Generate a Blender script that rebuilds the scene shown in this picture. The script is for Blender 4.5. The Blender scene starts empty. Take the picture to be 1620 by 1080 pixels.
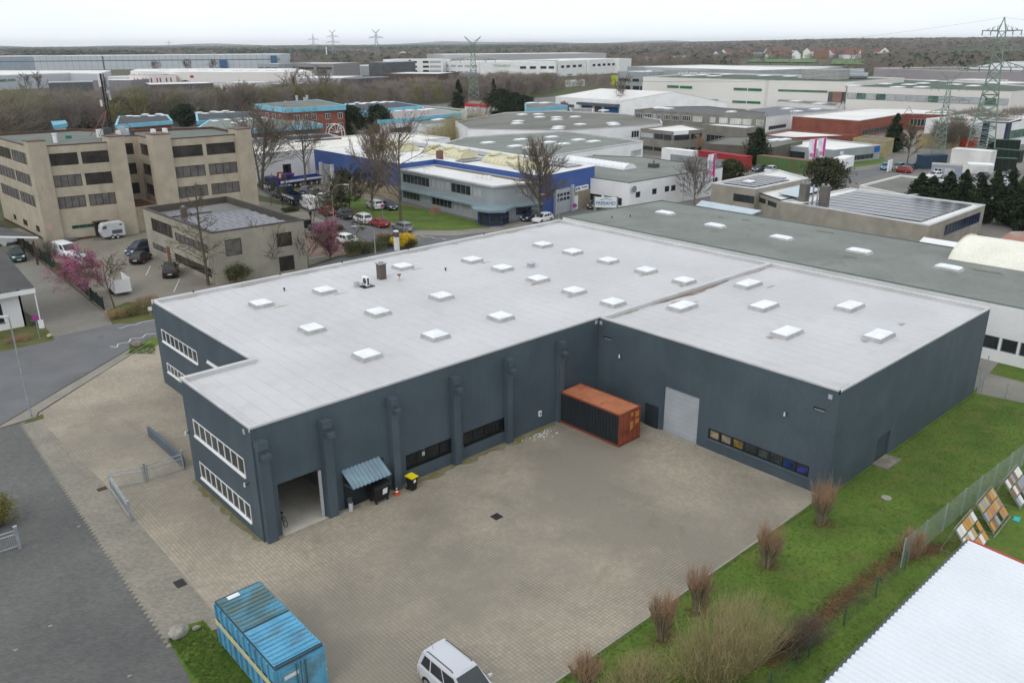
import bpy, bmesh, math, random
import numpy as np
from mathutils import Vector, Matrix
SC = bpy.context.scene; COL = SC.collection
R = math.radians
# ------------------------------------------------------------------ camera
F_PX, PITCH, ROLL, YAW = 1294.7, 0.34828, -0.00654, 0.83798
CAM = Vector((-16.979, -41.151, 27.922))
FW = Vector((math.cos(YAW)*math.cos(PITCH), math.sin(YAW)*math.cos(PITCH), -math.sin(PITCH)))
_r = Vector((math.sin(YAW), -math.cos(YAW), 0)); _u = _r.cross(FW)
RT = _r*math.cos(ROLL)+_u*math.sin(ROLL); UP = -_r*math.sin(ROLL)+_u*math.cos(ROLL)
cd = bpy.data.cameras.new('camera'); cam = bpy.data.objects.new('camera', cd); COL.objects.link(cam)
cd.sensor_width = 36; cd.lens = F_PX/1620*36; cd.clip_start = 0.5; cd.clip_end = 60000
m = Matrix((RT, UP, -FW)).transposed().to_4x4(); m.translation = CAM; cam.matrix_world = m
SC.camera = cam
def ray(x, y): return FW + RT*((x-810)/F_PX) - UP*((y-540)/F_PX)
def G(x, y, h=0.0):
    "world point at height h seen at photo pixel x, y"
    d = ray(x, y); t = (h-CAM.z)/d.z; return CAM + d*t
def D(x, dist, h=0.0):
    "world point at a horizontal distance in the direction of photo column x"
    d = ray(x, 70); a = Vector((d.x, d.y, 0)).normalized(); p = CAM + a*dist; return Vector((p.x, p.y, h))
# ------------------------------------------------------------------ world and sun (overcast)
SUN_EL, SUN_AZ = 42, 200
w = bpy.data.worlds.new('World'); SC.world = w; w.use_nodes = True
nt = w.node_tree; bg = nt.nodes['Background']
sky = nt.nodes.new('ShaderNodeTexSky'); sky.sky_type = 'NISHITA'; sky.sun_disc = False
sky.sun_elevation = R(SUN_EL); sky.sun_rotation = R(90-SUN_AZ); sky.dust_density = 2
tc = nt.nodes.new('ShaderNodeTexCoord'); nz = nt.nodes.new('ShaderNodeTexNoise')
mp = nt.nodes.new('ShaderNodeMapping'); mp.inputs['Scale'].default_value = (1, 1, 4)
nt.links.new(tc.outputs['Generated'], mp.inputs[0]); nt.links.new(mp.outputs[0], nz.inputs['Vector'])
nz.inputs['Scale'].default_value = 2.2; nz.inputs['Detail'].default_value = 5
rp = nt.nodes.new('ShaderNodeValToRGB'); rp.color_ramp.elements[0].position = .3; rp.color_ramp.elements[1].position = .75
rp.color_ramp.elements[0].color = (7.9, 8.5, 9.1, 1); rp.color_ramp.elements[1].color = (9.3, 9.6, 10.0, 1)
mx = nt.nodes.new('ShaderNodeMixRGB'); mx.inputs[0].default_value = .93
nt.links.new(nz.outputs[0], rp.inputs[0]); nt.links.new(sky.outputs[0], mx.inputs[1]); nt.links.new(rp.outputs[0], mx.inputs[2])
nt.links.new(mx.outputs[0], bg.inputs[0]); bg.inputs[1].default_value = 0.10
sl = bpy.data.lights.new('sun', 'SUN'); sun = bpy.data.objects.new('sun', sl); COL.objects.link(sun)
sl.energy = 0.6; sl.angle = R(25); sl.color = (1, .97, .93)
a = R(SUN_AZ); sd = Vector((math.cos(a)*math.cos(R(SUN_EL)), math.sin(a)*math.cos(R(SUN_EL)), math.sin(R(SUN_EL))))
sun.rotation_euler = (-sd).to_track_quat('-Z', 'Y').to_euler(); sun.location = (0, 0, 60)
SC.view_settings.view_transform = 'Standard'; SC.view_settings.look = 'None'
SC.view_settings.exposure = 0.35; SC.view_settings.gamma = 1
# ------------------------------------------------------------------ materials
MATS = {}
def mat(name, col, c2=None, rough=.85, scale=.6, fine=.12, metal=0., spec=.3, bump=0., bscale=30., contrast=(.35, .65), stretch=(1, 1, 1), trans=0):
    if name in MATS: return MATS[name]
    M = bpy.data.materials.new(name); M.use_nodes = True; n = M.node_tree.nodes; L = M.node_tree.links
    b = n['Principled BSDF']; b.inputs['Roughness'].default_value = rough; b.inputs['Metallic'].default_value = metal
    b.inputs['Specular IOR Level'].default_value = spec
    geo = n.new('ShaderNodeNewGeometry'); mpg = n.new('ShaderNodeMapping'); mpg.inputs['Scale'].default_value = stretch
    L.new(geo.outputs['Position'], mpg.inputs[0])
    c2 = c2 or tuple(c*.82 for c in col)
    t1 = n.new('ShaderNodeTexNoise'); t1.inputs['Scale'].default_value = scale; t1.inputs['Detail'].default_value = 5
    L.new(mpg.outputs[0], t1.inputs['Vector'])
    r1 = n.new('ShaderNodeValToRGB'); r1.color_ramp.elements[0].position, r1.color_ramp.elements[1].position = contrast
    r1.color_ramp.elements[0].color = (*c2, 1); r1.color_ramp.elements[1].color = (*col, 1)
    L.new(t1.outputs[0], r1.inputs[0]); out = r1.outputs[0]
    if fine:
        t2 = n.new('ShaderNodeTexNoise'); t2.inputs['Scale'].default_value = scale*14; t2.inputs['Detail'].default_value = 3
        L.new(mpg.outputs[0], t2.inputs['Vector'])
        r2 = n.new('ShaderNodeMapRange'); r2.inputs[3].default_value = 1-fine*1.6; r2.inputs[4].default_value = 1+fine*1.6
        L.new(t2.outputs[0], r2.inputs[0]); v = n.new('ShaderNodeVectorMath'); v.operation = 'SCALE'
        L.new(out, v.inputs[0]); L.new(r2.outputs[0], v.inputs[3]); out = v.outputs[0]
    L.new(out, b.inputs['Base Color'])
    if bump:
        t3 = n.new('ShaderNodeTexNoise'); t3.inputs['Scale'].default_value = bscale; L.new(geo.outputs['Position'], t3.inputs['Vector'])
        bp = n.new('ShaderNodeBump'); bp.inputs['Strength'].default_value = bump; bp.inputs['Distance'].default_value = .03
        L.new(t3.outputs[0], bp.inputs['Height']); L.new(bp.outputs[0], b.inputs['Normal'])
    MATS[name] = M
    return M
def _math(n, L, op, a, b=None):
    k = n.new('ShaderNodeMath'); k.operation = op
    for i, s in enumerate((a, b)):
        if s is None: continue
        if isinstance(s, (int, float)): k.inputs[i].default_value = s
        else: L.new(s, k.inputs[i])
    return k.outputs[0]
def add_lines(M, specs, dark=.6, rot=0., offs=(0, 0, 0), fade=None, linecol=None):
    "darken joints: specs = [(axis, cell, width)] in world metres"
    n = M.node_tree.nodes; L = M.node_tree.links; b = n['Principled BSDF']
    src = b.inputs['Base Color'].links[0].from_socket
    geo = n.new('ShaderNodeNewGeometry'); mp = n.new('ShaderNodeMapping'); mp.inputs['Rotation'].default_value = (0, 0, rot)
    mp.inputs['Location'].default_value = offs
    L.new(geo.outputs['Position'], mp.inputs[0]); sp = n.new('ShaderNodeSeparateXYZ'); L.new(mp.outputs[0], sp.inputs[0])
    tot = None
    for ax, cell, wd in specs:
        fr = _math(n, L, 'FRACT', _math(n, L, 'MULTIPLY', sp.outputs['XYZ'.index(ax)], 1/cell))
        lt = _math(n, L, 'LESS_THAN', fr, wd/cell)
        tot = lt if tot is None else _math(n, L, 'MAXIMUM', tot, lt)
    if fade:
        t = n.new('ShaderNodeTexNoise'); t.inputs['Scale'].default_value = fade; t.inputs['Detail'].default_value = 3
        L.new(geo.outputs['Position'], t.inputs['Vector']); mr = n.new('ShaderNodeMapRange')
        mr.inputs[1].default_value = .3; mr.inputs[2].default_value = .65; mr.inputs[3].default_value = .1; L.new(t.outputs[0], mr.inputs[0])
        tot = _math(n, L, 'MULTIPLY', tot, mr.outputs[0])
    mix = n.new('ShaderNodeMixRGB'); L.new(tot, mix.inputs[0]); L.new(src, mix.inputs[1])
    if linecol: mix.inputs[2].default_value = (*linecol, 1)
    else:
        s = n.new('ShaderNodeVectorMath'); s.operation = 'SCALE'; s.inputs[3].default_value = dark; L.new(src, s.inputs[0]); L.new(s.outputs[0], mix.inputs[2])
    L.new(mix.outputs[0], b.inputs['Base Color']); return M
def add_cells(M, cx, cy, amt=.25, rot=0.):
    "each paving stone its own tone"
    n = M.node_tree.nodes; L = M.node_tree.links; b = n['Principled BSDF']
    src = b.inputs['Base Color'].links[0].from_socket
    geo = n.new('ShaderNodeNewGeometry'); mp = n.new('ShaderNodeMapping'); mp.inputs['Rotation'].default_value = (0, 0, rot)
    L.new(geo.outputs['Position'], mp.inputs[0])
    sn = n.new('ShaderNodeVectorMath'); sn.operation = 'SNAP'; sn.inputs[1].default_value = (cx, cy, 100); L.new(mp.outputs[0], sn.inputs[0])
    wn = n.new('ShaderNodeTexWhiteNoise'); L.new(sn.outputs[0], wn.inputs[0])
    mr = n.new('ShaderNodeMapRange'); mr.inputs[3].default_value = 1-amt; mr.inputs[4].default_value = 1+amt; L.new(wn.outputs[0], mr.inputs[0])
    s = n.new('ShaderNodeVectorMath'); s.operation = 'SCALE'; L.new(src, s.inputs[0]); L.new(mr.outputs[0], s.inputs[3])
    L.new(s.outputs[0], b.inputs['Base Color']); return M
def add_stain(M, col, scale=.15, lo=.55, hi=.7, amt=.8, stretch=(1, 1, 1)):
    n = M.node_tree.nodes; L = M.node_tree.links; b = n['Principled BSDF']
    src = b.inputs['Base Color'].links[0].from_socket
    geo = n.new('ShaderNodeNewGeometry'); mp = n.new('ShaderNodeMapping'); mp.inputs['Scale'].default_value = stretch; mp.inputs['Location'].default_value = (7.3*scale*10, 3.1, 1.7)
    L.new(geo.outputs['Position'], mp.inputs[0]); t = n.new('ShaderNodeTexNoise'); t.inputs['Scale'].default_value = scale; t.inputs['Detail'].default_value = 7; t.inputs['Roughness'].default_value = .65
    L.new(mp.outputs[0], t.inputs['Vector']); mr = n.new('ShaderNodeMapRange'); mr.inputs[1].default_value = lo; mr.inputs[2].default_value = hi; mr.inputs[4].default_value = amt
    L.new(t.outputs[0], mr.inputs[0]); mix = n.new('ShaderNodeMixRGB'); L.new(mr.outputs[0], mix.inputs[0]); L.new(src, mix.inputs[1]); mix.inputs[2].default_value = (*col, 1)
    L.new(mix.outputs[0], b.inputs['Base Color']); return M
# ------------------------------------------------------------------ mesh helpers
class MB:
    def __init__(s): s.v = []; s.f = []; s.m = []
    def poly(s, pts, mi=0):
        k = len(s.v); s.v += [tuple(p) for p in pts]; s.f.append(tuple(range(k, k+len(pts)))); s.m.append(mi); return s
    def obox(s, o, U, V, W, mi=0):
        o, U, V, W = Vector(o), Vector(U), Vector(V), Vector(W)
        c = [o, o+U, o+U+V, o+V]; c += [p+W for p in c]; k = len(s.v); s.v += [tuple(p) for p in c]
        for q in ((3, 2, 1, 0), (4, 5, 6, 7), (0, 1, 5, 4), (1, 2, 6, 5), (2, 3, 7, 6), (3, 0, 4, 7)): s.f.append(tuple(k+i for i in q)); s.m.append(mi)
        return s
    def box(s, x0, y0, z0, x1, y1, z1, mi=0): return s.obox((x0, y0, z0), (x1-x0, 0, 0), (0, y1-y0, 0), (0, 0, z1-z0), mi)
    def prism(s, P, z0, z1, mi=0, top=True, bot=False, sides=True, ti=None):
        k = len(s.v); n = len(P); s.v += [(p[0], p[1], z0) for p in P]+[(p[0], p[1], z1) for p in P]
        if sides:
            for i in range(n): s.f.append((k+i, k+(i+1) % n, k+n+(i+1) % n, k+n+i)); s.m.append(mi)
        if top: s.f.append(tuple(range(k+n, k+2*n))); s.m.append(mi if ti is None else ti)
        if bot: s.f.append(tuple(range(k+n-1, k-1, -1))); s.m.append(mi)
        return s
    def tube(s, p0, p1, r0, r1=None, n=6, mi=0, cap=True):
        p0, p1 = Vector(p0), Vector(p1); r1 = r0 if r1 is None else r1
        d = (p1-p0); d = d.normalized() if d.length > 1e-9 else Vector((0, 0, 1))
        a = d.orthogonal().normalized(); b = d.cross(a); k = len(s.v)
        for p, r in ((p0, r0), (p1, r1)):
            for i in range(n): t = 2*math.pi*i/n; s.v.append(tuple(p+(a*math.cos(t)+b*math.sin(t))*r))
        for i in range(n): s.f.append((k+i, k+(i+1) % n, k+n+(i+1) % n, k+n+i)); s.m.append(mi)
        if cap: s.f.append(tuple(range(k+n, k+2*n))); s.m.append(mi); s.f.append(tuple(range(k+n-1, k-1, -1))); s.m.append(mi)
        return s
    def path(s, pts, r, n=6, mi=0):
        for i in range(len(pts)-1):
            r0 = r[i] if isinstance(r, (list, tuple)) else r; r1 = r[i+1] if isinstance(r, (list, tuple)) else r
            s.tube(pts[i], pts[i+1], r0, r1, n, mi)
        return s
    def build(s, name, mats, parent=None, smooth=False, world=True, loc=None):
        me = bpy.data.meshes.new(name); v = s.v
        if parent is not None and world and not parent.get('_rot'):
            o = parent.get('_base', (0, 0, 0)); v = [(p[0]-o[0], p[1]-o[1], p[2]-o[2]) for p in v]
        me.from_pydata(v, [], s.f)
        for q in (mats if isinstance(mats, (list, tuple)) else [mats]): me.materials.append(q)
        if any(s.m): me.polygons.foreach_set('material_index', s.m)
        if smooth: me.polygons.foreach_set('use_smooth', [True]*len(s.f))
        ob = bpy.data.objects.new(name, me); COL.objects.link(ob)
        if parent is not None: ob.parent = parent
        if loc: ob.location = loc
        return ob
def tag(o, label=None, cat=None, group=None, kind=None):
    if label: o['label'] = label
    if cat: o['category'] = cat
    if group: o['group'] = group
    if kind: o['kind'] = kind
    return o
def thing(name, label, cat, loc=(0, 0, 0), rz=0., group=None, rot=False):
    o = bpy.data.objects.new(name, None); COL.objects.link(o); o.location = loc; o.rotation_euler = (0, 0, rz); o.empty_display_size = .3
    if rot or rz: o['_rot'] = 1
    else: o['_base'] = tuple(loc)
    return tag(o, label, cat, group)
def struct(name, mb, m): return tag(mb.build(name, m), kind='structure')
def copy_tree(o, loc, rz=0., label=None, scale=None, group=None):
    c = o.copy(); COL.objects.link(c); c.location = loc; c.rotation_euler = (0, 0, rz)
    if scale is not None: c.scale = scale if hasattr(scale, '__len__') else (scale,)*3
    if label: c['label'] = label
    if group: c['group'] = group
    for ch in list(o.children):
        d = ch.copy(); COL.objects.link(d); d.parent = c
        for g in list(ch.children):
            e = g.copy(); COL.objects.link(e); e.parent = d
    return c
def sheet(name, pts, z, m, kind='structure'):
    b = MB(); b.poly([(p[0], p[1], z) for p in pts]); return tag(b.build(name, m), kind=kind)
def area2(P): return sum(P[i][0]*P[(i+1) % len(P)][1]-P[(i+1) % len(P)][0]*P[i][1] for i in range(len(P)))
def inset(P, w):
    n = len(P); s = 1 if area2(P) > 0 else -1; out = []
    for i in range(n):
        a, b, c = Vector(P[i-1][:2]), Vector(P[i][:2]), Vector(P[(i+1) % n][:2])
        d1 = (b-a).normalized(); d2 = (c-b).normalized(); n1 = Vector((-d1.y, d1.x))*s; n2 = Vector((-d2.y, d2.x))*s
        k = 1+n1.dot(n2); q = b+(n1+n2)*(w/max(k, .2)); out.append((q.x, q.y))
    return out
class Face:
    "one facade: P0 -> P1 along the ground, outward normal n"
    def __init__(s, P0, P1, sgn): 
        s.p = Vector((P0[0], P0[1], 0)); q = Vector((P1[0], P1[1], 0)); s.L = (q-s.p).length; s.d = (q-s.p).normalized(); s.n = Vector((s.d.y, -s.d.x, 0))*sgn
    def at(s, u, z, out=0.): v = s.p+s.d*u+s.n*out; return Vector((v.x, v.y, z))
    def px(s, x, y, out=0.):
        d = ray(x, y); t = (s.p+s.n*out-CAM).dot(s.n)/d.dot(s.n); q = CAM+d*t; return (q-s.p).dot(s.d), q.z
def wall_face(mb, F, z0, z1, holes, dep=.18, mi=0):
    us = sorted({0., F.L, *[h[0] for h in holes], *[h[1] for h in holes]}); zs = sorted({z0, z1, *[h[2] for h in holes], *[h[3] for h in holes]})
    for i in range(len(us)-1):
        for j in range(len(zs)-1):
            uc, zc = (us[i]+us[i+1])/2, (zs[j]+zs[j+1])/2
            if any(h[0] < uc < h[1] and h[2] < zc < h[3] for h in holes): continue
            mb.poly([F.at(us[i], zs[j]), F.at(us[i+1], zs[j]), F.at(us[i+1], zs[j+1]), F.at(us[i], zs[j+1])], mi)
    for u0, u1, a, b in [h[:4] for h in holes]:
        for (ua, za), (ub, zb) in (((u0, a), (u1, a)), ((u1, a), (u1, b)), ((u1, b), (u0, b)), ((u0, b), (u0, a))):
            mb.poly([F.at(ua, za), F.at(ub, zb), F.at(ub, zb, -dep), F.at(ua, za, -dep)], mi)
# ------------------------------------------------------------------ shared materials
GLASS = mat('window_glass', (.035, .045, .05), (.012, .016, .018), rough=.12, spec=.6, scale=.35, fine=0)
GLASS2 = mat('dark_tinted_glass', (.05, .045, .04), (.02, .018, .016), rough=.25, spec=.5, scale=.5, fine=0)
BLIND = mat('grey_blind', (.15, .14, .13), (.09, .085, .08), rough=.6, scale=.9)
PALEBLIND = mat('pale_blind', (.5, .5, .48), (.35, .35, .34), rough=.6)
WHITE = mat('white_paint', (.80, .80, .80), (.72, .72, .71), rough=.6, scale=.3, fine=.04)
WHITEDIRTY = mat('weathered_white', (.74, .735, .71), (.58, .57, .54), rough=.8, scale=.25, fine=.06)
BLACK = mat('black_plastic', (.018, .018, .02), (.012, .012, .013), rough=.5)
DGREY = mat('dark_grey_metal', (.07, .075, .08), rough=.5)
MGREY = mat('mid_grey_metal', (.25, .27, .29), rough=.5)
LGREY = mat('light_grey_metal', (.45, .47, .49), rough=.45)
GALV = mat('galvanised_steel', (.38, .41, .43), (.28, .30, .32), rough=.5, metal=.3, scale=2)
RUBBER = mat('tyre_rubber', (.02, .02, .02), rough=.9)
RIM = mat('alloy_rim', (.4, .41, .42), rough=.35, metal=.6)
LAMPGL = mat('headlamp_glass', (.7, .72, .74), rough=.15, spec=.6)
REDGL = mat('tail_lamp_red', (.35, .02, .02), rough=.2, spec=.6)
BRICKBLUE = mat("painted_brick_blue_grey", (.070, .096, .117), (.055, .077, .095), rough=.62, scale=.35, fine=.10, spec=.4)
add_lines(BRICKBLUE, [('Z', .0833, .014)], dark=.78)
add_stain(BRICKBLUE, (.085, .118, .135), .4, .5, .75, .5, (1, 1, .35)); add_stain(BRICKBLUE, (.045, .066, .078), 1.6, .55, .70, .55, (1, 1, .05))
BLUETRIM = mat('blue_grey_trim', (.10, .135, .155), (.07, .10, .115), rough=.5, scale=1.5)
MEMBRANE = mat('pale_roof_membrane', (.56, .55, .548), (.49, .48, .478), rough=.7, scale=.12, fine=.04, contrast=(.3, .7))
add_lines(MEMBRANE, [('X', 1.08, .07)], dark=.80, offs=(.35, 0, 0), fade=.5)
add_lines(MEMBRANE, [('Y', 9.7, .05)], dark=.90, offs=(.35, 1.2, 0), fade=.3)
add_stain(MEMBRANE, (.43, .42, .415), .35, .54, .75, .6); add_stain(MEMBRANE, (.40, .38, .36), 1.4, .66, .74, .5)
COPING = mat('light_grey_coping', (.56, .56, .56), (.46, .46, .45), rough=.5, scale=.4, fine=.05)
FELT = mat('grey_green_roof_felt', (.215, .232, .208), (.17, .182, .162), rough=.95, scale=.18, fine=.1)
add_lines(FELT, [('Y', 1.05, .04)], dark=.93, fade=.4)
add_stain(FELT, (.115, .105, .08), .22, .60, .74, .6)
FELT2 = mat('brown_grey_roof_felt', (.19, .185, .165), (.13, .13, .115), rough=.95, scale=.1, fine=.08)
PALEROOF = mat('white_roof_sheet', (.74, .73, .70), (.62, .61, .58), rough=.7, scale=.08, fine=.05)
CONCRETE = mat('washed_concrete', (.45, .395, .305), (.37, .325, .25), rough=.9, scale=.5, fine=.14)
add_stain(CONCRETE, (.17, .15, .12), .5, .58, .80, .6, (1, 1, .25))
CONCRETE2 = mat('beige_concrete_panels', (.36, .33, .27), (.28, .26, .21), rough=.9, scale=.4, fine=.10)
add_stain(CONCRETE2, (.22, .13, .08), .35, .62, .78, .5, (1, 1, .4))
GREYCONC = mat('grey_brick_wall', (.23, .215, .185), (.18, .17, .145), rough=.9, scale=.4, fine=.08)
TRIMBROWN = mat('brown_metal_coping', (.10, .055, .04), rough=.6)
BRICKRED = mat('red_brick', (.27, .09, .06), (.20, .068, .048), rough=.9, scale=.4, fine=.15)
TURQ = mat('turquoise_fascia', (.20, .50, .62), (.15, .41, .53), rough=.45, scale=.3, fine=.05)
COBALT = mat('cobalt_cladding', (.05, .11, .34), (.042, .092, .29), rough=.45, scale=.2, fine=.05)
GREYCLAD = mat('grey_panel_cladding', (.33, .36, .37), (.28, .305, .315), rough=.5, scale=.2, fine=.05)
DARKCLAD = mat('dark_grey_cladding', (.10, .11, .12), (.08, .085, .09), rough=.6, scale=.2)
SOLAR = mat('solar_cell', (.085, .082, .10), (.07, .068, .085), rough=.22, spec=.5, fine=0)
YELLOWPLAST = mat('yellow_skylight_plastic', (.66, .62, .42), (.56, .52, .36), rough=.5, scale=.5)
DOME = mat('skylight_acrylic', (.80, .81, .82), (.70, .71, .72), rough=.3, scale=1.5, fine=.02, spec=.5)
GRASS = mat('lawn_grass', (.108, .172, .026), (.060, .108, .016), rough=.95, scale=.28, fine=.22, contrast=(.3, .7), bump=.6, bscale=9)
add_stain(GRASS, (.145, .14, .036), .5, .5, .72, .8)
add_stain(GRASS, (.11, .095, .05), 1.3, .62, .74, .6)
add_stain(GRASS, (.035, .075, .012), .9, .58, .7, .6)
DRYGRASS = mat('patchy_verge_grass', (.11, .115, .035), (.07, .085, .02), rough=.95, scale=.6, fine=.22, bump=.6, bscale=9)
add_stain(DRYGRASS, (.13, .09, .05), .8, .5, .7, .7)
SOIL = mat('brown_leaf_litter', (.10, .062, .04), (.06, .04, .028), rough=1, scale=1.5, fine=.2)
YARD = mat('yard_paving', (.40, .345, .265), (.315, .277, .215), rough=.85, scale=.16, fine=.07, contrast=(.3, .7))
add_cells(YARD, .21, .21, .10)
add_stain(YARD, (.225, .20, .16), .06, .44, .62, .85); add_stain(YARD, (.20, .178, .145), .45, .60, .72, .5, (1, .22, 1))
add_stain(YARD, (.165, .15, .075), .33, .60, .74, .55)
add_lines(YARD, [('X', .21, .030), ('Y', .21, .022)], dark=.52, fade=.14)
STRIP = mat('herringbone_paving', (.275, .248, .20), (.22, .20, .165), rough=.85, scale=.3, fine=.08)
add_cells(STRIP, .21, .105, .14, R(45)); add_lines(STRIP, [('X', .21, .012), ('Y', .105, .012)], dark=.7, rot=R(45))
DARKPAVE = mat('dark_worn_paving', (.132, .130, .122), (.095, .094, .09), rough=.8, scale=.14, fine=.1)
add_cells(DARKPAVE, .2, .1, .12, R(45)); add_stain(DARKPAVE, (.19, .185, .17), .35, .63, .72, .6)
ASPHALT = mat('asphalt', (.155, .155, .158), (.125, .125, .128), rough=.9, scale=.25, fine=.08)
add_stain(ASPHALT, (.10, .10, .10), .2, .6, .64, .45)
PATHPAVE = mat('pavement_slabs', (.275, .25, .21), (.22, .20, .17), rough=.9, scale=.4, fine=.1)
LOTPAVE = mat('parking_paving', (.24, .215, .175), (.185, .168, .138), rough=.9, scale=.15, fine=.1)
add_stain(LOTPAVE, (.15, .15, .10), .25, .56, .7, .6)
KERB = mat('concrete_kerb', (.33, .31, .27), rough=.9)
MARK = mat('road_marking', (.62, .62, .60), (.48, .48, .46), rough=.7, scale=3)
# ------------------------------------------------------------------ ground, roads, lawns
def graded():
    xs = [-12000, -6000, -3000, -1500, -700, -300, -120, -60, 0, 60, 120, 180, 240, 300, 400, 520, 700, 1000, 1500, 2200, 3200, 4600, 6500, 9000, 14000]
    return xs
TERR = mat('open_ground', (.075, .095, .035), (.085, .07, .045), rough=1, scale=.01, fine=.2)
add_stain(TERR, (.10, .085, .06), .004, .5, .6, .9)
b = MB(); xs = graded(); n = len(xs)
b.v = [(x, y, 0) for x in xs for y in xs]
b.f = [(i*n+j, (i+1)*n+j, (i+1)*n+j+1, i*n+j+1) for i in range(n-1) for j in range(n-1)]; b.m = [0]*len(b.f)
struct('ground', b, TERR)
# yards of the estate behind (paved), under everything of the middle distance
LOT2 = mat('estate_paving', (.215, .20, .175), (.15, .145, .135), rough=.9, scale=.06, fine=.1)
def tiled(name, x0, y0, x1, y1, z, m, st=40):
    b = MB(); nx = max(1, int((x1-x0)/st)); ny = max(1, int((y1-y0)/st))
    for i in range(nx):
        for j in range(ny):
            X0, X1 = x0+(x1-x0)*i/nx, x0+(x1-x0)*(i+1)/nx; Y0, Y1 = y0+(y1-y0)*j/ny, y0+(y1-y0)*(j+1)/ny
            b.poly([(X0, Y0, z), (X1, Y0, z), (X1, Y1, z), (X0, Y1, z)])
    return struct(name, b, m)
tiled('estate_paving', 55, -70, 330, 300, .02, LOT2)
sheet('yard', [(-5.2, -45), (32, -45), (32, 31), (12, 33), (12, 43.4), (9.5, 42.2), (7.9, 40.6), (1.7, 35.4), (-5, 29.6), (-5.4, 28.6), (-4.75, 13)], .024, YARD)
# herringbone strip with its toothed edge against the dark paving
P = [(-4.9, -5.6), (-4.75, 13), (-5.4, 28.6)]
y = 28.4; x = -6.7; k = 0
while y > -5.6:
    xl = -6.7 + (28.4-y)*(-1.0/34) 
    P += [(xl-.10, y), (xl+.16, y-.12)]; y -= .42
sheet('paved_strip', P, .028, STRIP)
sheet('side_drive', [(-70, -60), (-7.9, -60), (-7.7, -8.2), (-7.4, -4.9), (-5.9, -5.2), (-5.1, -5), (-5.2, 28.6), (-8.2, 28.5), (-70, 5)], .020, DARKPAVE)
sheet('island_lawn', [(-7.45, -4.75), (-6.6, -4.2), (-5.55, -4.4), (-5.45, -60), (-12, -60), (-8.5, -14), (-7.75, -8.1)], .036, GRASS)
sheet('lawn', [(2.0, -19.85), (27.6, -19.8), (29.0, -20.0), (63.4, -17.0), (63.4, -75), (-14, -75), (-14, -30), (2.0, -21.5)], .040, GRASS)
b = MB(); b.box(2, -19.9, 0, 27.7, -19.78, .07); struct('lawn_kerb', b, KERB)
# the road in front and left of the hall
def px(pts, h=0): return [tuple(G(*p, h)[:2]) for p in pts]
near = [(-60, -4), (-20, 19.2), (-8.0, 29.1), (1.9, 37.2), (7.0, 41.3), (13, 44.6), (30, 49.5), (46, 53.2), (53, 53.5), (57, 53), (64, 50.5), (75, 46), (110, 37)]
far = [(120, 46), (79.4, 54.2), (66.5, 54.6), (62.4, 60), (58.2, 65), (56.9, 72), (56.0, 85), (56.8, 97.4), (61, 113), (66, 130), (70, 148), (63, 150), (57.2, 123), (54.0, 95), (50.2, 75), (48.8, 66), (47, 61), (41, 58.2), (30, 54.8), (20, 51), (10.8, 48), (7, 49.2), (-3.9, 48.8), (-15, 48), (-60, 40)]
sheet('road', near+far, .026, ASPHALT)
sheet('pavement', [(-8.3, 28.6), (-5.4, 28.9), (-5.0, 30.0), (1.75, 35.7), (7.9, 40.9), (13, 43.2), (31, 47.8), (47, 51.4), (46, 52.9), (30, 49.3), (13, 44.5), (7.0, 41.15), (1.9, 37.0), (-8.0, 28.95), (-8.6, 28.5)], .030, PATHPAVE)
b = MB()
for A, B in (((-5.0, 29.8), (1.75, 35.5)), ((1.75, 35.5), (7.9, 40.7))):
    A, B = Vector((*A, 0)), Vector((*B, 0)); d = (B-A); nn = Vector((-d.y, d.x, 0)).normalized()
    b.obox(A, d, nn*.1, (0, 0, .08))
struct('pavement_kerb', b, KERB)
sheet('verge', px([(205, 556), (197, 562), (215, 556), (243, 549), (262, 540), (262, 528), (235, 536)]), .034, GRASS)
sheet('verge_by_lamp', px([(33, 672), (50, 663), (68, 655), (70, 662), (50, 668)]), .034, DRYGRASS)
sheet('driveway', px([(88, 545), (130, 531), (178, 513), (172, 500), (60, 412), (12, 376), (-60, 345), (-60, 420), (0, 470), (50, 500), (80, 530)]), .024, mat('driveway_paving', (.215, .20, .17), (.165, .155, .135), rough=.9, scale=.12, fine=.1))
sheet('front_garden', px([(-60, 575), (0, 557), (88, 538), (70, 515), (30, 508), (-60, 520)]), .028, DRYGRASS)
sheet('corner_bed', px([(178, 511), (205, 512), (255, 503), (262, 488), (240, 478), (200, 478), (168, 492)]), .032, DRYGRASS)
sheet('car_park', [(7.3, 49.4), (11, 48.3), (20, 51.4), (30, 55.2), (47, 61.5), (48.6, 66), (50, 75), (53.8, 95), (51, 112), (8, 112), (9.6, 91), (8.6, 75)], .030, LOTPAVE)
sheet('red_paving', px([(452, 403), (545, 405), (560, 392), (548, 372), (520, 366), (490, 372), (452, 385)]), .034, mat('red_block_paving', (.25, .165, .13), (.2, .14, .115), scale=.3, fine=.1))
sheet('office_lawn', px([(655, 364), (720, 365), (775, 360), (790, 352), (745, 349), (715, 340), (640, 325), (600, 322), (540, 305), (530, 318), (600, 345)]), .034, GRASS)
sheet('office_path', px([(655, 372), (720, 373), (790, 365), (880, 352), (885, 345), (790, 352), (775, 360), (720, 365), (655, 365)]), .030, PATHPAVE)
sheet('office_yard', px([(520, 300), (600, 322), (640, 325), (700, 332), (690, 318), (560, 285), (500, 278), (385, 292), (380, 300), (450, 300)]), .032, mat('office_yard_paving', (.26, .215, .165), (.2, .17, .13), scale=.3))
sheet('verge_by_block', px([(385, 290), (430, 287), (480, 296), (530, 318), (600, 345), (590, 352), (500, 318), (430, 297), (388, 297)]), .036, DRYGRASS)
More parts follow.
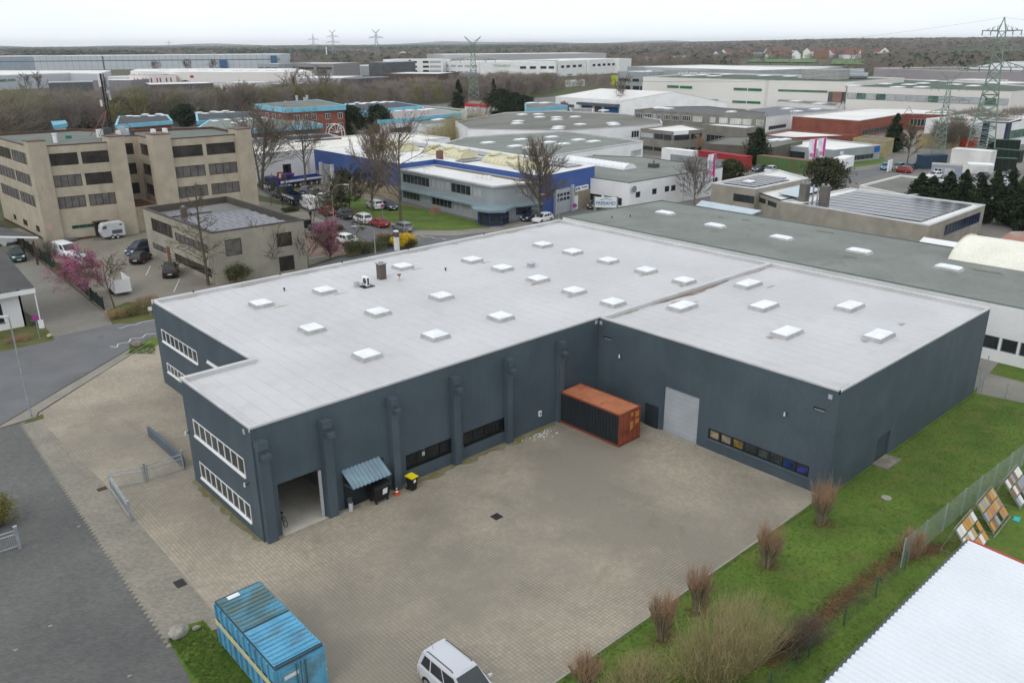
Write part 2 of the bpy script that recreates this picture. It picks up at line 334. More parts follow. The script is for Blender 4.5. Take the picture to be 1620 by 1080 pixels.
sheet('block_garden', px([(182, 360), (250, 352), (252, 345), (245, 330), (185, 335)]), .036, GRASS)
# zig-zag no-parking lines
b = MB()
def stroke(pts, w=.12, z=.034):
    for i in range(len(pts)-1):
        A, B = Vector((*pts[i][:2], z)), Vector((*pts[i+1][:2], z)); d = B-A
        if d.length < .01: continue
        nn = Vector((-d.y, d.x, 0)).normalized()*w/2; b.poly([A-nn, B-nn, B+nn, A+nn])
stroke(px([(174, 548), (185, 549.5), (187, 544), (204, 541.5), (207, 536), (225, 534.5), (231, 529), (247, 528)]))
stroke(px([(187, 519.5), (192, 519), (205, 514.5), (215, 514), (224, 510), (245, 506.5)]))
stroke(px([(666, 373), (672, 375), (682, 375), (688, 377.5), (700, 377.5), (706, 379.5)]), .15)
stroke(px([(231, 436), (238, 421)]), .1, .036); stroke(px([(275, 462), (284, 442)]), .1, .036)
stroke(px([(455, 403), (492, 409)]), .12, .040); stroke(px([(492, 409), (515, 405)]), .12, .040)
for i in range(5): stroke(px([(176+i*7, 371-i*1.2), (192+i*7, 366-i*1.2)]), .08, .036)
struct('road_markings', b, MARK)
sheet('neighbour_drive', [(54.4, -20.3), (59.9, -18.7), (54.4+5.6, -10), (60.2, -75), (90, -90), (56, -75), (56.2, -26)][:2]+[(60.2, -75), (57.5, -75), (55.2, -24)], .046, mat('neighbour_drive', (.24, .225, .195), (.19, .18, .155), scale=.3))
sheet('side_alley', [(54.3, -20), (63.4, -19), (63.4, 37), (54.3, 37)], .052, MATS['neighbour_drive'])
sheet('estate_road', px([(1222, 312), (1300, 286), (1345, 274), (1412, 259), (1470, 251), (1620, 231), (1620, 242), (1482, 258), (1425, 268), (1340, 289), (1290, 312)]), .05, ASPHALT)
sheet('corner_lawn', px([(1336, 267), (1404, 257), (1398, 249), (1372, 252), (1326, 262)]), .056, GRASS)
# ------------------------------------------------------------------ buildings
STY = {
 'white': (WHITE, GLASS, .07), 'dark': (BLACK, GLASS, .06), 'brown': (mat('brown_window_frame', (.05, .035, .028), rough=.6), GLASS2, .07),
 'blind': (mat('brown_window_frame', ()), BLIND, .07) if 0 else None, 'grey': (MGREY, GLASS, .07), 'blue': (mat('cobalt_frame', (.03, .05, .2), rough=.5), GLASS, .08),
 'green': (mat('green_frame', (.02, .16, .07), rough=.6), GLASS, .1), 'shutter': (WHITE, PALEBLIND, .06), 'greyshut': (MGREY, LGREY, .05)}
STY['brownblind'] = (MATS['brown_window_frame'], BLIND, .07)
STY['greenpanel'] = (MATS['green_frame'], mat('green_window_panel', (.015, .17, .06), rough=.5), .1)
STY['greenglass'] = (MATS['green_frame'], mat('greenish_glass', (.12, .2, .16), (.05, .10, .08), rough=.3, scale=.4), .12)
STY['panel'] = (MGREY, mat('grey_shutter_panel', (.42, .44, .46), rough=.6), .06)
def window(F, u0, u1, z0, z1, n, sty, parent, dep=.12, sill=0, name='window', split=None, far=False):
    fm, gm, t = STY[sty]; b = MB(); d = F.d; W = u1-u0
    def bar(ua, ub, za, zb, o0=-dep, o1=-dep+.06): b.obox(F.at(ua, za, o0), F.d*(ub-ua), F.n*(o1-o0), (0, 0, zb-za))
    bar(u0, u1, z1-t, z1); bar(u0, u1, z0, z0+t); bar(u0, u0+t, z0+t, z1-t); bar(u1-t, u1, z0+t, z1-t)
    for i in range(1, n): c = u0+W*i/n; bar(c-t/2, c+t/2, z0+t, z1-t)
    if split:
        zc = z0+(z1-z0)*split; bar(u0+t, u1-t, zc-t/2, zc+t/2)
    if sill: bar(u0-.03, u1+.03, z0-.10, z0-.002, -dep, sill)
    k = None
    g = [F.at(u0+t*.3, z0+t*.3, -dep+.02), F.at(u1-t*.3, z0+t*.3, -dep+.02), F.at(u1-t*.3, z1-t*.3, -dep+.02), F.at(u0+t*.3, z1-t*.3, -dep+.02)]
    if far:
        b.poly(g, 1); return b.build(name, [fm, gm], parent)
    w = b.build(name, fm, parent); q = MB(); q.poly(g); p = q.build('pane', gm, parent); p.parent = w
    return w
def building(name, label, cat, P, h, wallm, roofm, trimm=COPING, par=.35, cope=.28, wins=(), z0=0., group=None, lip=.04, base=None, trimh=.12):
    P = [tuple(p[:2]) for p in P]; s = 1 if area2(P) > 0 else -1
    c = (sum(p[0] for p in P)/len(P), sum(p[1] for p in P)/len(P), z0)
    T = thing(name, label, cat, c, group=group); T['_h'] = h
    W = MB(); n = len(P); far = (Vector(c)-CAM).length > 200
    faces = [Face(P[i], P[(i+1) % n], s) for i in range(n)]; byf = {}
    for wd in wins:
        k, i = wd[0], wd[1]; F = faces[i]; st = wd[-1] if isinstance(wd[-1], dict) else {}; wd = wd[:-1] if st else wd
        if k == 'px': _, _, x0, y0, x1, y1, nn, sty = wd; a = F.px(x0, y0); e = F.px(x1, y1); L = [(min(a[0], e[0]), max(a[0], e[0]), min(a[1], e[1]), max(a[1], e[1]))]
        elif k == 'uz': _, _, u0, u1, za, zb, nn, sty = wd; L = [(u0, u1, za, zb)]
        elif k == 'row':
            _, _, u0, u1, za, zb, cnt, gap, nn, sty = wd; u1 = u1 if u1 > 0 else F.L+u1; ww = (u1-u0-gap*(cnt-1))/cnt
            L = [(u0+j*(ww+gap), u0+j*(ww+gap)+ww, za, zb) for j in range(cnt)]
        for (a, e, za, zb) in L:
            a, e = max(.03, a), min(F.L-.03, e); za = max(z0+.03, za); zb = min(h-.05, zb)
            if e-a < .1 or zb-za < .1: print('WIN OUT', label, i, a, e, za, zb); continue
            byf.setdefault(i, []).append((a, e, za, zb, nn, sty, st))
    for i, F in enumerate(faces): wall_face(W, F, z0, h, byf.get(i, []), .14)
    W.build('wall', wallm, T)
    Q = inset(P, cope); rb = MB(); rb.poly([(p[0], p[1], h-par) for p in Q]); rb.build('roof', roofm, T)
    pb = MB(); O = inset(P, -lip)
    for i in range(n):
        j = (i+1) % n
        pb.poly([(*O[i], h+.03), (*O[j], h+.03), (*Q[j], h+.03), (*Q[i], h+.03)]); pb.poly([(*O[i], h-trimh), (*O[j], h-trimh), (*O[j], h+.03), (*O[i], h+.03)])
        pb.poly([(*Q[i], h-par), (*Q[j], h-par), (*Q[j], h+.03), (*Q[i], h+.03)]); pb.poly([(*P[i], h-trimh), (*P[j], h-trimh), (*O[j], h-trimh), (*O[i], h-trimh)])
    pb.build('parapet', trimm, T)
    for i, L in byf.items():
        for (a, e, za, zb, nn, sty, st) in L: window(faces[i], a, e, za, zb, nn, sty, T, far=far, **st)
    T['_n'] = n; T_faces[T.name] = faces
    return T
T_faces = {}
def R3(A, B, C, h):
    "rectangle from three roof-corner pixels at height h (B is the shared corner)"
    a, b, c = [Vector(G(*q, h)[:2]) for q in (A, B, C)]; u = a-b; l = u.length; u = u/l; v = Vector((-u.y, u.x)); k = (c-b).dot(v)
    return [tuple(a), tuple(b), tuple(b+v*k), tuple(a+v*k)]
CURB = mat('skylight_curb', (.42, .42, .42), (.33, .33, .32), rough=.7, scale=2)
def dome(T, x, y, z, sx, sy, rz=0., far=False, hc=.28, hd=.22, name='skylight'):
    c, s = math.cos(rz), math.sin(rz)
    def q(u, v, w): return (x+u*c-v*s, y+u*s+v*c, z+w)
    b = MB(); a0, b0 = sx/2, sy/2
    def ring(k, w): return [q(-a0*k, -b0*k, w), q(a0*k, -b0*k, w), q(a0*k, b0*k, w), q(-a0*k, b0*k, w)]
    rs = [ring(1.12, 0), ring(1.02, hc)]
    for i in range(4): b.poly([rs[0][i], rs[0][(i+1) % 4], rs[1][(i+1) % 4], rs[1][i]])
    o = b.build(name, CURB, T)
    d = MB(); n = 6; ks = [(.97, hc-.02), (.97, hc+.04), (.91, hc+.06), (.8, hc+hd*.62), (.5, hc+hd*.9), (0, hc+hd)]
    prev = None
    for k, w in ks:
        r = ring(max(k, .001), w)
        if prev:
            for i in range(4): d.poly([prev[i], prev[(i+1) % 4], r[(i+1) % 4], r[i]])
        prev = r
    e = d.build('dome', DOME, T); e.parent = o
    return o
def text_mesh(txt, size, m, name='lettering', ext=.01, bold=0.):
    cu = bpy.data.curves.new(name, 'FONT'); cu.body = txt; cu.size = size; cu.extrude = ext; cu.align_x = 'CENTER'; cu.align_y = 'CENTER'; cu.offset = bold
    o = bpy.data.objects.new(name, cu); COL.objects.link(o); dg = bpy.context.evaluated_depsgraph_get()
    me = bpy.data.meshes.new_from_object(o.evaluated_get(dg)); bpy.data.objects.remove(o)
    me.materials.clear(); me.materials.append(m); q = bpy.data.objects.new(name, me); COL.objects.link(q); return q
def put_text(txt, size, m, F, u, z, out, parent, name='lettering', flip=False, bold=0., sx=1.):
    "lettering on facade F; reads left to right seen from outside"
    q = text_mesh(txt, size, m, name, bold=bold); X = F.d if F.d.cross(Vector((0, 0, 1))).dot(F.n) > 0 else -F.d
    M4 = Matrix((X*sx, Vector((0, 0, 1)), F.n)).transposed().to_4x4(); M4.translation = F.at(u, z, out)
    q.data.transform(M4); o = Vector(parent.get('_base', (0, 0, 0))); q.data.transform(Matrix.Translation(-o)); q.parent = parent; return q
# ------------------------------------------------------------------ the dark hall in the middle
H = 7.6; DX, W1, W2, L1, L2, W3 = 4.92, 10.22, 29.16, 29.42, 54.25, 20.11
HP = [(0, 0), (L1, 0), (L1, -W3), (L2, -W3), (L2, W2), (DX, W2), (DX, W1), (0, W1)]
HALL = thing('hall', 'large dark blue grey brick hall with pale flat roof and rows of domed skylights', 'hall', (0, 0, 0))
FC = [Face(HP[i], HP[(i+1) % 8], 1) for i in range(8)]
FF, FI, FR, FE, FL = FC[0], FC[1], FC[2], FC[7], FC[5]
def pz(F, x0, y0, x1, y1): a = F.px(x0, y0); e = F.px(x1, y1); return [min(a[0], e[0]), max(a[0], e[0]), min(a[1], e[1]), max(a[1], e[1])]
holes = {i: [] for i in range(8)}
ew = [pz(FE, 305, 662, 389.4, 754), pz(FE, 315.6, 729, 399.4, 826)]
for q in ew: q[2:] = [q[2], q[3]]
ZE = [(4.35, 5.75), (1.35, 2.65)]
lw = [pz(FL, 255, 520, 313.9, 576), pz(FL, 327.8, 569, 372, 600), pz(FL, 263.9, 573, 300, 612), pz(FL, 318, 620, 350, 640)]
garage = pz(FF, 440.5, 783, 515.5, 818); garage[2] = .0; garage[3] = 3.45
w1 = [9.75, 14.2, .95, 2.75]; w2 = [15.1, 19.35, .95, 2.75]
a = FF.px(643, 742); e = FF.px(715, 692); w1 = [a[0], e[0], a[1], e[1]]; a = FF.px(733.8, 712); e = FF.px(801.7, 659.5); w2 = [a[0], e[0], a[1], e[1]]
a = FF.px(644, 720); zt = FF.px(714.8, 692)[1]; zb = FF.px(716, 715)[1]; w1[2], w1[3] = zb, zt; w2[2], w2[3] = zb, zt
a = FI.px(1052, 610); e = FI.px(1100.9, 705); roller = [a[0], e[0], .02, FI.px(1075, 618.5)[1]]
a = FI.px(1022.4, 637); e = FI.px(1040, 681); sdoor = [a[0], e[0], .02, a[1]]
a = FI.px(1121, 676.4); e = FI.px(1280.7, 737.8); zb = FI.px(1121, 693)[1]; strip = [a[0], e[0], zb, (a[1]+e[1])/2]
vents = [pz(FI, 955, 531, 966.7, 540), pz(FI, 1287, 642, 1305, 654)]
a = FR.px(1388.7, 693.8); e = FR.px(1403, 720); rdoor = [a[0], e[0], .02, a[1]]
print('holes', ew, lw, garage, w1, w2, roller, sdoor, strip, vents, rdoor)
holes[0] = [garage, w1, w2]; holes[1] = [roller, strip, *vents]; holes[2] = [rdoor]; holes[7] = ew; holes[5] = lw
W = MB()
for i in range(8): wall_face(W, FC[i], 0, H, holes[i], .2 if i != 0 else .25)
W.build('wall', BRICKBLUE, HALL)
# pilasters with their stepped heads
b = MB()
for k, (x0, x1) in enumerate([(.12, .78), (4.28, 4.9), (9.2, 9.75), (14.3, 14.85), (19.25, 19.75), (24.6, 25.1)]):
    zt = 6.75
    b.box(x0, -.42, 0, x1, .0, zt-.25); b.box(x0-.04, -.62, zt-.5, x1-.06, .0, zt)
    b.box(x0+.12, -.88, zt-1.05, x1-.02, -.42, zt-.78)
    b.build('pilaster', BRICKBLUE, HALL); b = MB()
# roofs
MAINR = [(.14, .14), (L1-.1, .14), (L1-.1, .02), (L2-.3, .02), (L2-.3, W2-.35), (DX+.3, W2-.35), (DX+.3, W1-.3), (.14, W1-.3)]
b = MB(); b.poly([(p[0], p[1], H-.30) for p in MAINR]); b.build('roof', MEMBRANE, HALL)
b = MB(); b.poly([(L1+.1, -W3+.1, H-.30), (L2-.3, -W3+.1, H-.30), (L2-.3, -.3, H-.30), (L1+.1, -.3, H-.30)]); b.build('roof', MEMBRANE, HALL)
b = MB()
def cope(A, B, w, inn, z=H, dz=.30, lip=.03):
    A, B = Vector((*A, 0)), Vector((*B, 0)); d = (B-A).normalized(); i = Vector((*inn, 0))
    b.obox(A-i*lip+Vector((0, 0, z-.13)), B-A, i*(w+lip), (0, 0, .13)); b.obox(A+i*.01+Vector((0, 0, z-dz-.01)), B-A, i*(w-.02), (0, 0, dz-.13))
cope((-.03, 0), (L1, 0), .14, (0, 1)); cope((0, .14), (0, W1-.3), .14, (1, 0)); cope((-.03, W1), (DX+.3, W1), .3, (0, -1)); cope((DX, W1), (DX, W2-.35), .3, (1, 0))
cope((DX-.03, W2), (L2-.33, W2), .35, (0, -1)); cope((L2, -W3+.1), (L2, W2), .33, (-1, 0)); cope((L1, -W3+.1), (L1, 0), .12, (1, 0)); cope((L1, -W3), (L2, -W3), .12, (0, 1))
b.box(L1+.12, -.30, H-.31, L2-.33, .02, H-.12); b.box(L1+.12, -.34, H-.12, L2-.33, .06, H+.03)
b.build('parapet', COPING, HALL)
# dirt and rust that collected along the upstands: thin irregular patches lying on the membrane
rnd = random.Random(4)
def patch(pts, z, m, nm='rust_stain'):
    q = MB(); q.poly([(p[0], p[1], z) for p in pts]); q.build(nm, m, HALL)
RUSTST = mat('rusty_silt', (.20, .13, .10), (.30, .24, .20), rough=.95, scale=1.2, fine=.25); SILT = mat('brown_silt', (.30, .25, .21), (.42, .38, .34), rough=.95, scale=1.5, fine=.2)
def blotch(x0, x1, y, w, m, axis='x', z=H-.296, nm='rust_stain'):
    n = 14; a = []; c = []
    for i in range(n+1):
        t = i/n; x = x0+(x1-x0)*t; k = w*math.sin(math.pi*min(1, max(0, t)))**.5*(.45+.55*rnd.random())
        a.append((x, y)); c.append((x, y+k))
    P = a+c[::-1]
    if axis == 'y': P = [(p[1], p[0]) for p in P]
    patch(P, z, m, nm)
blotch(35.5, 47, -.31, -.75, RUSTST); blotch(30.5, 34, -.31, -.25, SILT); blotch(49, 53, -.31, -.35, SILT); blotch(30, 36, .08, .3, SILT)
for x in (7, 12, 15, 18.5, 22, 26, 31, 37, 41, 45, 50): blotch(x, x+rnd.uniform(1, 3.4), W2-.36, -rnd.uniform(.12, .5), SILT)
for x in (2, 9, 14.5, 18, 20.5, 22.5, 27): blotch(x, x+rnd.uniform(.8, 2.6), .31, rnd.uniform(.15, .5), SILT)
blotch(29.7, 32.5, -W3+.2, .4, SILT); blotch(36, 50, -W3+.12, .35, SILT); blotch(.5, 2.2, .32, .5, SILT)
# skylights
for x in (11.5, 17.4): dome(HALL, x, 22.1 if x < 15 else 21.9, H-.3, 1.5, 1.5)
for x in (11.4, 17.4, 23.9): dome(HALL, x, 13.35, H-.3, 1.5, 1.5); dome(HALL, x, 5.6, H-.3, 1.5, 1.5)
for x, y in ((27.3, 24.0), (33.9, 21.3), (34.0, 16.8), (33.8, 11.6), (33.4, 6.6), (33.3, 2.0), (43.7, 21.2), (43.7, 16.7), (43.6, 11.7), (43.4, 6.7), (43.1, 2.0)): dome(HALL, x, y, H-.3, 1.5, 1.5)
for x, y in ((36.7, -2.6), (46.4, -2.6), (41.7, -7.1), (37.1, -11.9), (46.7, -12.0), (41.4, -16.9)): dome(HALL, x, y, H-.3, 2.3, 1.35)
for x, y in ((12.6, 20.9), (18.2, 20.7), (28.1, 22.9), (34.6, 20.2), (38.6, -2.2), (37.6, -1.0), (47.6, -4.0)): blotch(x-.7, x+.7, y-.25, .35, SILT, nm='rust_stain')
for x, y in ((32.6, 11.2), (32.3, 6.2), (42.2, 6.4), (42, 1.6), (45.6, -16.5), (39.9, -16.4), (35.5, -11.3)): blotch(x-.3, x+.5, y-.4, .7, SILT, nm='rust_stain')
# chimney, air conditioner, pipes
CHIM = mat('brown_clad_chimney', (.115, .095, .08), rough=.7); z = H-.3
p = G(604, 441, z); b = MB(); b.box(p.x-.33, p.y-.33, z, p.x+.33, p.y+.33, z+1.45); c = b.build('chimney', CHIM, HALL)
b = MB(); b.box(p.x-.42, p.y-.42, z+1.45, p.x+.42, p.y+.42, z+1.53); b.tube((p.x-.12, p.y, z+1.53), (p.x-.12, p.y, z+1.68), .1, n=8); b.tube((p.x+.16, p.y, z+1.53), (p.x+.16, p.y, z+1.64), .09, n=8); d = b.build('chimney_cap', GALV, HALL); d.parent = c
p = G(579, 453, z); b = MB(); b.box(p.x-.55, p.y-.6, z+.004, p.x+.6, p.y+.5, z+.06); c0 = b.build('rubber_mat', BLACK, HALL)
b = MB(); b.box(p.x-.16, p.y-.42, z+.14, p.x+.16, p.y+.42, z+.92); b.box(p.x-.12, p.y-.36, z+.06, p.x+.12, p.y-.28, z+.14); b.box(p.x-.12, p.y+.28, z+.06, p.x+.12, p.y+.36, z+.14)
c = b.build('air_conditioner', WHITE, HALL); b = MB(); b.poly([(p.x-.10, p.y-.425, z+.2), (p.x+.10, p.y-.425, z+.2), (p.x+.10, p.y-.425, z+.86), (p.x-.10, p.y-.425, z+.86)])
b.tube((p.x-.165, p.y-.08, z+.55), (p.x-.172, p.y-.08, z+.55), .28, n=20); d = b.build('fan_grille', DGREY, HALL); d.parent = c
b = MB(); b.box(p.x-.85, p.y+.25, z+.0, p.x-.5, p.y+.7, z+.5); b.tube((p.x-.55, p.y+.3, z+.3), (p.x-.1, p.y+.2, z+.3), .05); b.build('cable_box', LGREY, HALL)
p = G(632, 444, z); b = MB(); b.tube(p, p+Vector((0, 0, .55)), .08, n=10); b.tube(p+Vector((0, 0, .0)), p+Vector((0, 0, .18)), .15, .1, n=10); c = b.build('vent_pipe', LGREY, HALL)
b = MB(); b.tube(p+Vector((0, 0, .48)), p+Vector((0, 0, .62)), .12, .22, n=10); d = b.build('pipe_cap', mat('red_brown_cap', (.28, .10, .07)), HALL); d.parent = c
p = G(840, 422, z); b = MB(); b.box(p.x-.28, p.y-.28, z, p.x+.28, p.y+.28, z+.32); b.box(p.x-.4, p.y-.4, z+.36, p.x+.4, p.y+.4, z+.41); b.box(p.x-.1, p.y-.1, z+.32, p.x+.1, p.y+.1, z+.36); b.build('roof_vent', LGREY, HALL)
for x, y in ((450, 460), (705, 428)): p = G(x, y, z); b = MB(); b.tube(p, p+Vector((0, 0, .22)), .06, n=8); b.tube(p+Vector((0, 0, .2)), p+Vector((0, 0, .27)), .11, n=8); b.build('pipe_stub', BLACK, HALL)
for x in (8.5, 16.8, 23.5, 31.5, 42): b = MB(); b.tube((x, W2-.15, H+.02), (x, W2-.15, H+.14), .07, n=8); b.build('lightning_clamp', BLACK, HALL)
# windows of the end wall and the left wall
for q, n in ((ew[0], 8), (ew[1], 9)): window(FE, *q, n, 'white', HALL, dep=.03, sill=.10, split=None)
for q, n in zip(lw, (8, 5, 6, 4)): window(FL, *q, n, 'white', HALL, dep=.03, sill=.10)
# barred windows of the yard front
for q in (w1, w2):
    window(FF, *q, 4, 'dark', HALL, dep=.2)
    b = MB(); k = int((q[1]-q[0])/.13)
    for i in range(k+1): u = q[0]+(q[1]-q[0])*i/k; b.obox(FF.at(u-.012, q[2], -.02), FF.d*.024, FF.n*.02, (0, 0, q[3]-q[2]))
    b.obox(FF.at(q[0], q[2]+.02, -.05), FF.d*(q[1]-q[0]), FF.n*.03, (0, 0, .04)); b.obox(FF.at(q[0], q[3]-.1, -.05), FF.d*(q[1]-q[0]), FF.n*.03, (0, 0, .04))
    b.build('window_bars', BLACK, HALL)
b = MB(); b.obox(FF.at(w1[0]+1.45, w1[2]+.55, -.15), FF.d*.22, FF.n*.02, (0, 0, .3)); b.obox(FF.at(w1[0]+1.45, w1[2]+1.0, -.15), FF.d*.22, FF.n*.02, (0, 0, .25)); b.build('paper_notice', WHITE, HALL)
# garage interior
g0, g1 = garage[0], garage[1]; FLOORG = mat('garage_floor', (.58, .54, .46), scale=.8); GW = mat('garage_wall', (.20, .20, .19))
b = MB(); b.poly([(g0-.4, .0, .05), (g1+1.5, .0, .05), (g1+1.5, 9, .05), (g0-.4, 9, .05)]); b.poly([(g0, -.25, .045), (g1, -.25, .045), (g1, 0, .05), (g0, 0, .05)]); b.build('garage_floor', FLOORG, HALL)
b = MB(); b.poly([(g0-.4, .25, .05), (g0-.4, 9, .05), (g0-.4, 9, 4.2), (g0-.4, .25, 4.2)]); b.poly([(g1+1.5, .25, .05), (g1+1.5, 9, .05), (g1+1.5, 9, 4.2), (g1+1.5, .25, 4.2)])
b.poly([(g0-.4, 9, .05), (g1+1.5, 9, .05), (g1+1.5, 9, 4.2), (g0-.4, 9, 4.2)]); b.poly([(g0-.4, .25, 4.2), (g1+1.5, .25, 4.2), (g1+1.5, 9, 4.2), (g0-.4, 9, 4.2)]); b.build('garage_interior', GW, HALL)
b = MB(); b.obox((g1-.22, -.02, .05), (.18, 0, 0), (0, .1, 0), (0, 0, 3.3)); b.build('door_guide_rail', LGREY, HALL)
# roller shutter
b = MB(); n = 34; q = roller
for i in range(n): z0 = q[2]+(q[3]-q[2])*i/n; b.obox(FI.at(q[0], z0, -.14), FI.d*(q[1]-q[0]), FI.n*.02, (0, 0, (q[3]-q[2])/n*.98)); b.obox(FI.at(q[0], z0+.02, -.12), FI.d*(q[1]-q[0]), FI.n*.014, (0, 0, (q[3]-q[2])/n*.62))
b.build('roller_shutter', add_lines(mat('pale_grey_shutter', (.46, .49, .52), (.39, .42, .45), rough=.5, scale=.6, fine=.05), [('Z', .15, .045)], dark=.62), HALL)
b = MB(); b.obox(FI.at(q[0]-.1, .02, -.1), FI.d*(q[1]-q[0]+.2), FI.n*.55, (0, 0, .07)); b.build('threshold', KERB, HALL)
b = MB(); q = sdoor; b.obox(FI.at(q[0], .03, 0), FI.d*(q[1]-q[0]), FI.n*.10, (0, 0, q[3])); b.build('dark_panel_door', mat('blackish_blue_panel', (.022, .03, .036), rough=.7), HALL)
# coloured window strip
q = strip; window(FI, *q, 8, 'dark', HALL, dep=.12)
cols = [('cream_curtain', (.46, .36, .22)), ('cream_curtain_two', (.40, .33, .25)), ('ochre_box', (.42, .28, .07)), None, ('grey_green_stuff', (.08, .10, .09)), ('dark_green_stuff', (.05, .075, .06)), ('blue_barrel', (.02, .06, .26)), ('blue_sack', (.05, .07, .28))]
uu = q[0] if FI.at(q[0], 0).y > FI.at(q[1], 0).y else q[1]
for i, c in enumerate(cols):
    if not c: continue
    ua = q[0]+(q[1]-q[0])*i/8+.12; ub = ua+(q[1]-q[0])/8-.28
    b = MB(); b.obox(FI.at(ua, q[2]+.12, -.095), FI.d*(ub-ua), FI.n*.008, (0, 0, (q[3]-q[2])-.3)); b.build('window_display', mat(c[0], tuple(v*.75 for v in c[1]), tuple(v*.28 for v in c[1]), rough=.5, scale=1.8, fine=.2), HALL)
b = MB(); b.obox(FI.at(q[0]-.05, q[2]-.09, -.1), FI.d*(q[1]-q[0]+.1), FI.n*.18, (0, 0, .08)); b.build('window_sill', BLUETRIM, HALL)
for q in vents:
    b = MB(); b.obox(FI.at(q[0], q[2], -.19), FI.d*(q[1]-q[0]), FI.n*.02, (0, 0, (q[3]-q[2]))); o = b.build('vent_slot', BLACK, HALL)
    b = MB(); b.obox(FI.at(q[0]+.05, q[2]+.03, -.16), FI.d*(q[1]-q[0]-.1), FI.n*.1, (0, 0, .08)); d = b.build('sill', GALV, HALL); d.parent = o
q = rdoor; b = MB(); b.obox(FR.at(q[0], .02, -.16), FR.d*(q[1]-q[0]), FR.n*.05, (0, 0, q[3])); o = b.build('door', mat('blue_grey_door', (.05, .068, .08), rough=.5), HALL)
b = MB(); b.obox(FR.at(q[0]+.08, 1.0, -.11), FR.d*.12, FR.n*.05, (0, 0, .04)); d = b.build('handle', GALV, HALL); d.parent = o
b = MB(); c = FR.at(q[1], .05); b.obox(FR.at(q[0]-.3, .04, .02), FR.d*2.1, FR.n*1.1, (0, 0, .12)); b.build('door_step', mat('dirty_step', (.24, .22, .18), (.15, .14, .11), scale=2), HALL)
# wall lamps, boxes, cameras, corner plates
def wlamp(F, x, y):
    u, z = F.px(x, y); b = MB(); b.tube(F.at(u, z, 0), F.at(u, z-.03, .28), .03, n=6); o = b.build('wall_lamp', BLACK, HALL); b = MB(); b.tube(F.at(u, z-.12, .28), F.at(u, z+.13, .28), .07, .05, n=8); d = b.build('lamp_glass', LAMPGL, HALL); d.parent = o
wlamp(FI, 983.5, 562); wlamp(FI, 1244.6, 653); wlamp(FF, 421, 731); wlamp(FE, 300.3, 683); wlamp(FE, 394, 764)
b = MB(); u, z = FF.px(853.6, 653.8); b.obox(FF.at(u-.13, z-.2), FF.d*.26, FF.n*.12, (0, 0, .42)); o = b.build('meter_box', WHITE, HALL); b = MB(); b.obox(FF.at(u-.06, z-.1, .12), FF.d*.12, FF.n*.01, (0, 0, .24)); d = b.build('meter_window', DGREY, HALL); d.parent = o
for F, x, y in ((FE, 386, 682), (FI, 1314, 627), (FL, 243, 476), (FF, 943, 509), (FI, 951, 510)):
    u, z = F.px(x, y); b = MB(); b.obox(F.at(u-.13, z-.17), F.d*.26, F.n*.04, (0, 0, .3)); b.build('overflow_spout', LGREY, HALL)
# canopy over the side entrance
A = [FF.px(540, 747), FF.px(600, 720)]; zc = (A[0][1]+A[1][1])/2; u0, u1 = A[0][0], A[1][0]; b = MB(); n = 40
za, zb, out = zc, zc-.75, 1.35
prev = None
for i in range(n+1):
    u = u0+(u1-u0)*i/n; k = .05 if (i//2) % 2 else 0
    cur = (FF.at(u, za+k, .0), FF.at(u, zb+k, out))
    if prev: b.poly([prev[0], cur[0], cur[1], prev[1]]); lo = Vector((0, 0, -.03)); b.poly([prev[1]+lo, cur[1]+lo, cur[0]+lo, prev[0]+lo]); b.poly([prev[1], cur[1], cur[1]+lo, prev[1]+lo])
    prev = cur
CAN = b.build('canopy', mat('corrugated_blue_grey_sheet', (.21, .30, .35), (.15, .22, .26), rough=.45, scale=1), HALL)
b = MB()
for u in (u0+.05, u1-.11): b.tube(FF.at(u, zc-.9, .02), FF.at(u, zb-.03, out-.1), .03, n=5)
d = b.build('canopy_strut', BLUETRIM, HALL); d.parent = CAN
print('canopy', u0, u1, zc)
q = [u0+.6, 9.0]; b = MB(); b.obox(FF.at(u0+.05, .03, 0), FF.d*(u1-u0+.2), FF.n*.05, (0, 0, 2.6)); b.build('shaded_service_door', mat('canopy_shade_panel', (.02, .028, .034), rough=.8), HALL)  # dark door panel with the shade under the canopy put into its colour
# moss along the foot of the walls
MOSS = mat('mossy_paving', (.15, .135, .05), (.21, .19, .12), rough=1, scale=.9, fine=.2)
def fringe(name, pts, w, z, m):
    q = MB(); a = []; c = []
    for i in range(len(pts)-1):
        A, B = Vector(pts[i]), Vector(pts[i+1]); d = (B-A); nn = Vector((d.y, -d.x)).normalized(); k = max(2, int(d.length/.5))
        for j in range(k): P = A+d*(j/k); a.append(P); c.append(P+nn*w*(.35+.65*rnd.random()))
    a.append(Vector(pts[-1])); c.append(Vector(pts[-1])+nn*w*.2)
    for i in range(len(a)-1): q.poly([(*a[i], z), (*c[i], z), (*c[i+1], z), (*a[i+1], z)])
    return tag(q.build(name, m), 'thin band of moss along the foot of the dark hall', 'moss', kind='stuff')
fringe('moss', [(0, W1), (0, 0)][::-1][::-1], .7, .030, MOSS) if 0 else None
fringe('moss_strip', [(0, 10.2), (0, 0.2)], .55, .030, MOSS)['label'] = 'moss on the paving below the end wall windows of the dark hall'
fringe('moss_strip', [(9.9, -.02), (24.5, -.02)], .9, .030, MOSS)['label'] = 'moss on the paving below the barred windows of the dark hall'
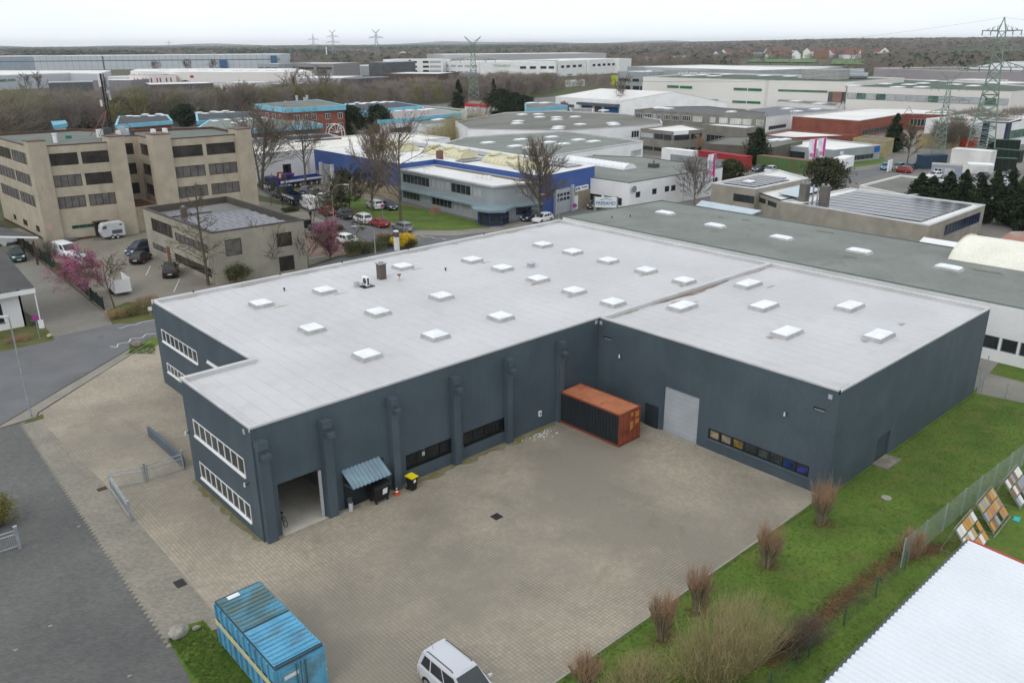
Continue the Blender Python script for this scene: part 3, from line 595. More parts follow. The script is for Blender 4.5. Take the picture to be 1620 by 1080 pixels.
# ------------------------------------------------------------------ things in the yard
def container(name, label, loc, rz, L, side, roofm, endm, frame, group=None, Wd=2.44, Ht=2.59, doors=1, rib=.28):
    T = thing(name, label, 'container', loc, rz, group, rot=True); x0, x1, y0, y1 = -L/2, L/2, -Wd/2, Wd/2
    def corr(o, d, n, ln, z0, z1, mt, nm='side_panel', dep=.05):
        b = MB(); k = int(ln/rib)*4; pr = None; o, d, nn = Vector(o), Vector(d), Vector(n)
        for i in range(k+1):
            ph = i % 4; t = [0, .35, .5, .85][ph]; u = min(ln, (i//4+t)*ln/(k//4)) if i < k else ln; off = -dep if ph in (1, 2) else 0
            c = o+d*u+nn*off
            if pr is not None: b.poly([(pr.x, pr.y, z0), (c.x, c.y, z0), (c.x, c.y, z1), (pr.x, pr.y, z1)])
            pr = c
        return b.build(nm, mt, T)
    corr((x0+.08, y0+.02, 0), (1, 0, 0), (0, -1, 0), L-.16, .16, Ht-.1, side); corr((x0+.08, y1-.02, 0), (1, 0, 0), (0, 1, 0), L-.16, .16, Ht-.1, side)
    corr((x1-.03, y0+.08, 0), (0, 1, 0), (1, 0, 0), Wd-.16, .16, Ht-.1, endm, 'end_panel')
    b = MB(); b.box(x0+.06, y0+.05, .14, x1-.06, y1-.05, .2); b.build('floor', BLACK, T)
    b = MB()
    for y in (y0, y1-.1):
        b.box(x0, y, .0, x1, y+.1, .16); b.box(x0, y, Ht-.11, x1, y+.1, Ht)
    for x in (x0, x1-.1):
        b.box(x, y0+.1, .0, x+.1, y1-.1, .16); b.box(x, y0+.1, Ht-.11, x+.1, y1-.1, Ht)
        for y in (y0, y1-.1): b.box(x+.004, y+.004, .16, x+.096, y+.096, Ht-.11)
    for x in (x0-.01, x1-.17):
        for y in (y0-.01, y1-.15):
            for z in (-.0, Ht-.11): b.box(x, y, z+.005, x+.18, y+.16, z+.125)
    b.build('frame', frame, T)
    b = MB(); k = int(L/.26)*4; pr = None
    for i in range(k+1):
        ph = i % 4; t = [0, .3, .5, .8][ph]; x = min(x1-.1, x0+.1+(i//4+t)*(L-.2)/(k//4)); z = Ht-.045 if ph in (1, 2) else Ht-.015
        c = (x, z)
        if pr: b.poly([(pr[0], y0+.1, pr[1]), (c[0], y0+.1, c[1]), (c[0], y1-.1, c[1]), (pr[0], y1-.1, pr[1])])
        pr = c
    b.build('roof', roofm, T)
    for s in (0, 1):
        b = MB(); ya, yb = (y0+.12, -.01) if s == 0 else (.01, y1-.12); b.box(x0+.02, ya, .18, x0+.07, yb, Ht-.13)
        for q in range(3): z = .35+q*.72; b.box(x0-.005, ya+.1, z, x0+.02, yb-.1, z+.55)
        d = b.build('door', endm, T); b = MB()
        for y in (ya+.3, yb-.3): b.tube((x0-.03, y, .12), (x0-.03, y, Ht-.1), .022, n=6); b.box(x0-.06, y-.03, 1.0, x0-.02, y+.22, 1.06)
        e = b.build('locking_rod', frame, T); e.parent = d
    return T
REDR = mat('rust_red_paint', (.30, .085, .045), (.24, .055, .03), rough=.7, scale=.9, fine=.15); add_stain(REDR, (.10, .045, .03), .9, .56, .66, .8, (1, .5, 1))
REDO = mat('orange_rust_roof', (.48, .19, .10), (.38, .13, .06), rough=.75, scale=.7, fine=.15); add_stain(REDO, (.17, .055, .03), .8, .55, .62, .85, (.6, 1, 1)); NAVY = mat('blackish_container_side', (.018, .023, .028), rough=.7)
A, B, C = G(981, 658, 2.59), G(912, 609, 2.59), G(1011, 642, 2.59)
cc = (G(890, 619, 2.59)+G(1011, 642, 2.59)+G(981, 658, 2.59)+G(912, 609, 2.59))/4
T = container('shipping_container', 'rusty red shipping container with black side beside the roller shutter', (26.0, -3.28, .03), R(91), 6.06, NAVY, REDO, REDR, mat('rusty_orange_frame', (.22, .06, .03), rough=.8))
b = MB()
for (y, z, w_, h_) in ((-.95, 1.9, .4, .45), (-.95, 1.35, .4, .4), (-.3, 1.0, .35, .7), (-.3, 2.1, .3, .3)): b.box(-3.07, y, z, -3.055, y+w_, z+h_)
# lighter repaired patches on the door end
o = b.build('door_patch', mat('orange_yellow_patch', (.55, .22, .05)), T, world=False)
BLUEC = mat('container_sky_blue', (.12, .36, .52), (.08, .27, .42), rough=.6, scale=.8, fine=.15); add_stain(BLUEC, (.10, .12, .10), .8, .52, .68, .7, (.6, 2, 1)); add_stain(BLUEC, (.16, .08, .05), 3, .64, .72, .7)
# the blue one lies from (-5.65,-6.8) to (-3.3,-13): two-leaf lid
BLUED = mat('grimy_sky_blue', (.085, .28, .40), (.07, .16, .19), rough=.7, scale=.8, fine=.2, contrast=(.42, .6)); add_stain(BLUED, (.12, .15, .12), 1.1, .42, .6, .8, (.5, 2.5, 1))
def blue_container():
    T = thing('roll_off_container', 'faded sky blue container with ribbed two leaf lid at the yard corner', 'container', (-4.46, -9.93, .03), R(90), rot=True)
    L, Wd, Ht = 6.2, 2.34, 2.55; x0, x1, y0, y1 = -L/2, L/2, -Wd/2, Wd/2
    for y, s in ((y0, -1), (y1, 1)):
        b = MB(); b.box(x0, min(y, y-s*.04), .2, x1, max(y, y-s*.04), Ht-.1)
        n = 10
        for i in range(n+1): x = x0+(L-.1)*i/n; b.box(x, y if s > 0 else y-.09, .2, x+.09, y+.09 if s > 0 else y, Ht-.1)
        b.build('side_panel', BLUEC, T)
        b = MB(); b.box(x0+.05, y+(.09 if s > 0 else -.13), 1.35, x1-.05, y+(.13 if s > 0 else -.09), 1.62)
        b.box(x0, y+(.09 if s > 0 else -.12), 1.0, x0+1.1, y+(.12 if s > 0 else -.09), 1.12)
        b.build('side_rail', mat('faded_yellow_rail', (.62, .50, .20), (.42, .42, .33), rough=.8, scale=1.2), T)
    b = MB(); b.box(x0, y0+.04, .2, x0+.05, y1-.04, Ht-.1); b.box(x1-.05, y0+.04, .2, x1, y1-.04, Ht-.1); b.box(x0, y0, .0, x1, y1, .2)
    b.build('end_wall', BLUEC, T)
    b = MB()
    for y in (y0, y1-.1): b.box(x0-.03, y, Ht-.1, x1+.03, y+.1, Ht)
    for x in (x0-.03, x1-.07, -.05): b.box(x, y0+.1, Ht-.1, x+.1, y1-.1, Ht+.02)
    b.build('frame', mat('dirty_blue_frame', (.05, .09, .11), rough=.8), T)
    for xa, xb in ((x0+.1, -.08), (.08, x1-.1)):
        b = MB(); b.box(xa, y0+.02, Ht+.02, xb, y1-.02, Ht+.05); n = 9
        for i in range(n): x = xa+.1+(xb-xa-.2)*i/n; b.obox((x, y0+.08, Ht+.05), (.16, 0, 0), (0, Wd-.16, 0), (0, 0, .045))
        b.build('lid', BLUED if xa > -1 else BLUEC, T)
    for s in (-1, 1):
        b = MB(); ya, yb = (y0+.12, -.02) if s < 0 else (.02, y1-.12); b.box(x0-.05, ya, .3, x0-.003, yb, Ht-.2); b.box(x0-.08, ya, .3, x0-.05, ya+.08, Ht-.2); b.box(x0-.08, yb-.08, .3, x0-.05, yb, Ht-.2)
        for z in (.3, 1.2, 2.2): b.box(x0-.075, ya+.08, z, x0-.05, yb-.08, z+.08)
        d = b.build('door', BLUEC, T); b = MB(); b.tube((x0-.1, yb-.2 if s < 0 else ya+.2, .25), (x0-.1, yb-.2 if s < 0 else ya+.2, Ht-.2), .025); e = b.build('locking_rod', mat('dirty_blue_frame', (0, 0, 0)), T); e.parent = d
    b = MB(); b.box(x0-.085, y1-1.05, 1.75, x0-.078, y1-.35, 1.95); b.box(x1-.5, y1-1.1, Ht+.1, x1-.2, y1-.5, Ht+.104)
    b.build('white_plate', WHITEDIRTY, T)
    return T
blue_container()
# four-wheeled waste container
def big_bin():
    p = (7.75, -.62, .03); T = thing('waste_container', 'black four wheeled waste container with white notice under the canopy', 'bin', p, R(4), rot=True)
    b = MB(); v = [(-.52, -.36, .22), (.52, -.36, .22), (.52, .36, .22), (-.52, .36, .22), (-.65, -.5, 1.15), (.65, -.5, 1.15), (.65, .5, 1.15), (-.65, .5, 1.15)]
    for q in ((0, 1, 5, 4), (1, 2, 6, 5), (2, 3, 7, 6), (3, 0, 4, 7), (3, 2, 1, 0)): b.poly([v[i] for i in q])
    b.box(-.68, -.53, 1.1, .68, .53, 1.16); b.box(-.72, -.06, .9, -.65, .06, 1.0); b.box(.65, -.06, .9, .72, .06, 1.0); b.build('body', BLACK, T)
    b = MB(); n = 8
    for i in range(n):
        a0, a1 = math.pi*i/n, math.pi*(i+1)/n; A = (math.cos(a0)*.53, 1.16+math.sin(a0)*.22); B = (math.cos(a1)*.53, 1.16+math.sin(a1)*.22)
        b.poly([(-.66, A[0], A[1]), (.66, A[0], A[1]), (.66, B[0], B[1]), (-.66, B[0], B[1])])
    for x in (-.66, .66): b.poly([(x, math.cos(math.pi*i/n)*.53, 1.16+math.sin(math.pi*i/n)*.22) for i in range(n+1)])
    b.build('lid', BLACK, T, smooth=False)
    for x in (-.45, .45):
        for y in (-.3, .3): b = MB(); b.tube((x-.03, y, .1), (x+.03, y, .1), .1, n=12); b.box(x-.035, y-.02, .1, x+.035, y+.02, .24); b.build('wheel', RUBBER, T)
    b = MB(); b.obox((-.02, -.475, .62), (.36, 0, 0), (0, .012, 0), (0, -.06, .42)); b.build('paper_notice', WHITE, T)
big_bin()
def wheelie(name, label, p, rz, lid):
    T = thing(name, label, 'bin', p, rz, rot=True); b = MB()
    v = [(-.2, -.22, .05), (.2, -.22, .05), (.2, .2, .05), (-.2, .2, .05), (-.28, -.32, .98), (.28, -.32, .98), (.28, .3, .98), (-.28, .3, .98)]
    for q in ((0, 1, 5, 4), (1, 2, 6, 5), (2, 3, 7, 6), (3, 0, 4, 7), (3, 2, 1, 0)): b.poly([v[i] for i in q])
    b.build('body', BLACK, T); b = MB(); b.box(-.31, -.35, .98, .31, .34, 1.02); b.obox((-.27, -.3, 1.02), (.54, 0, 0), (0, .58, .03), (0, 0, .04)); b.tube((-.25, .38, 1.0), (.25, .38, 1.0), .02); b.build('lid', lid, T)
    for x in (-.24, .2): b = MB(); b.tube((x, .26, .1), (x+.05, .26, .1), .1, n=12); b.build('wheel', RUBBER, T)
    b = MB(); b.obox((-.1, -.285, .62), (.2, 0, 0), (0, .01, 0), (0, -.02, .22)); b.build('sticker', WHITE, T)
wheelie('wheelie_bin', 'black wheelie bin with bright yellow lid by the barred window', (10.15, -.95, .03), R(8), mat('yellow_lid', (.85, .68, .01), rough=.5))
T = thing('traffic_cone', 'small orange and white traffic cone beside the black waste container', 'cone', (9.05, -.75, .03)); b = MB(); b.box(9.05-.2, -.95, .03, 9.25, -.55, .06)
cor = mat('cone_orange', (.60, .09, .03)); z = [.06, .2, .3, .42, .5, .6]; r = [.14, .105, .085, .055, .04, .02]
for i in range(5): b.tube((9.05, -.75, z[i]), (9.05, -.75, z[i+1]), r[i], r[i+1], 12, 1 if i in (1, 3) else 0)
b.build('body', [cor, WHITE], T)
T = thing('ashtray_bin', 'small pale standing ashtray bin in the corner by the garage opening', 'bin', (5.75, -.45, .03)); b = MB(); b.tube((5.75, -.45, .03), (5.75, -.45, .62), .14, .15, 14); b.build('body', LGREY, T)
b = MB(); b.tube((5.75, -.45, .62), (5.75, -.45, .68), .17, .15, 14); b.box(5.62, -.4, .68, 5.88, -.2, .9); b.build('lid', DGREY, T)
# scooter-like things inside the garage
T = thing('bicycle', 'dark bicycle leaning inside the open garage on the left', 'bicycle', (1.75, 1.2, .05)); 
def ring(b, c, ax, r, w, n=20, mi=0):
    c, ax = Vector(c), Vector(ax); a = ax.orthogonal().normalized(); q = ax.cross(a)
    P = [c+(a*math.cos(2*math.pi*i/n)+q*math.sin(2*math.pi*i/n))*r for i in range(n+1)]; b.path(P, w, 5, mi)
for dy in (-.52, .52):
    b = MB(); ring(b, (1.75, 1.2+dy, .39), (1, 0, 0), .33, .022); o = b.build('wheel', BLACK, T)
b = MB(); f = lambda y, z: (1.75, 1.2+y, z)
for A, B in (((-.52, .39), (-.1, .32)), ((-.1, .32), (-.2, .85)), ((-.2, .78), (.38, .82)), ((.38, .82), (-.1, .32)), ((.38, .9), (.52, .39)), ((-.52, .39), (-.2, .78))): b.tube(f(*A), f(*B), .018, n=6)
b.build('frame', mat('dark_red_frame', (.12, .02, .02), rough=.4), T); b = MB(); b.tube((1.5, 1.6, .98), (2.0, 1.6, .98), .015); b.tube(f(.38, .9), f(.4, .98), .015); b.build('handlebar', DGREY, T); b = MB(); b.box(1.69, .88, .86, 1.81, 1.12, .91); b.build('saddle', BLACK, T)
# low wall
b = MB(); b.box(.02, 12.5, .0, .2, 19.3, .75); b.box(.0, 12.5, .75, .22, 19.3, .80)
tag(b.build('low_wall', mat('low_blue_wall', (.10, .125, .15), (.08, .10, .12), rough=.6)), 'low blue grey wall standing in the paved yard left of the hall', 'wall')
# steel gate: two leaves and one swung
def gate_leaf(label, A, B, h=1.25, cut=.0, post=True):
    A, B = Vector((*A, 0)), Vector((*B, 0)); T = thing('gate_leaf', label, 'gate', (A.x, A.y, .03), group='steel gate leaves by the hall'); d = B-A; L = d.length; u = d/L
    b = MB()
    for z in (.18, h-.32, h): b.tube(A+Vector((0, 0, z)), B+Vector((0, 0, z)), .042, n=6)
    for t in (0, 1): b.tube(A+d*t+Vector((0, 0, .12)), A+d*t+Vector((0, 0, h)), .035, n=6)
    b.build('frame', GALV, T)
    b = MB(); n = int(L/.12)
    for i in range(1, n): p = A+d*(i/n); b.tube(p+Vector((0, 0, .18)), p+Vector((0, 0, h-.32)), .008, n=4, cap=False)
    b.build('mesh_infill', GALV, T)
    return T
gate_leaf('galvanised gate leaf against the corner of the dark hall', (-.05, 12.1), (-2.45, 12.15))
gate_leaf('galvanised gate leaf between the middle post and the drain cover', (-2.75, 12.15), (-4.7, 12.75))
gate_leaf('galvanised gate leaf swung open along the paved strip', (-4.75, 12.6), (-5.05, 7.9), 1.3)
for (x, y), lb in (((-2.6, 12.15), 'galvanised gate post between the two closed leaves'), ((-.02, 12.2), 'galvanised gate post beside the wall of the dark hall'), ((-5.08, 7.8), 'galvanised post at the free end of the open gate leaf')):
    b = MB(); b.box(x-.06, y-.06, .0, x+.06, y+.06, 1.45); b.box(x-.08, y-.08, 1.45, x+.08, y+.08, 1.5); o = b.build('gate_post', GALV); o['_x'] = 1; tag(o, lb, 'post')
# gate at the left picture edge
p = G(32, 868); T = thing('sliding_gate', 'grey barred gate at the left edge beside the yellow green hedge', 'gate', (p.x, p.y, .02)); A = p; B = Vector((-13.6, 9.35, 0)); d = B-A
b = MB()
for z in (.25, 1.05, 1.28): b.tube(A+Vector((0, 0, z)), B+Vector((0, 0, z)), .045, n=6)
b.build('frame', GALV, T); b = MB()
for i in range(1, 24): q = A+d*(i/24); b.tube(q+Vector((0, 0, .25)), q+Vector((0, 0, 1.05)), .014, n=5, cap=False)
b.build('bars', GALV, T); b = MB(); b.box(A.x-.08, A.y-.08, 0, A.x+.08, A.y+.08, 1.5); b.box(A.x-.11, A.y-.11, 1.5, A.x+.11, A.y+.11, 1.56); b.build('post', GALV, T)
# drains
def drain(label, x, y, w_, h_, rz, m, nm='drain_cover'):
    T = thing(nm, label, 'drain', (x, y, .03), rz, rot=True); b = MB(); b.box(-w_/2, -h_/2, 0, w_/2, h_/2, .012); b.build('frame', m, T)
    b = MB(); n = 6
    for i in range(n): xx = -w_/2+.05+(w_-.1)*(i+.15)/n; b.box(xx, -h_/2+.05, .012, xx+(w_-.1)/n*.6, h_/2-.05, .02)
    b.build('grate', BLACK, T)
drain('square cast iron drain cover in the middle of the yard', 12.1, -7.3, .62, .62, 0, mat('cast_iron', (.06, .05, .045)))
drain('square dark drain cover on the strip above the blue container', -5.25, -.55, .55, .75, 0, MATS['cast_iron'])
drain('rust brown drain cover beside the open gate leaf', -5.15, 13.25, .6, .5, 0, mat('rusty_iron', (.13, .05, .035)))
def manhole(label, x, y, r, z=.05):
    b = MB(); b.tube((x, y, z-.03), (x, y, z+.03), r, r*.96, 20); return tag(b.build('manhole_cover', KERB), label, 'manhole')
p = G(1402, 788); manhole('round concrete manhole cover in the lawn right of the hall corner', p.x, p.y, .33)
# chalky spill and pale replaced stones
b = MB(); rr = random.Random(9)
for i in range(60): x = 22.3+rr.gauss(0, .8); y = -.6-abs(rr.gauss(0, .45)); s = rr.uniform(.05, .16); b.poly([(x-s, y, .034), (x, y-s*.6, .034), (x+s, y+s*.2, .034), (x+s*.2, y+s*.7, .034)])
tag(b.build('chalk_spill', WHITEDIRTY), 'whitish chalky spill on the paving beside the red container', 'spill', kind='stuff')
b = MB()
for (x, y) in ((785, 1003), (900, 932), (907, 935), (952, 902), (125, 833), (205, 1069), (25, 1028), (80, 990)): p = G(x, y); b.box(p.x-.09, p.y-.06, .03, p.x+.09, p.y+.06, .038)
tag(b.build('pale_stones', KERB), 'scattered pale stones let into the paving', 'stone', kind='stuff')
# boulders
def boulder(label, x, y, s, seed, m=None):
    bm = bmesh.new(); bmesh.ops.create_icosphere(bm, subdivisions=3, radius=1); r = random.Random(seed); ph = [Vector((r.uniform(-1, 1), r.uniform(-1, 1), r.uniform(-1, 1))).normalized() for _ in range(9)]
    for v in bm.verts:
        k = min([1.0]+[(.62+.3*((i*37) % 7)/7)/max(.001, v.co.dot(q)) for i, q in enumerate(ph) if v.co.dot(q) > .3]); v.co *= k
        v.co = Vector((v.co.x*s[0], v.co.y*s[1], max(-.3, v.co.z)*s[2]))
    me = bpy.data.meshes.new('boulder'); bm.to_mesh(me); bm.free(); me.materials.append(m or mat('granite_boulder', (.34, .32, .28), (.20, .19, .16), scale=3, fine=.25)); o = bpy.data.objects.new('boulder', me); COL.objects.link(o); o.location = (x, y, .1+s[2]*.3); return tag(o, label, 'boulder')
boulder('grey boulder at the tip of the small lawn by the drive', -7.0, -4.75, (.6, .4, .42), 2); boulder('small light stone on the small lawn near the blue container', -6.1, -4.9, (.22, .2, .12), 5)
boulder('brownish boulder on the grass verge by the road bend', *G(217, 548)[:2], (.55, .4, .4), 7, mat('brown_boulder', (.26, .20, .16), scale=3)); boulder('pale boulder in the front garden bed near the round sign', *G(79, 534)[:2], (.3, .3, .25), 8, mat('sand_boulder', (.42, .36, .25), scale=3))
# fence along the lawn on the right (green wire mesh)
WIRE = mat('green_grey_wire', (.34, .40, .39), rough=.5)
def mesh_fence(name, label, pts, h, step=.06, vstep=.25, post=2.5, m=WIRE, r=.004):
    T = thing(name, label, 'fence', (pts[0][0], pts[0][1], 0)); b = MB(); pb = []
    for i in range(len(pts)-1):
        A, B = Vector((*pts[i], 0)), Vector((*pts[i+1], 0)); d = B-A; L = d.length
        n = max(1, round(L/post))
        for j in range(n+(i == len(pts)-2)): pb.append(A+d*(j/n))
        for k in range(int(h/vstep)+1): z = .08+k*vstep; b.tube(A+Vector((0, 0, z)), B+Vector((0, 0, z)), r*1.5, n=4, cap=False)
        for k in range(int(L/step)+1):
            q = A+d*(k*step/L); b.tube(q+Vector((0, 0, .05)), q+Vector((0, 0, h)), r, n=3, cap=False)
    b.build('mesh_panel', m, T)
    for q in pb: c = MB(); c.box(q.x-.03, q.y-.03, 0, q.x+.03, q.y+.03, h+.06); c.build('post', m, T)
    return T
mesh_fence('mesh_fence', 'green wire mesh fence between the lawn and the stone display racks', [(25.4, -26.75), (33.6, -26.9), (60, -27.9)], 1.9, .12, .14)
mesh_fence('wire_fence', 'low see through wire fence at the leafy lower lawn', [(8, -26.9), (25.3, -27.0)], 1.2, .12, .3, 3.2, mat('dull_green_wire', (.07, .13, .09)), .003)
mesh_fence('wire_fence', 'thin wire fence closing the alley at the far corner of the hall', [(54.5, -20.4), (60.2, -19.0)], 1.5, .15, .3, 2.5, GALV, .005)
mesh_fence('wire_fence', 'thin wire fence between the lawn and the paved alley on the right', [(54.6, -20.6), (55.6, -24), (57.5, -30)], 1.3, .15, .3, 2.2, GALV, .005)
# display racks with stone samples
def rack(label, x, y, rz, seed, cols, tilt=.95):
    T = thing('display_rack', label, 'rack', (x, y, .05), rz, 'display racks with stone slabs', rot=True); b = MB(); W_, H_ = 2.9, 2.05; ta = math.radians(38)
    def q(u, v, o=0): return Vector((u, v*math.cos(ta)*.75+o*-math.sin(ta), v*math.sin(ta)*1.2+.15+o*math.cos(ta)))
    for u in (-W_/2, 0, W_/2): b.tube(q(u, -.1), q(u, H_), .035, n=4); b.tube(q(u, H_), (u, q(u, H_).y+.5, 0), .03, n=4); b.tube(q(u, -.1), (u, q(u, H_).y+.5, .03), .02, n=4)
    for v in (0, .66, 1.33, H_): b.tube(q(-W_/2, v), q(W_/2, v), .03, n=4)
    b.build('frame', mat('weathered_timber', (.30, .28, .24), (.22, .2, .17), scale=2), T); r = random.Random(seed)
    for j in range(3):
        for i in range(6):
            if r.random() < .08: continue
            u0 = -W_/2+.06+i*(W_-.1)/6; c = cols[(i*3+j*2+seed+int(r.random()*2)) % len(cols)]; s = MB(); s.obox(q(u0, .05+j*.66, .03), (W_/6-.06, 0, 0), q(0, .56)-q(0, 0), q(0, 0, .03)-q(0, 0)); s.build('stone_slab', c, T)
    return T
S1 = mat('white_stone', (.72, .71, .69)); S2 = mat('orange_stone', (.55, .28, .08), scale=3); S3 = mat('sand_stone', (.5, .38, .2), scale=3); S4 = mat('grey_stone', (.33, .35, .38)); S5 = mat('brown_stone', (.25, .16, .10), scale=3); S6 = mat('pink_stone', (.45, .25, .18), scale=3)
rack('nearest slanted rack with orange and white stone slabs touching the white roof edge', 30.3, -29.2, R(3), 1, [S1, S2, S3, S1, S2])
rack('middle slanted rack with sand, rust and grey stone slabs behind the mesh fence', 34.1, -29.0, R(3), 5, [S3, S2, S4, S6, S5])
rack('farthest slanted rack with white and brown stone slabs at the right edge', 38.3, -29.1, R(3), 9, [S1, S4, S5, S1, S4])
p = G(1612, 827); b = MB(); b.obox((p.x, p.y, .05), (.6, .1, 0), (-.05, .35, 0), (0, 0, .04)); tag(b.build('plastic_tray', mat('turquoise_plastic', (.05, .42, .48))), 'small turquoise tray lying on the grass beside the racks', 'tray')
p = G(1600, 860); b = MB(); b.tube(G(1572, 852)+Vector((0, 0, .08)), G(1598, 818)+Vector((0, 0, .08)), .04, n=6); tag(b.build('timber_beam', MATS['weathered_timber']), 'thin timber beam lying on the grass in front of the racks', 'beam')
# white corrugated roof bottom right
T = thing('corrugated_roof_shed', 'shed with bright white corrugated roof and red gable edge in the lower right corner', 'shed', (20, -33, 0)); h = 4.0
A = G(1532, 856, h); Bq = G(1295, 1085, h); x1, x0 = A.x, -6; y1 = A.y
b = MB(); pr = None; n = 0; xx = x0
ST = .0775
while xx < x1: 
    ph = n % 4; z = (0, .09, .09, 0)[ph]; c = (min(xx, x1), z)
    if pr: b.poly([(pr[0], y1, h+pr[1]), (c[0], y1, h+c[1]), (c[0], y1-30, h+c[1]-1.2), (pr[0], y1-30, h+pr[1]-1.2)])
    pr = c; xx += (.06, .10, .06, .14)[ph]; n += 1
b.build('roof', mat('white_trapezoid_sheet', (.70, .73, .76), (.64, .67, .70), rough=.45, scale=.2, fine=.02), T)
b = MB(); b.box(x0, y1+.0, h-.18, x1+.02, y1+.10, h+.08); b.build('gutter', DGREY, T)
b = MB(); b.obox((x1+.0, y1+.02, h-.16), (.12, 0, 0), (0, -30, -1.2), (0, 0, .26)); b.build('verge_trim', mat('red_verge', (.5, .025, .035), rough=.4), T)
b = MB(); b.box(x0, y1-.35, 0, x1-.2, y1-.15, h-.1); b.obox((x1-.35, y1-.35, 0), (.2, 0, 0), (0, -28, 0), (0, 0, h-1.4)); b.build('wall', GREYCLAD, T)
# ------------------------------------------------------------------ vehicles
def paint(name, c): return mat(name, c, tuple(v*.93 for v in c), rough=.28, spec=.6, fine=0, scale=.4)
P_SILVER = paint('silver_paint', (.52, .53, .56)); P_WHITE = paint('white_car_paint', (.78, .78, .78)); P_BLACK = paint('black_car_paint', (.012, .013, .015)); P_RED = paint('red_car_paint', (.33, .025, .02))
P_ANTH = paint('anthracite_paint', (.05, .052, .056)); P_DBLUE = paint('dark_blue_paint', (.015, .028, .06)); P_TEAL = paint('teal_paint', (.02, .11, .10)); P_BROWN = paint('brown_paint', (.09, .06, .045)); P_DGREEN = paint('dark_green_paint', (.015, .045, .035)); P_GREY = paint('grey_car_paint', (.18, .19, .20)); P_LBLUE = paint('light_blue_paint', (.04, .2, .34)); P_COB = paint('cobalt_truck_paint', (.02, .05, .28))
# profile: (x, z) of bonnet/belt line, greenhouse base/top x, heights
KIND = {
 'hatch': dict(L=4.1, W=1.76, H=1.47, belt=.93, hood=.82, gb=(-1.95, .95), gt=(-1.45, .25), nose=.62, rear=.86, wb=(-1.27, 1.27), r=.31),
 'suv': dict(L=4.5, W=1.86, H=1.66, belt=1.05, hood=.98, gb=(-2.12, 1.05), gt=(-1.75, .35), nose=.75, rear=1.0, wb=(-1.33, 1.35), r=.35),
 'wagon': dict(L=4.7, W=1.82, H=1.48, belt=.93, hood=.84, gb=(-2.22, 1.05), gt=(-1.8, .3), nose=.62, rear=.88, wb=(-1.38, 1.4), r=.32),
 'mpv': dict(L=4.3, W=1.80, H=1.72, belt=1.02, hood=.98, gb=(-2.08, 1.35), gt=(-1.85, .45), nose=.66, rear=.95, wb=(-1.3, 1.35), r=.31),
 'coupe': dict(L=4.4, W=1.8, H=1.38, belt=.90, hood=.80, gb=(-2.0, .9), gt=(-1.0, .1), nose=.58, rear=.88, wb=(-1.35, 1.33), r=.33),
 'van': dict(L=5.4, W=1.98, H=2.35, belt=1.25, hood=1.15, gb=(-2.65, 2.0), gt=(-2.6, 1.35), nose=.8, rear=1.25, wb=(-1.7, 1.75), r=.35),
 'smallvan': dict(L=4.9, W=1.92, H=1.92, belt=1.1, hood=1.02, gb=(-2.4, 1.6), gt=(-2.3, .9), nose=.75, rear=1.1, wb=(-1.5, 1.6), r=.33),
}
PROTO = {}
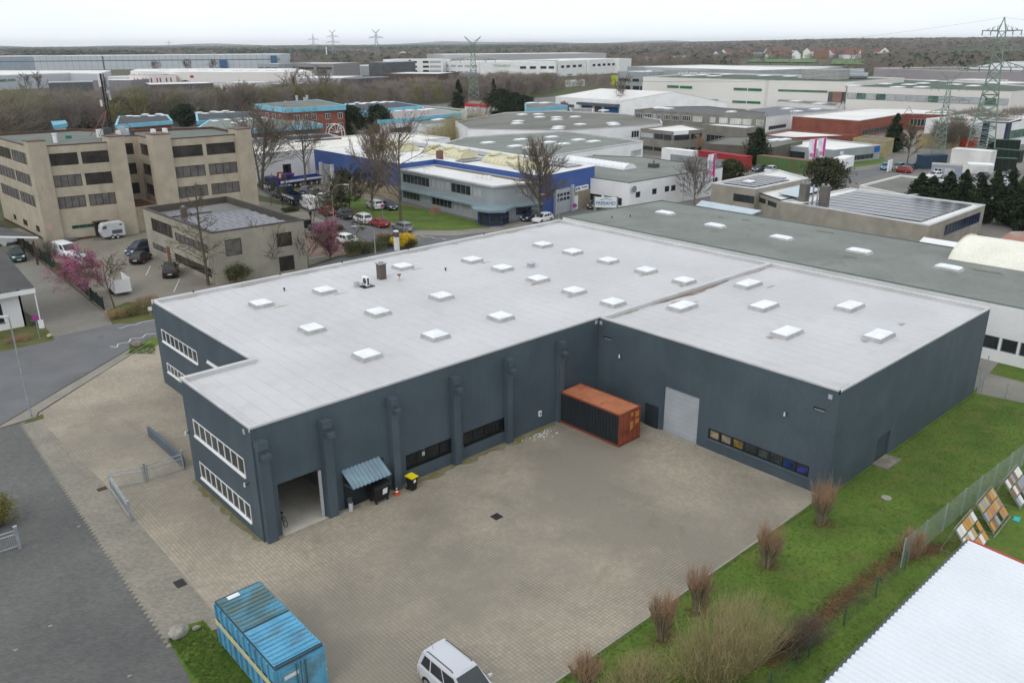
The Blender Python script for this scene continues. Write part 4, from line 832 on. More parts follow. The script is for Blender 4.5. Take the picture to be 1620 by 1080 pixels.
def car(kind, pt, label, loc, rz, group=None, detail=True):
    key = (kind, pt.name)
    if key in PROTO: return copy_tree(PROTO[key], (loc[0], loc[1], .04), rz, label, group=group)
    K = KIND[kind]; L, Wd, H = K['L'], K['W'], K['H']; hw = Wd/2; nm = {'van': 'delivery_van', 'smallvan': 'van'}.get(kind, 'car'); vanlike = kind in ('van', 'smallvan')
    T = thing(nm, label, 'van' if vanlike else 'car', (loc[0], loc[1], .04), rz, group, rot=True)
    # lower body: sections along x
    gb0, gb1 = K['gb']; xs = [(-L/2, .82, K['rear']-.12, .42), (-L/2+.06, .93, K['rear'], .28), (-L/2+.35, .98, K['belt'], .2), (gb0+.3, 1, K['belt'], .19), (0, 1, K['belt']-.02, .19), (gb1, .99, K['hood']+.03, .19), (gb1+(L/2-gb1)*.5, .975, K['hood']-.04, .19), (L/2-.28, .93, K['nose']+.12, .2), (L/2-.06, .80, K['nose'], .26), (L/2, .66, K['nose']-.14, .36)]
    b = MB(); pr = None; rings = []
    for x, wk, zt, zb in xs:
        h_ = hw*wk; rings.append([(x, -h_*.9, zb), (x, -h_, zb+.12), (x, -h_*1.005, (zb+zt)/2+.06), (x, -h_*.975, zt-.06), (x, -h_*.90, zt), (x, 0, zt+.03), (x, h_*.90, zt), (x, h_*.975, zt-.06), (x, h_*1.005, (zb+zt)/2+.06), (x, h_, zb+.12), (x, h_*.9, zb)])
    k = 11; b.v = [p for r_ in rings for p in r_]
    for i in range(len(rings)-1):
        for j in range(k): a = j; c = (j+1) % k; b.f.append((i*k+a, (i+1)*k+a, (i+1)*k+c, i*k+c)); b.m.append(0)
    b.f.append(tuple(range(k-1, -1, -1))); b.m.append(0); b.f.append(tuple((len(rings)-1)*k+j for j in range(k))); b.m.append(0)
    # greenhouse
    gt0, gt1 = K['gt']; zb = K['belt']-.03; bw = hw*.93; tw = hw*(.86 if vanlike else .74); zbh = K['hood']+.0
    B4 = [(gb0, -bw*.93, zb), (gb1, -bw*.93, zbh), (gb1, bw*.93, zbh), (gb0, bw*.93, zb)]
    lv = [(0, 0), (.55, .55), (.88, .9), (1, 1)]
    def gpt(sx, sy, t):   # sx: 0 rear 1 front
        x = (gb0+(gt0-gb0)*t) if sx == 0 else (gb1+(gt1-gb1)*t); y = bw+(tw-bw)*t; z = (zb if sx == 0 else zbh)+((H-.05)-(zb if sx == 0 else zbh))*t; return Vector((x, y*sy, z))
    gi = len(b.v); sec = []
    q = MB(); N = 6
    for s in range(N+1):
        f = s/N; row = []
        for t in (0, .4, .8, .94):
            A, C = gpt(0, 1, t), gpt(1, 1, t); p = A.lerp(C, f); ex = (1-abs(2*f-1)**6*.06); row.append(Vector((p.x, p.y*ex, p.z)))
        A, C = gpt(0, 1, 1), gpt(1, 1, 1); p = A.lerp(C, f); crown = .045*(1-(2*f-1)**2)
        row.append(Vector((p.x*.985, p.y*.9, H-.035+crown))); row.append(Vector((p.x*.985, p.y*.5, H-.012+crown))); row.append(Vector((p.x*.985, 0, H+crown)))
        full = row+[Vector((r_.x, -r_.y, r_.z)) for r_ in row[-2::-1]]; sec.append(full)
    kk = len(sec[0]); base = len(b.v); b.v += [tuple(p) for r_ in sec for p in r_]
    for i in range(N):
        for j in range(kk-1): b.f.append((base+i*kk+j, base+(i+1)*kk+j, base+(i+1)*kk+j+1, base+i*kk+j+1)); b.m.append(0)
    b.f.append(tuple(base+j for j in range(kk))); b.m.append(0); b.f.append(tuple(base+N*kk+j for j in range(kk-1, -1, -1))); b.m.append(0)
    bd = b.build('body', pt, T, smooth=False, world=False)
    bm = bmesh.new(); bm.from_mesh(bd.data); bmesh.ops.remove_doubles(bm, verts=bm.verts, dist=.001); bmesh.ops.recalc_face_normals(bm, faces=bm.faces); bm.to_mesh(bd.data); bm.free()
    bd.data.polygons.foreach_set('use_smooth', [True]*len(bd.data.polygons))
    try: bd.data.set_sharp_from_angle(angle=R(38))
    except Exception: pass
    # windows
    def gl(nm_, pts, off): 
        w_ = MB(); w_.poly([Vector(p)+Vector(off) for p in pts]); w_.build(nm_, GLASS, T, world=False)
    def sp(f, t, s):
        A, C = gpt(0, 1, t), gpt(1, 1, t); p = A.lerp(C, f); ex = (1-abs(2*f-1)**6*.06); return (p.x, (p.y*ex+.012)*s, p.z)
    spans = {'van': [(.80, .965)], 'smallvan': [(.72, .95)], 'coupe': [(.12, .5), (.53, .93)]}.get(kind, [(.07, .27), (.30, .58), (.61, .95)])
    for s in (-1, 1):
        for f0, f1 in spans: gl('side_window', [sp(f0, .12, s), sp(f1, .10, s), sp(f1-(0 if f1 < .9 else .02), .86, s), sp(f0+(.03 if f0 < .2 else 0), .86, s)], (0, 0, 0))
    def ends(sx, t, yk): p = gpt(sx, 1, t); return (p.x, p.y*yk, p.z)
    a, c = ends(1, .06, .84), ends(1, .93, .9); gl('windscreen', [(a[0], -a[1], a[2]), a, c, (c[0], -c[1], c[2])], (.022, 0, .012))
    if kind != 'van':
        a, c = ends(0, .22, .82), ends(0, .9, .86); gl('rear_window', [(a[0], -a[1], a[2]), a, c, (c[0], -c[1], c[2])], (-.022, 0, .01))
    # wheels
    for x in K['wb']:
        for s in (-1, 1):
            w_ = MB(); w_.tube((x, s*(hw-.20), K['r']), (x, s*(hw+.012), K['r']), K['r'], n=18); wh = w_.build('wheel', RUBBER, T, world=False)
            w_ = MB(); w_.tube((x, s*(hw+.0), K['r']), (x, s*(hw+.022), K['r']), K['r']*.66, n=14); rm = w_.build('rim', RIM, T, world=False); rm.parent = wh
            # arch: dark ring just proud of the flank
            w_ = MB(); n = 12; ra, rb_ = K['r']*.98, K['r']*1.17
            for i in range(n): t0, t1 = math.pi*i/n, math.pi*(i+1)/n; w_.poly([(x+math.cos(t0)*ra, s*(hw+.008), K['r']+math.sin(t0)*ra), (x+math.cos(t1)*ra, s*(hw+.008), K['r']+math.sin(t1)*ra), (x+math.cos(t1)*rb_, s*(hw+.004), K['r']+math.sin(t1)*rb_), (x+math.cos(t0)*rb_, s*(hw+.004), K['r']+math.sin(t0)*rb_)])
            w_.build('wheel_arch', BLACK, T, world=False)
    for s in (-1, 1):
        w_ = MB(); w_.obox((L/2-.30, s*hw*.48, K['nose']+.03), (.24, -s*.04, -.09), (0, s*hw*.34, 0), (0, 0, .13)); w_.build('headlight', LAMPGL, T, world=False)
        w_ = MB(); w_.obox((-L/2-.004, s*hw*.60, K['rear']-.16), (.09, 0, 0), (0, s*hw*.26, 0), (0, 0, .17 if not vanlike else .3)); w_.build('tail_light', REDGL, T, world=False)
        w_ = MB(); w_.obox((gb1-.45, s*(hw+.01), K['belt']+.02), (.1, 0, 0), (.03, s*.18, .0), (0, 0, .13)); w_.build('mirror', pt, T, world=False)
        if kind in ('mpv', 'wagon', 'suv'): w_ = MB(); w_.path([(gt0+.2, s*tw*.84, H-.02), (gt0+.3, s*tw*.84, H+.05), (gt1-.35, s*tw*.84, H+.05), (gt1-.2, s*tw*.84, H-.01)], .02, 5); w_.build('roof_rail', BLACK, T, world=False)
    w_ = MB(); w_.box(L/2-.03, -.26, .36, L/2+.012, .26, .47); w_.box(-L/2-.012, -.26, .55, -L/2+.03, .26, .66); w_.build('number_plate', WHITE, T, world=False)
    w_ = MB(); w_.obox((L/2-.10, -hw*.4, K['nose']-.15), (.07, 0, -.08), (0, hw*.8, 0), (0, 0, .12)); w_.build('grille', BLACK, T, world=False)
    PROTO[key] = T; return T
def head(p0, p1): return math.atan2(p1[1]-p0[1], p1[0]-p0[0])
def pcar(kind, pt, label, x, y, ang=None, toward=None, group=None):
    p = G(x, y); a = R(ang) if toward is None else head(p, G(*toward)); return car(kind, pt, label, (p.x, p.y), a, group)
car('mpv', P_SILVER, 'silver people carrier parked in the yard at the bottom edge', (1.02, -17.45), R(-89))
T = [o for o in COL.objects if o.get('label', '').startswith('silver people')][0]
b = MB(); b.tube((-1.55, -.25, 1.74), (-1.68, -.25, 1.98), .008, n=5); b.build('aerial', BLACK, T, world=False)
# ------------------------------------------------------------------ trees, shrubs
BARK = mat('grey_brown_bark', (.13, .112, .088), (.09, .078, .062), rough=1, scale=2, fine=.2)
BARK2 = mat('olive_bark', (.22, .19, .12), (.15, .13, .085), rough=1, scale=2, fine=.2)
TWIG = mat('brown_twigs', (.17, .135, .10), (.12, .095, .075), rough=1, scale=.8, fine=.2)
TWIGRED = mat('reddish_twigs', (.38, .24, .15), (.26, .18, .11), rough=1, scale=1, fine=.2)
TWIGOLIVE = mat('olive_twigs', (.37, .31, .16), (.27, .23, .12), rough=1, scale=1, fine=.2)
TWIGGREY = mat('grey_twigs', (.16, .14, .12), (.12, .105, .095), rough=1, scale=1, fine=.2)
NEEDLE = mat('dark_needles', (.030, .048, .020), (.014, .026, .012), rough=.9, scale=.8, fine=.25)
NEEDLE2 = mat('green_needles', (.05, .085, .03), (.03, .055, .02), rough=.9, scale=.8, fine=.25)
LEAF = mat('evergreen_leaves', (.05, .07, .022), (.03, .045, .015), rough=.8, scale=1.2, fine=.25)
YLEAF = mat('yellow_green_leaves', (.22, .21, .03), (.14, .15, .03), rough=.8, scale=1.2, fine=.2)
BUDS = mat('spring_buds', (.34, .31, .11), (.26, .23, .09), rough=.9, scale=1.5, fine=.2)
PINK = mat('magnolia_pink', (.44, .17, .26), (.30, .10, .16), rough=.8, scale=1.6, fine=.2)
PINK2 = mat('dusky_pink_blossom', (.42, .20, .26), (.30, .14, .18), rough=.8, scale=1.6, fine=.2)
FORS = mat('forsythia_yellow', (.80, .56, .01), (.66, .44, .01), rough=.7, scale=1.6, fine=.1)
def grow(tb, cb, r, p, d, L, rad, lev, maxlev, P, trunk):
    "one limb with its side limbs; tb trunk mesh, cb crown mesh"
    n = max(2, int(3 if lev else 5)); seg = L/n; pts = [p]; dirs = []; q = Vector(p); dd = Vector(d)
    for i in range(n):
        dd = (dd+Vector((r.gauss(0, 1), r.gauss(0, 1), r.gauss(0, 1)))*P['wob']*(1 if lev else .35)+Vector((0, 0, P['up']*(.6 if lev else .1)))).normalized(); q = q+dd*seg; pts.append(q); dirs.append(dd)
    last = lev == maxlev; tip = .0 if last else .35
    rr = [max(P['rmin']*.6, rad*(1-(1-tip)*i/n)) for i in range(n+1)]
    m = tb if trunk else cb; sides = 7 if lev == 0 else (4 if lev == 1 else 3)
    for i in range(n): m.tube(pts[i], pts[i+1], rr[i], rr[i+1], sides, cap=False)
    if last: return
    k = P['kids'][lev]; t0 = P['start'][lev]
    for j in range(k):
        t = t0+(1-t0)*(j+r.random()*.8)/k; t = min(t, .999); i = int(t*n); f = t*n-i; pos = pts[i].lerp(pts[i+1], f); dr = dirs[i]
        az = r.random()*6.283+j*2.4; a = dr.orthogonal().normalized(); b = dr.cross(a); ang = P['ang'][lev]*(1+r.uniform(-.25, .25))
        nd = (dr*math.cos(ang)+(a*math.cos(az)+b*math.sin(az))*math.sin(ang)).normalized()
        sh = P['shape'](t) if lev == 0 else 1-.35*t
        grow(tb, cb, r, pos, nd, L*P['len'][lev]*sh*r.uniform(.8, 1.15), max(P['rmin'], rad*P['rk'][lev]*(1-.4*t)), lev+1, maxlev, P, False)
SH = {'round': lambda t: 1.15-.75*abs(t-.45)*1.6, 'cone': lambda t: 1.25-1.1*t, 'col': lambda t: .8, 'vase': lambda t: 1.05-.3*t}
def params(**k):
    P = dict(wob=.12, up=.12, rmin=.014, kids=(14, 7, 6), start=(.25, .2, .15), ang=(.8, .7, .7), len=(.42, .45, .42), rk=(.42, .5, .5), shape=SH['round']); P.update(k); return P
def bare_tree(name, label, x, y, h, seed, P, maxlev=3, bark=BARK, twig=TWIG, r0=None, group=None, cat='tree', z=0, extra=None, multi=1):
    T = thing(name, label, cat, (x, y, z), group=group); tb, cb = MB(), MB(); r = random.Random(seed)
    for k in range(multi):
        a = r.random()*6.28; off = Vector((math.cos(a), math.sin(a), 0))*(.12*h/8 if multi > 1 else 0)
        d = Vector((off.x*.9, off.y*.9, 1)).normalized() if multi > 1 else Vector((r.gauss(0, .02), r.gauss(0, .02), 1)).normalized()
        grow(tb, cb, r, Vector((x, y, z))+off*.5, d, h*(1 if k == 0 else r.uniform(.8, 1)), r0 or h*.018, 0, maxlev, P, True)
    tb.build('trunk', bark, T, smooth=True); cb.build('crown', twig, T)
    if extra: extra(T, cb)
    return T
def leafy(T, name, m, pts, size, r, up=.3):
    b = MB(); v, f = b.v, b.f
    for p in pts:
        a = Vector((r.gauss(0, 1), r.gauss(0, 1), r.gauss(0, 1)+up)).normalized(); u = a.orthogonal().normalized(); w_ = a.cross(u); t = r.random()*6.28; U = (u*math.cos(t)+w_*math.sin(t))*size*r.uniform(.6, 1.3); V = (w_*math.cos(t)-u*math.sin(t))*size*r.uniform(.5, 1)
        k = len(v); p = Vector(p); v += [tuple(p-U), tuple(p-V*.6), tuple(p+U), tuple(p+V*.6)]; f.append((k, k+1, k+2, k+3))
    b.m = [0]*len(f); return b.build(name, m, T)
def blossoms(m, n, size, seed=1, name='blossom', lo=.25, clump=.18):
    def fn(T, cb):
        r = random.Random(seed); vs = cb.v; pts = []; o = T.get('_base'); zmin = min(v[2] for v in vs); zmax = max(v[2] for v in vs)
        cen = [v for v in (vs[r.randrange(len(vs))] for _ in range(n//3)) if v[2] > zmin+(zmax-zmin)*lo]
        for c in cen:
            for _ in range(3): pts.append((c[0]+r.gauss(0, clump), c[1]+r.gauss(0, clump), c[2]+r.gauss(0, clump)))
        leafy(T, name, m, pts, size, r)
    return fn
def conifer(name, label, x, y, h, w, seed, m=NEEDLE, n=5200, size=.16, group=None, shape='cone', base=.06, z=0, T=None, lumps=60):
    T = thing(name, label, 'tree', (x, y, z), group=group); r = random.Random(seed); b = MB(); b.tube((x, y, z), (x, y, z+h*.9), h*.02, h*.005, 7); b.build('trunk', BARK, T)
    pts = []
    def rad(t):
        if shape == 'cone': return w/2*(1-t)**.8*(.25+.75*min(1, t*6))
        if shape == 'col': return w/2*(1-t**3.0)**.7*(.5+.5*min(1, t*4))
        return w/2*math.sqrt(max(.02, 1-(2*t-.9)**2*.95))
    cl = []
    for i in range(lumps):
        t = r.random()**.9; a = i*2.4+r.random(); R_ = rad(t)*r.uniform(.55, 1.02); cl.append((t, a, R_, r.uniform(.6, 1.25)))
    for i in range(n):
        t, a, R_, s = cl[r.randrange(lumps)]; zz = base*h+t*h*(1-base); sg = h*.045*s*(1 if shape == 'cone' else 1.2); sg2 = max(.12, rad(t)*.26*s)
        if shape == 'cone': rr_ = R_*r.random()**.5; px_ = math.cos(a)*rr_+r.gauss(0, sg2*.6); py_ = math.sin(a)*rr_+r.gauss(0, sg2*.6); pz_ = zz-rr_*.25+r.gauss(0, sg*.5)
        else: px_ = math.cos(a)*R_*.8+r.gauss(0, sg2); py_ = math.sin(a)*R_*.8+r.gauss(0, sg2); pz_ = zz+r.gauss(0, sg)
        pts.append((x+px_, y+py_, z+min(max(pz_, base*h*.5), h)))
    for i in range(n//16): t = 1-.14*r.random()**1.3; pts.append((x+r.gauss(0, rad(t)*.4+.02), y+r.gauss(0, rad(t)*.4+.02), z+h*t))
    leafy(T, 'crown', m, pts, size, r, .1); return T
def shrub(name, label, x, y, w, d, h, seed, leaf=None, twig=TWIG, nt=160, nl=900, size=.07, group=None, rz=0., z=.03, cat='shrub', tk=1.):
    T = thing(name, label, cat, (x, y, z), group=group); r = random.Random(seed); b = MB(); tips = []; c, s = math.cos(rz), math.sin(rz)
    def XY(u, v): return (x+u*c-v*s, y+u*s+v*c)
    for i in range(nt):
        u, v = r.uniform(-.8, .8)*w/2, r.uniform(-.8, .8)*d/2; e = math.sqrt(max(0, 1-min(1, (2*u/w)**2*.9+(2*v/d)**2*.9))); hh = h*(.35+.65*e)*r.uniform(.7, 1.05)
        p0 = Vector((*XY(u*.6, v*.6), z)); p2 = Vector((*XY(u*1.15+r.gauss(0, .1)*w/4, v*1.15+r.gauss(0, .1)*d/4), z+hh)); p1 = p0.lerp(p2, .5)+Vector((r.gauss(0, .06), r.gauss(0, .06), 0))*h
        b.tube(p0, p1, .02*tk, .013*tk, 3, cap=False); b.tube(p1, p2, .013*tk, .004*tk, 3, cap=False); tips += [p1, p2, p1.lerp(p2, .5)]
        for _ in range(2): q = p1.lerp(p2, r.uniform(.1, .8)); e2 = q+Vector((r.gauss(0, .12), r.gauss(0, .12), abs(r.gauss(.15, .1))))*h*.8; b.tube(q, e2, .009*tk, .003*tk, 3, cap=False); tips.append(e2)
    b.build('stems', twig, T)
    if leaf:
        pts = []
        for i in range(nl): q = tips[r.randrange(len(tips))]; pts.append((q.x+r.gauss(0, .09)*w*.5, q.y+r.gauss(0, .09)*d*.5, max(z+.04, q.z*r.uniform(.75, 1.02)+r.gauss(0, .05))))
        leafy(T, 'foliage', leaf, pts, size, r)
    return T
# --- pollarded shrubs on the lawn edge
def pollard(label, x, y, h, seed, w=1.25, dense=1.0):
    T = thing('pollarded_willow', label, 'shrub', (x, y, .04), group='pollarded shrubs along the lawn'); r = random.Random(seed); b, c = MB(), MB(); z0 = .04
    for i in range(int(34*dense)):
        a = r.random()*6.28; k = r.random()**.5; p0 = Vector((x+math.cos(a)*.22*k, y+math.sin(a)*.22*k, z0)); hh = h*r.uniform(.42, .66)
        p1 = p0+Vector((math.cos(a)*.12*k*w, math.sin(a)*.12*k*w, hh*.5)); p2 = p1+Vector((math.cos(a)*.33*k*w+r.gauss(0, .05), math.sin(a)*.33*k*w+r.gauss(0, .05), hh*.5))
        b.path([p0, p1, p2], [.055, .04, .028], 5)
        for j in range(13):
            q = p1.lerp(p2, r.uniform(.15, 1)); e = q+Vector((r.gauss(0, .24)+math.cos(a)*.1, r.gauss(0, .16)+math.sin(a)*.1, r.uniform(.3, 1)*h*.46)); m_ = q.lerp(e, .5)+Vector((r.gauss(0, .03), r.gauss(0, .03), 0)); c.path([q, m_, e], [.008, .005, .002], 3)
            for _ in range(2): q2 = q.lerp(e, r.uniform(.2, .8)); c.tube(q2, q2+Vector((r.gauss(0, .13), r.gauss(0, .13), r.uniform(.15, .5))), .004, .0015, 3, cap=False)
    b.build('stems', BARK2, T); c.build('twigs', TWIGRED, T); return T
for i, (xx, yy, h, lb) in enumerate([(1298, 830, 3.3, 'tallest pollarded shrub with reddish twigs near the hall corner'), (1212, 897, 3.1, 'pollarded shrub on the lawn edge next below the tallest one'), (1104, 968, 3.0, 'pollarded shrub rising behind the big thicket on the lawn'), (1047, 1012, 2.9, 'pollarded shrub left of the big thicket on the lawn edge'), (925, 1092, 2.2, 'small pollarded shrub at the bottom edge on the lawn')]):
    p = G(xx, yy); pollard(lb, p.x, p.y, h, 20+i, 1.3 if i < 2 else 1.1)
p = G(1150, 1062); shrub('thicket', 'large olive brown bare thicket on the lower lawn', p.x, p.y+.2, 8.2, 4.2, 3.3, 31, BUDS, TWIGOLIVE, 850, 3600, .022, rz=R(0), tk=.6)
p = G(1000, 1100); shrub('thicket', 'low olive thicket at the bottom edge of the lawn', p.x, p.y, 5.0, 2.6, 1.8, 32, BUDS, TWIGOLIVE, 500, 2400, .022, tk=.6)
p = G(1262, 1022); shrub('bramble', 'reddish brown bramble over the leaf litter at the wire fence', p.x, p.y, 4.2, 2.2, 1.3, 33, None, TWIG, 420, tk=.6)
p = G(1440, 880); shrub('bare_shrub', 'reddish bare shrub at the near end of the mesh fence', p.x, p.y, 1.6, 1.5, 2.0, 34, None, TWIGRED, 130)
p = G(2, 830); shrub('hedge', 'yellow green hedge at the left edge above the sliding gate', p.x-.6, p.y+.3, 3.2, 2.6, 2.1, 35, YLEAF, TWIG, 260, 6000, .06, cat='hedge')

# leaf litter and grass tufts on the lawn
def litter():
    r = random.Random(8); L = [G(*q) for q in ((1215, 1052), (1290, 985), (1350, 935), (1425, 878), (1487, 866))]; pts = []
    for i in range(5600):
        k = r.random()*(len(L)-1); j = int(k); p = L[j].lerp(L[j+1], k-j); pts.append((p.x+r.gauss(0, .38), p.y+r.gauss(0, .33), .055+r.random()*.02))
    T = leafy(None, 'leaf_litter', mat('fallen_leaves', (.17, .08, .045), (.09, .055, .035), rough=1, scale=2), pts, .07, r, 3); tag(T, 'rusty brown fallen leaves along the wire fence on the lower lawn', 'leaves', kind='stuff')
    for i, (x, y) in enumerate(((1298, 830), (1212, 897), (1104, 968), (1047, 1012))):
        p = G(x, y); T = leafy(None, 'leaf_litter', MATS['fallen_leaves'], [(p.x+.25+r.gauss(0, .4), p.y+r.gauss(0, .3), .052+r.random()*.01) for _ in range(500)], .05, r, 3); tag(T, 'brown leaves around the foot of %s pollarded shrub' % ('the first', 'the second', 'the third', 'the fourth')[i], 'leaves', kind='stuff')
# ------------------------------------------------------------------ buildings of the middle distance
def G2(x, y, h): p = G(x, y, h); return (p.x, p.y)
def P4(pts, h): return [G2(x, y, h) for x, y in pts]
def under(T, name, mb, m, parent=None):
    o = mb.build(name, m, T)
    if parent: o.parent = parent
    return o
# four-storey office block with the mast
BL = [(12.6, 96.2), (24.4, 94.6), (24.6, 102.6), (29.6, 102.2), (29.2, 92.6), (43.6, 91.6), (44.6, 107), (30, 112), (26, 121), (11.8, 121.5)]
hB = 14.3; wn = []
for F_, u0, u1, n in ((0, 2.1, 10.1, 8), (4, 2.3, 12.3, 9)):
    for za, sty in ((11.3, 'brown'), (8.1, 'brownblind'), (4.9, 'brownblind')):
        wn.append(('uz', F_, u0, u0+(u1-u0)*.47, za, za+1.8, 4, sty)); wn.append(('uz', F_, u0+(u1-u0)*.53, u1, za, za+1.8, 4, 'brown' if sty == 'brown' else ('brownblind' if za < 6 or F_ == 4 else 'brown')))
for za in (11.3, 8.1, 4.9):
    wn += [('uz', 9, 2.6, 13.2, za, za+1.75, 6, 'brownblind' if za < 9 else 'brown'), ('uz', 9, 13.7, 23.2, za, za+1.75, 6, 'brownblind'), ('uz', 2, 0.9, 4.2, za, za+1.8, 2, 'brown'), ('uz', 3, 1.0, 7.6, za, za+1.8, 4, 'brown')]
wn += [('uz', 0, 3.3, 7.4, 1.7, 2.25, 4, 'green'), ('uz', 0, 7.9, 11.2, 1.7, 2.3, 3, 'brown'), ('uz', 9, 12, 14.5, .9, 1.9, 2, 'brown'), ('uz', 9, 19, 21, .9, 1.9, 2, 'brown'), ('uz', 9, 6.5, 8.2, 1.0, 1.9, 2, 'brown')]
BLK = building('office_block', 'four storey beige concrete office block with antenna mast on its roof', 'building', BL, hB, CONCRETE, mat('block_roof_felt', (.16, .172, .15), (.125, .135, .12), rough=.95, scale=.3), TRIMBROWN, .35, .25, wn)
for (x0, y0, x1, y1) in ((12.1, 95.6, 14.5, 98), (22.7, 94.0, 25.0, 97), (28.6, 92.0, 31.3, 95.0), (41.7, 91.0, 44.2, 94.2)):
    b = MB(); b.box(x0, y0, 0, x1, y1, hB+.75); o = b.build('corner_pier', CONCRETE, BLK); b = MB(); b.box(x0-.05, y0-.05, hB+.75, x1+.05, y1+.05, hB+.85); under(BLK, 'pier_cap', b, TRIMBROWN, o)
b = MB(); b.box(24.4, 94.9, 0, 29.2, 102.2, 3.95); o = b.build('terrace', CONCRETE, BLK); b = MB(); b.box(24.9, 95.2, 3.95, 28.6, 102.1, 3.99); under(BLK, 'terrace_floor', b, TRIMBROWN, o)
b = MB()
for z in (4.3, 4.75): b.tube((25, 94.95, z), (28.6, 94.8, z), .03, n=4)
for i in range(5): b.tube((25+i*.9, 94.9, 3.9), (25+i*.9, 94.9, 4.75), .03, n=4)
b.build('terrace_railing', mat('rusty_railing', (.25, .08, .05)), BLK)
b = MB(); b.box(18.9, 94.9, 0, 20.6, 95.5, 2.5); b.box(18.7, 94.3, 2.5, 20.8, 95.4, 2.6); b.build('entrance_door', STY['brown'][0], BLK)
b = MB()
for (x, y, z0, z1) in ((12.55, 96.2, .05, 14),): b.box(x, y-.02, 0, x+.1, y, .9)
b = MB(); b.prism([(12.5, 96.1), (24.5, 94.5), (24.5, 94.6), (12.6, 96.25)], 0, .35, 0); b.prism([(12.5, 96.1), (11.7, 121.5), (11.85, 121.5), (12.65, 96.2)], 0, .35); b.build('plinth', TRIMBROWN, BLK)
# mast
mb = Vector((26.9, 106.2, hB)); MT = thing('antenna_mast', 'dark lattice antenna mast with guy struts on the office block roof', 'mast', tuple(mb)); b = MB(); Ht = 9.6
for a in range(3):
    q = Vector((math.cos(a*2.09)*.28, math.sin(a*2.09)*.28, 0)); b.tube(mb+q, mb+q+Vector((0, 0, Ht)), .08, n=4)
    for k in range(16): z = k*Ht/16; q2 = Vector((math.cos((a+1)*2.09)*.28, math.sin((a+1)*2.09)*.28, 0)); b.tube(mb+q+Vector((0, 0, z)), mb+q2+Vector((0, 0, z+Ht/16)), .025, n=3)
b.build('lattice', BLACK, MT); RP = mat('rusty_strut', (.22, .11, .06))
for dx, dy in ((-3.6, -1.2), (-2.6, -2.6), (3.8, -1.6), (1.6, 3.4)): b = MB(); b.tube(mb+Vector((0, 0, Ht*.42)), mb+Vector((dx, dy, .1)), .06, n=5); b.build('guy_strut', RP, MT)
r = random.Random(2)
for k, (z, s) in enumerate(((8.6, 2.1), (8.2, 2.3), (8.5, 1.9), (6.2, 1.5), (5.3, 1.0), (5.0, 1.0), (6.7, .5), (7.9, 2.2))):
    a = k*1.9; q = mb+Vector((math.cos(a)*.75, math.sin(a)*.75, z)); b = MB(); b.box(q.x-.13, q.y-.13, q.z-s/2, q.x+.13, q.y+.13, q.z+s/2); b.tube(q, mb+Vector((0, 0, z)), .03, n=4); b.build('antenna', (LGREY, GALV, WHITEDIRTY)[k % 3], MT)
for k, (dx, dy, s) in enumerate(((-2.4, -1, 1.3), (-1.5, -1.6, 1.5), (.9, -1.1, 1.5), (1.9, -.6, 1.1), (2.6, -1.5, .9), (-.8, .9, 1.2), (.3, -1.7, 1.0))):
    b = MB(); b.box(mb.x+dx, mb.y+dy, hB-.3, mb.x+dx+s*.7, mb.y+dy+s*.5, hB-.3+s); b.build('equipment_cabinet', (WHITE, LGREY, DGREY)[(k*2) % 3], BLK)
b = MB(); b.tube((17.6, 103, hB-.35), (17.6, 103, hB+.9), .3, n=12); b.tube((17.6, 103, hB+.9), (17.6, 103, hB+1.05), .38, n=12); b.build('roof_vent', WHITE, BLK)
b = MB(); b.box(20.5, 108, hB-.35, 21.3, 108.6, hB+.1); b.build('roof_hatch', mat('green_hatch', (.02, .2, .12)), BLK)
for x in (31.5, 33.4): b = MB(); b.box(x, 100, hB-.3, x+.5, 101.1, hB+.9); b.build('air_conditioner', WHITE, BLK)
# low office with sunken roof and solar panels
def panels(T, x0, y0, x1, y1, z, nx, ny, gap=.25, tilt=.12, name='solar_panel', m=SOLAR, axis='y', skip=(), rev=0):
    k = 0
    for i in range(nx):
        for j in range(ny):
            if (i, j) in skip: continue
            xa = x0+(x1-x0)*i/nx; xb = xa+(x1-x0)/nx-(gap if axis == 'x' else .04); ya = y0+(y1-y0)*j/ny; yb = ya+(y1-y0)/ny-(gap if axis == 'y' else .04); b = MB()
            if axis == 'y': b.obox((xa, ya, z+.12), (xb-xa, 0, 0), (0, yb-ya, tilt), (0, 0, .04))
            else: b.obox((xa, ya, z+.12+rev), (xb-xa, 0, tilt-rev), (0, yb-ya, 0), (0, 0, .04))
            b.build(name, m, T)
            if rev: b = MB(); b.box(xb-.02, ya, z+.01, xb+.09, yb, z+.09); b.build('gap_shade_strip', BLACK, T)  # black strip puts the shade between panel rows into colour
add_lines(SOLAR, [('X', 1.0, .035), ('Y', 1.65, .035)], linecol=(.24, .24, .27))
LO = [(21.5, 56.2), (33.7, 55.7), (33.9, 79.6), (21.3, 79)]
wn = [('px', 3, 238, 344, 274, 378, 6, 'brown'), ('px', 3, 276, 367, 330, 402, 7, 'brownblind'), ('px', 3, 241, 383, 264, 402, 3, 'brownblind'), ('px', 3, 276, 400, 336, 440, 8, 'brown'), ('px', 0, 355, 380, 384, 402, 1, 'brownblind'), ('px', 0, 437, 370, 463, 388, 1, 'brown'), ('px', 0, 441, 407, 467, 426, 2, 'brown'), ('px', 0, 360, 425, 388, 440, 2, 'brown')]
LOW = building('low_office', 'two storey beige concrete building with solar panels on its sunken roof', 'building', LO, 6.6, CONCRETE2, FELT2, mat('dark_coping', (.09, .08, .07)), .9, .3, wn)
panels(LOW, 23.2, 57.4, 32.8, 71, 5.7, 9, 5, .6, .25, axis='y'); panels(LOW, 22.9, 73.5, 29, 75.6, 5.7, 6, 1, .3, .3, m=SOLAR)
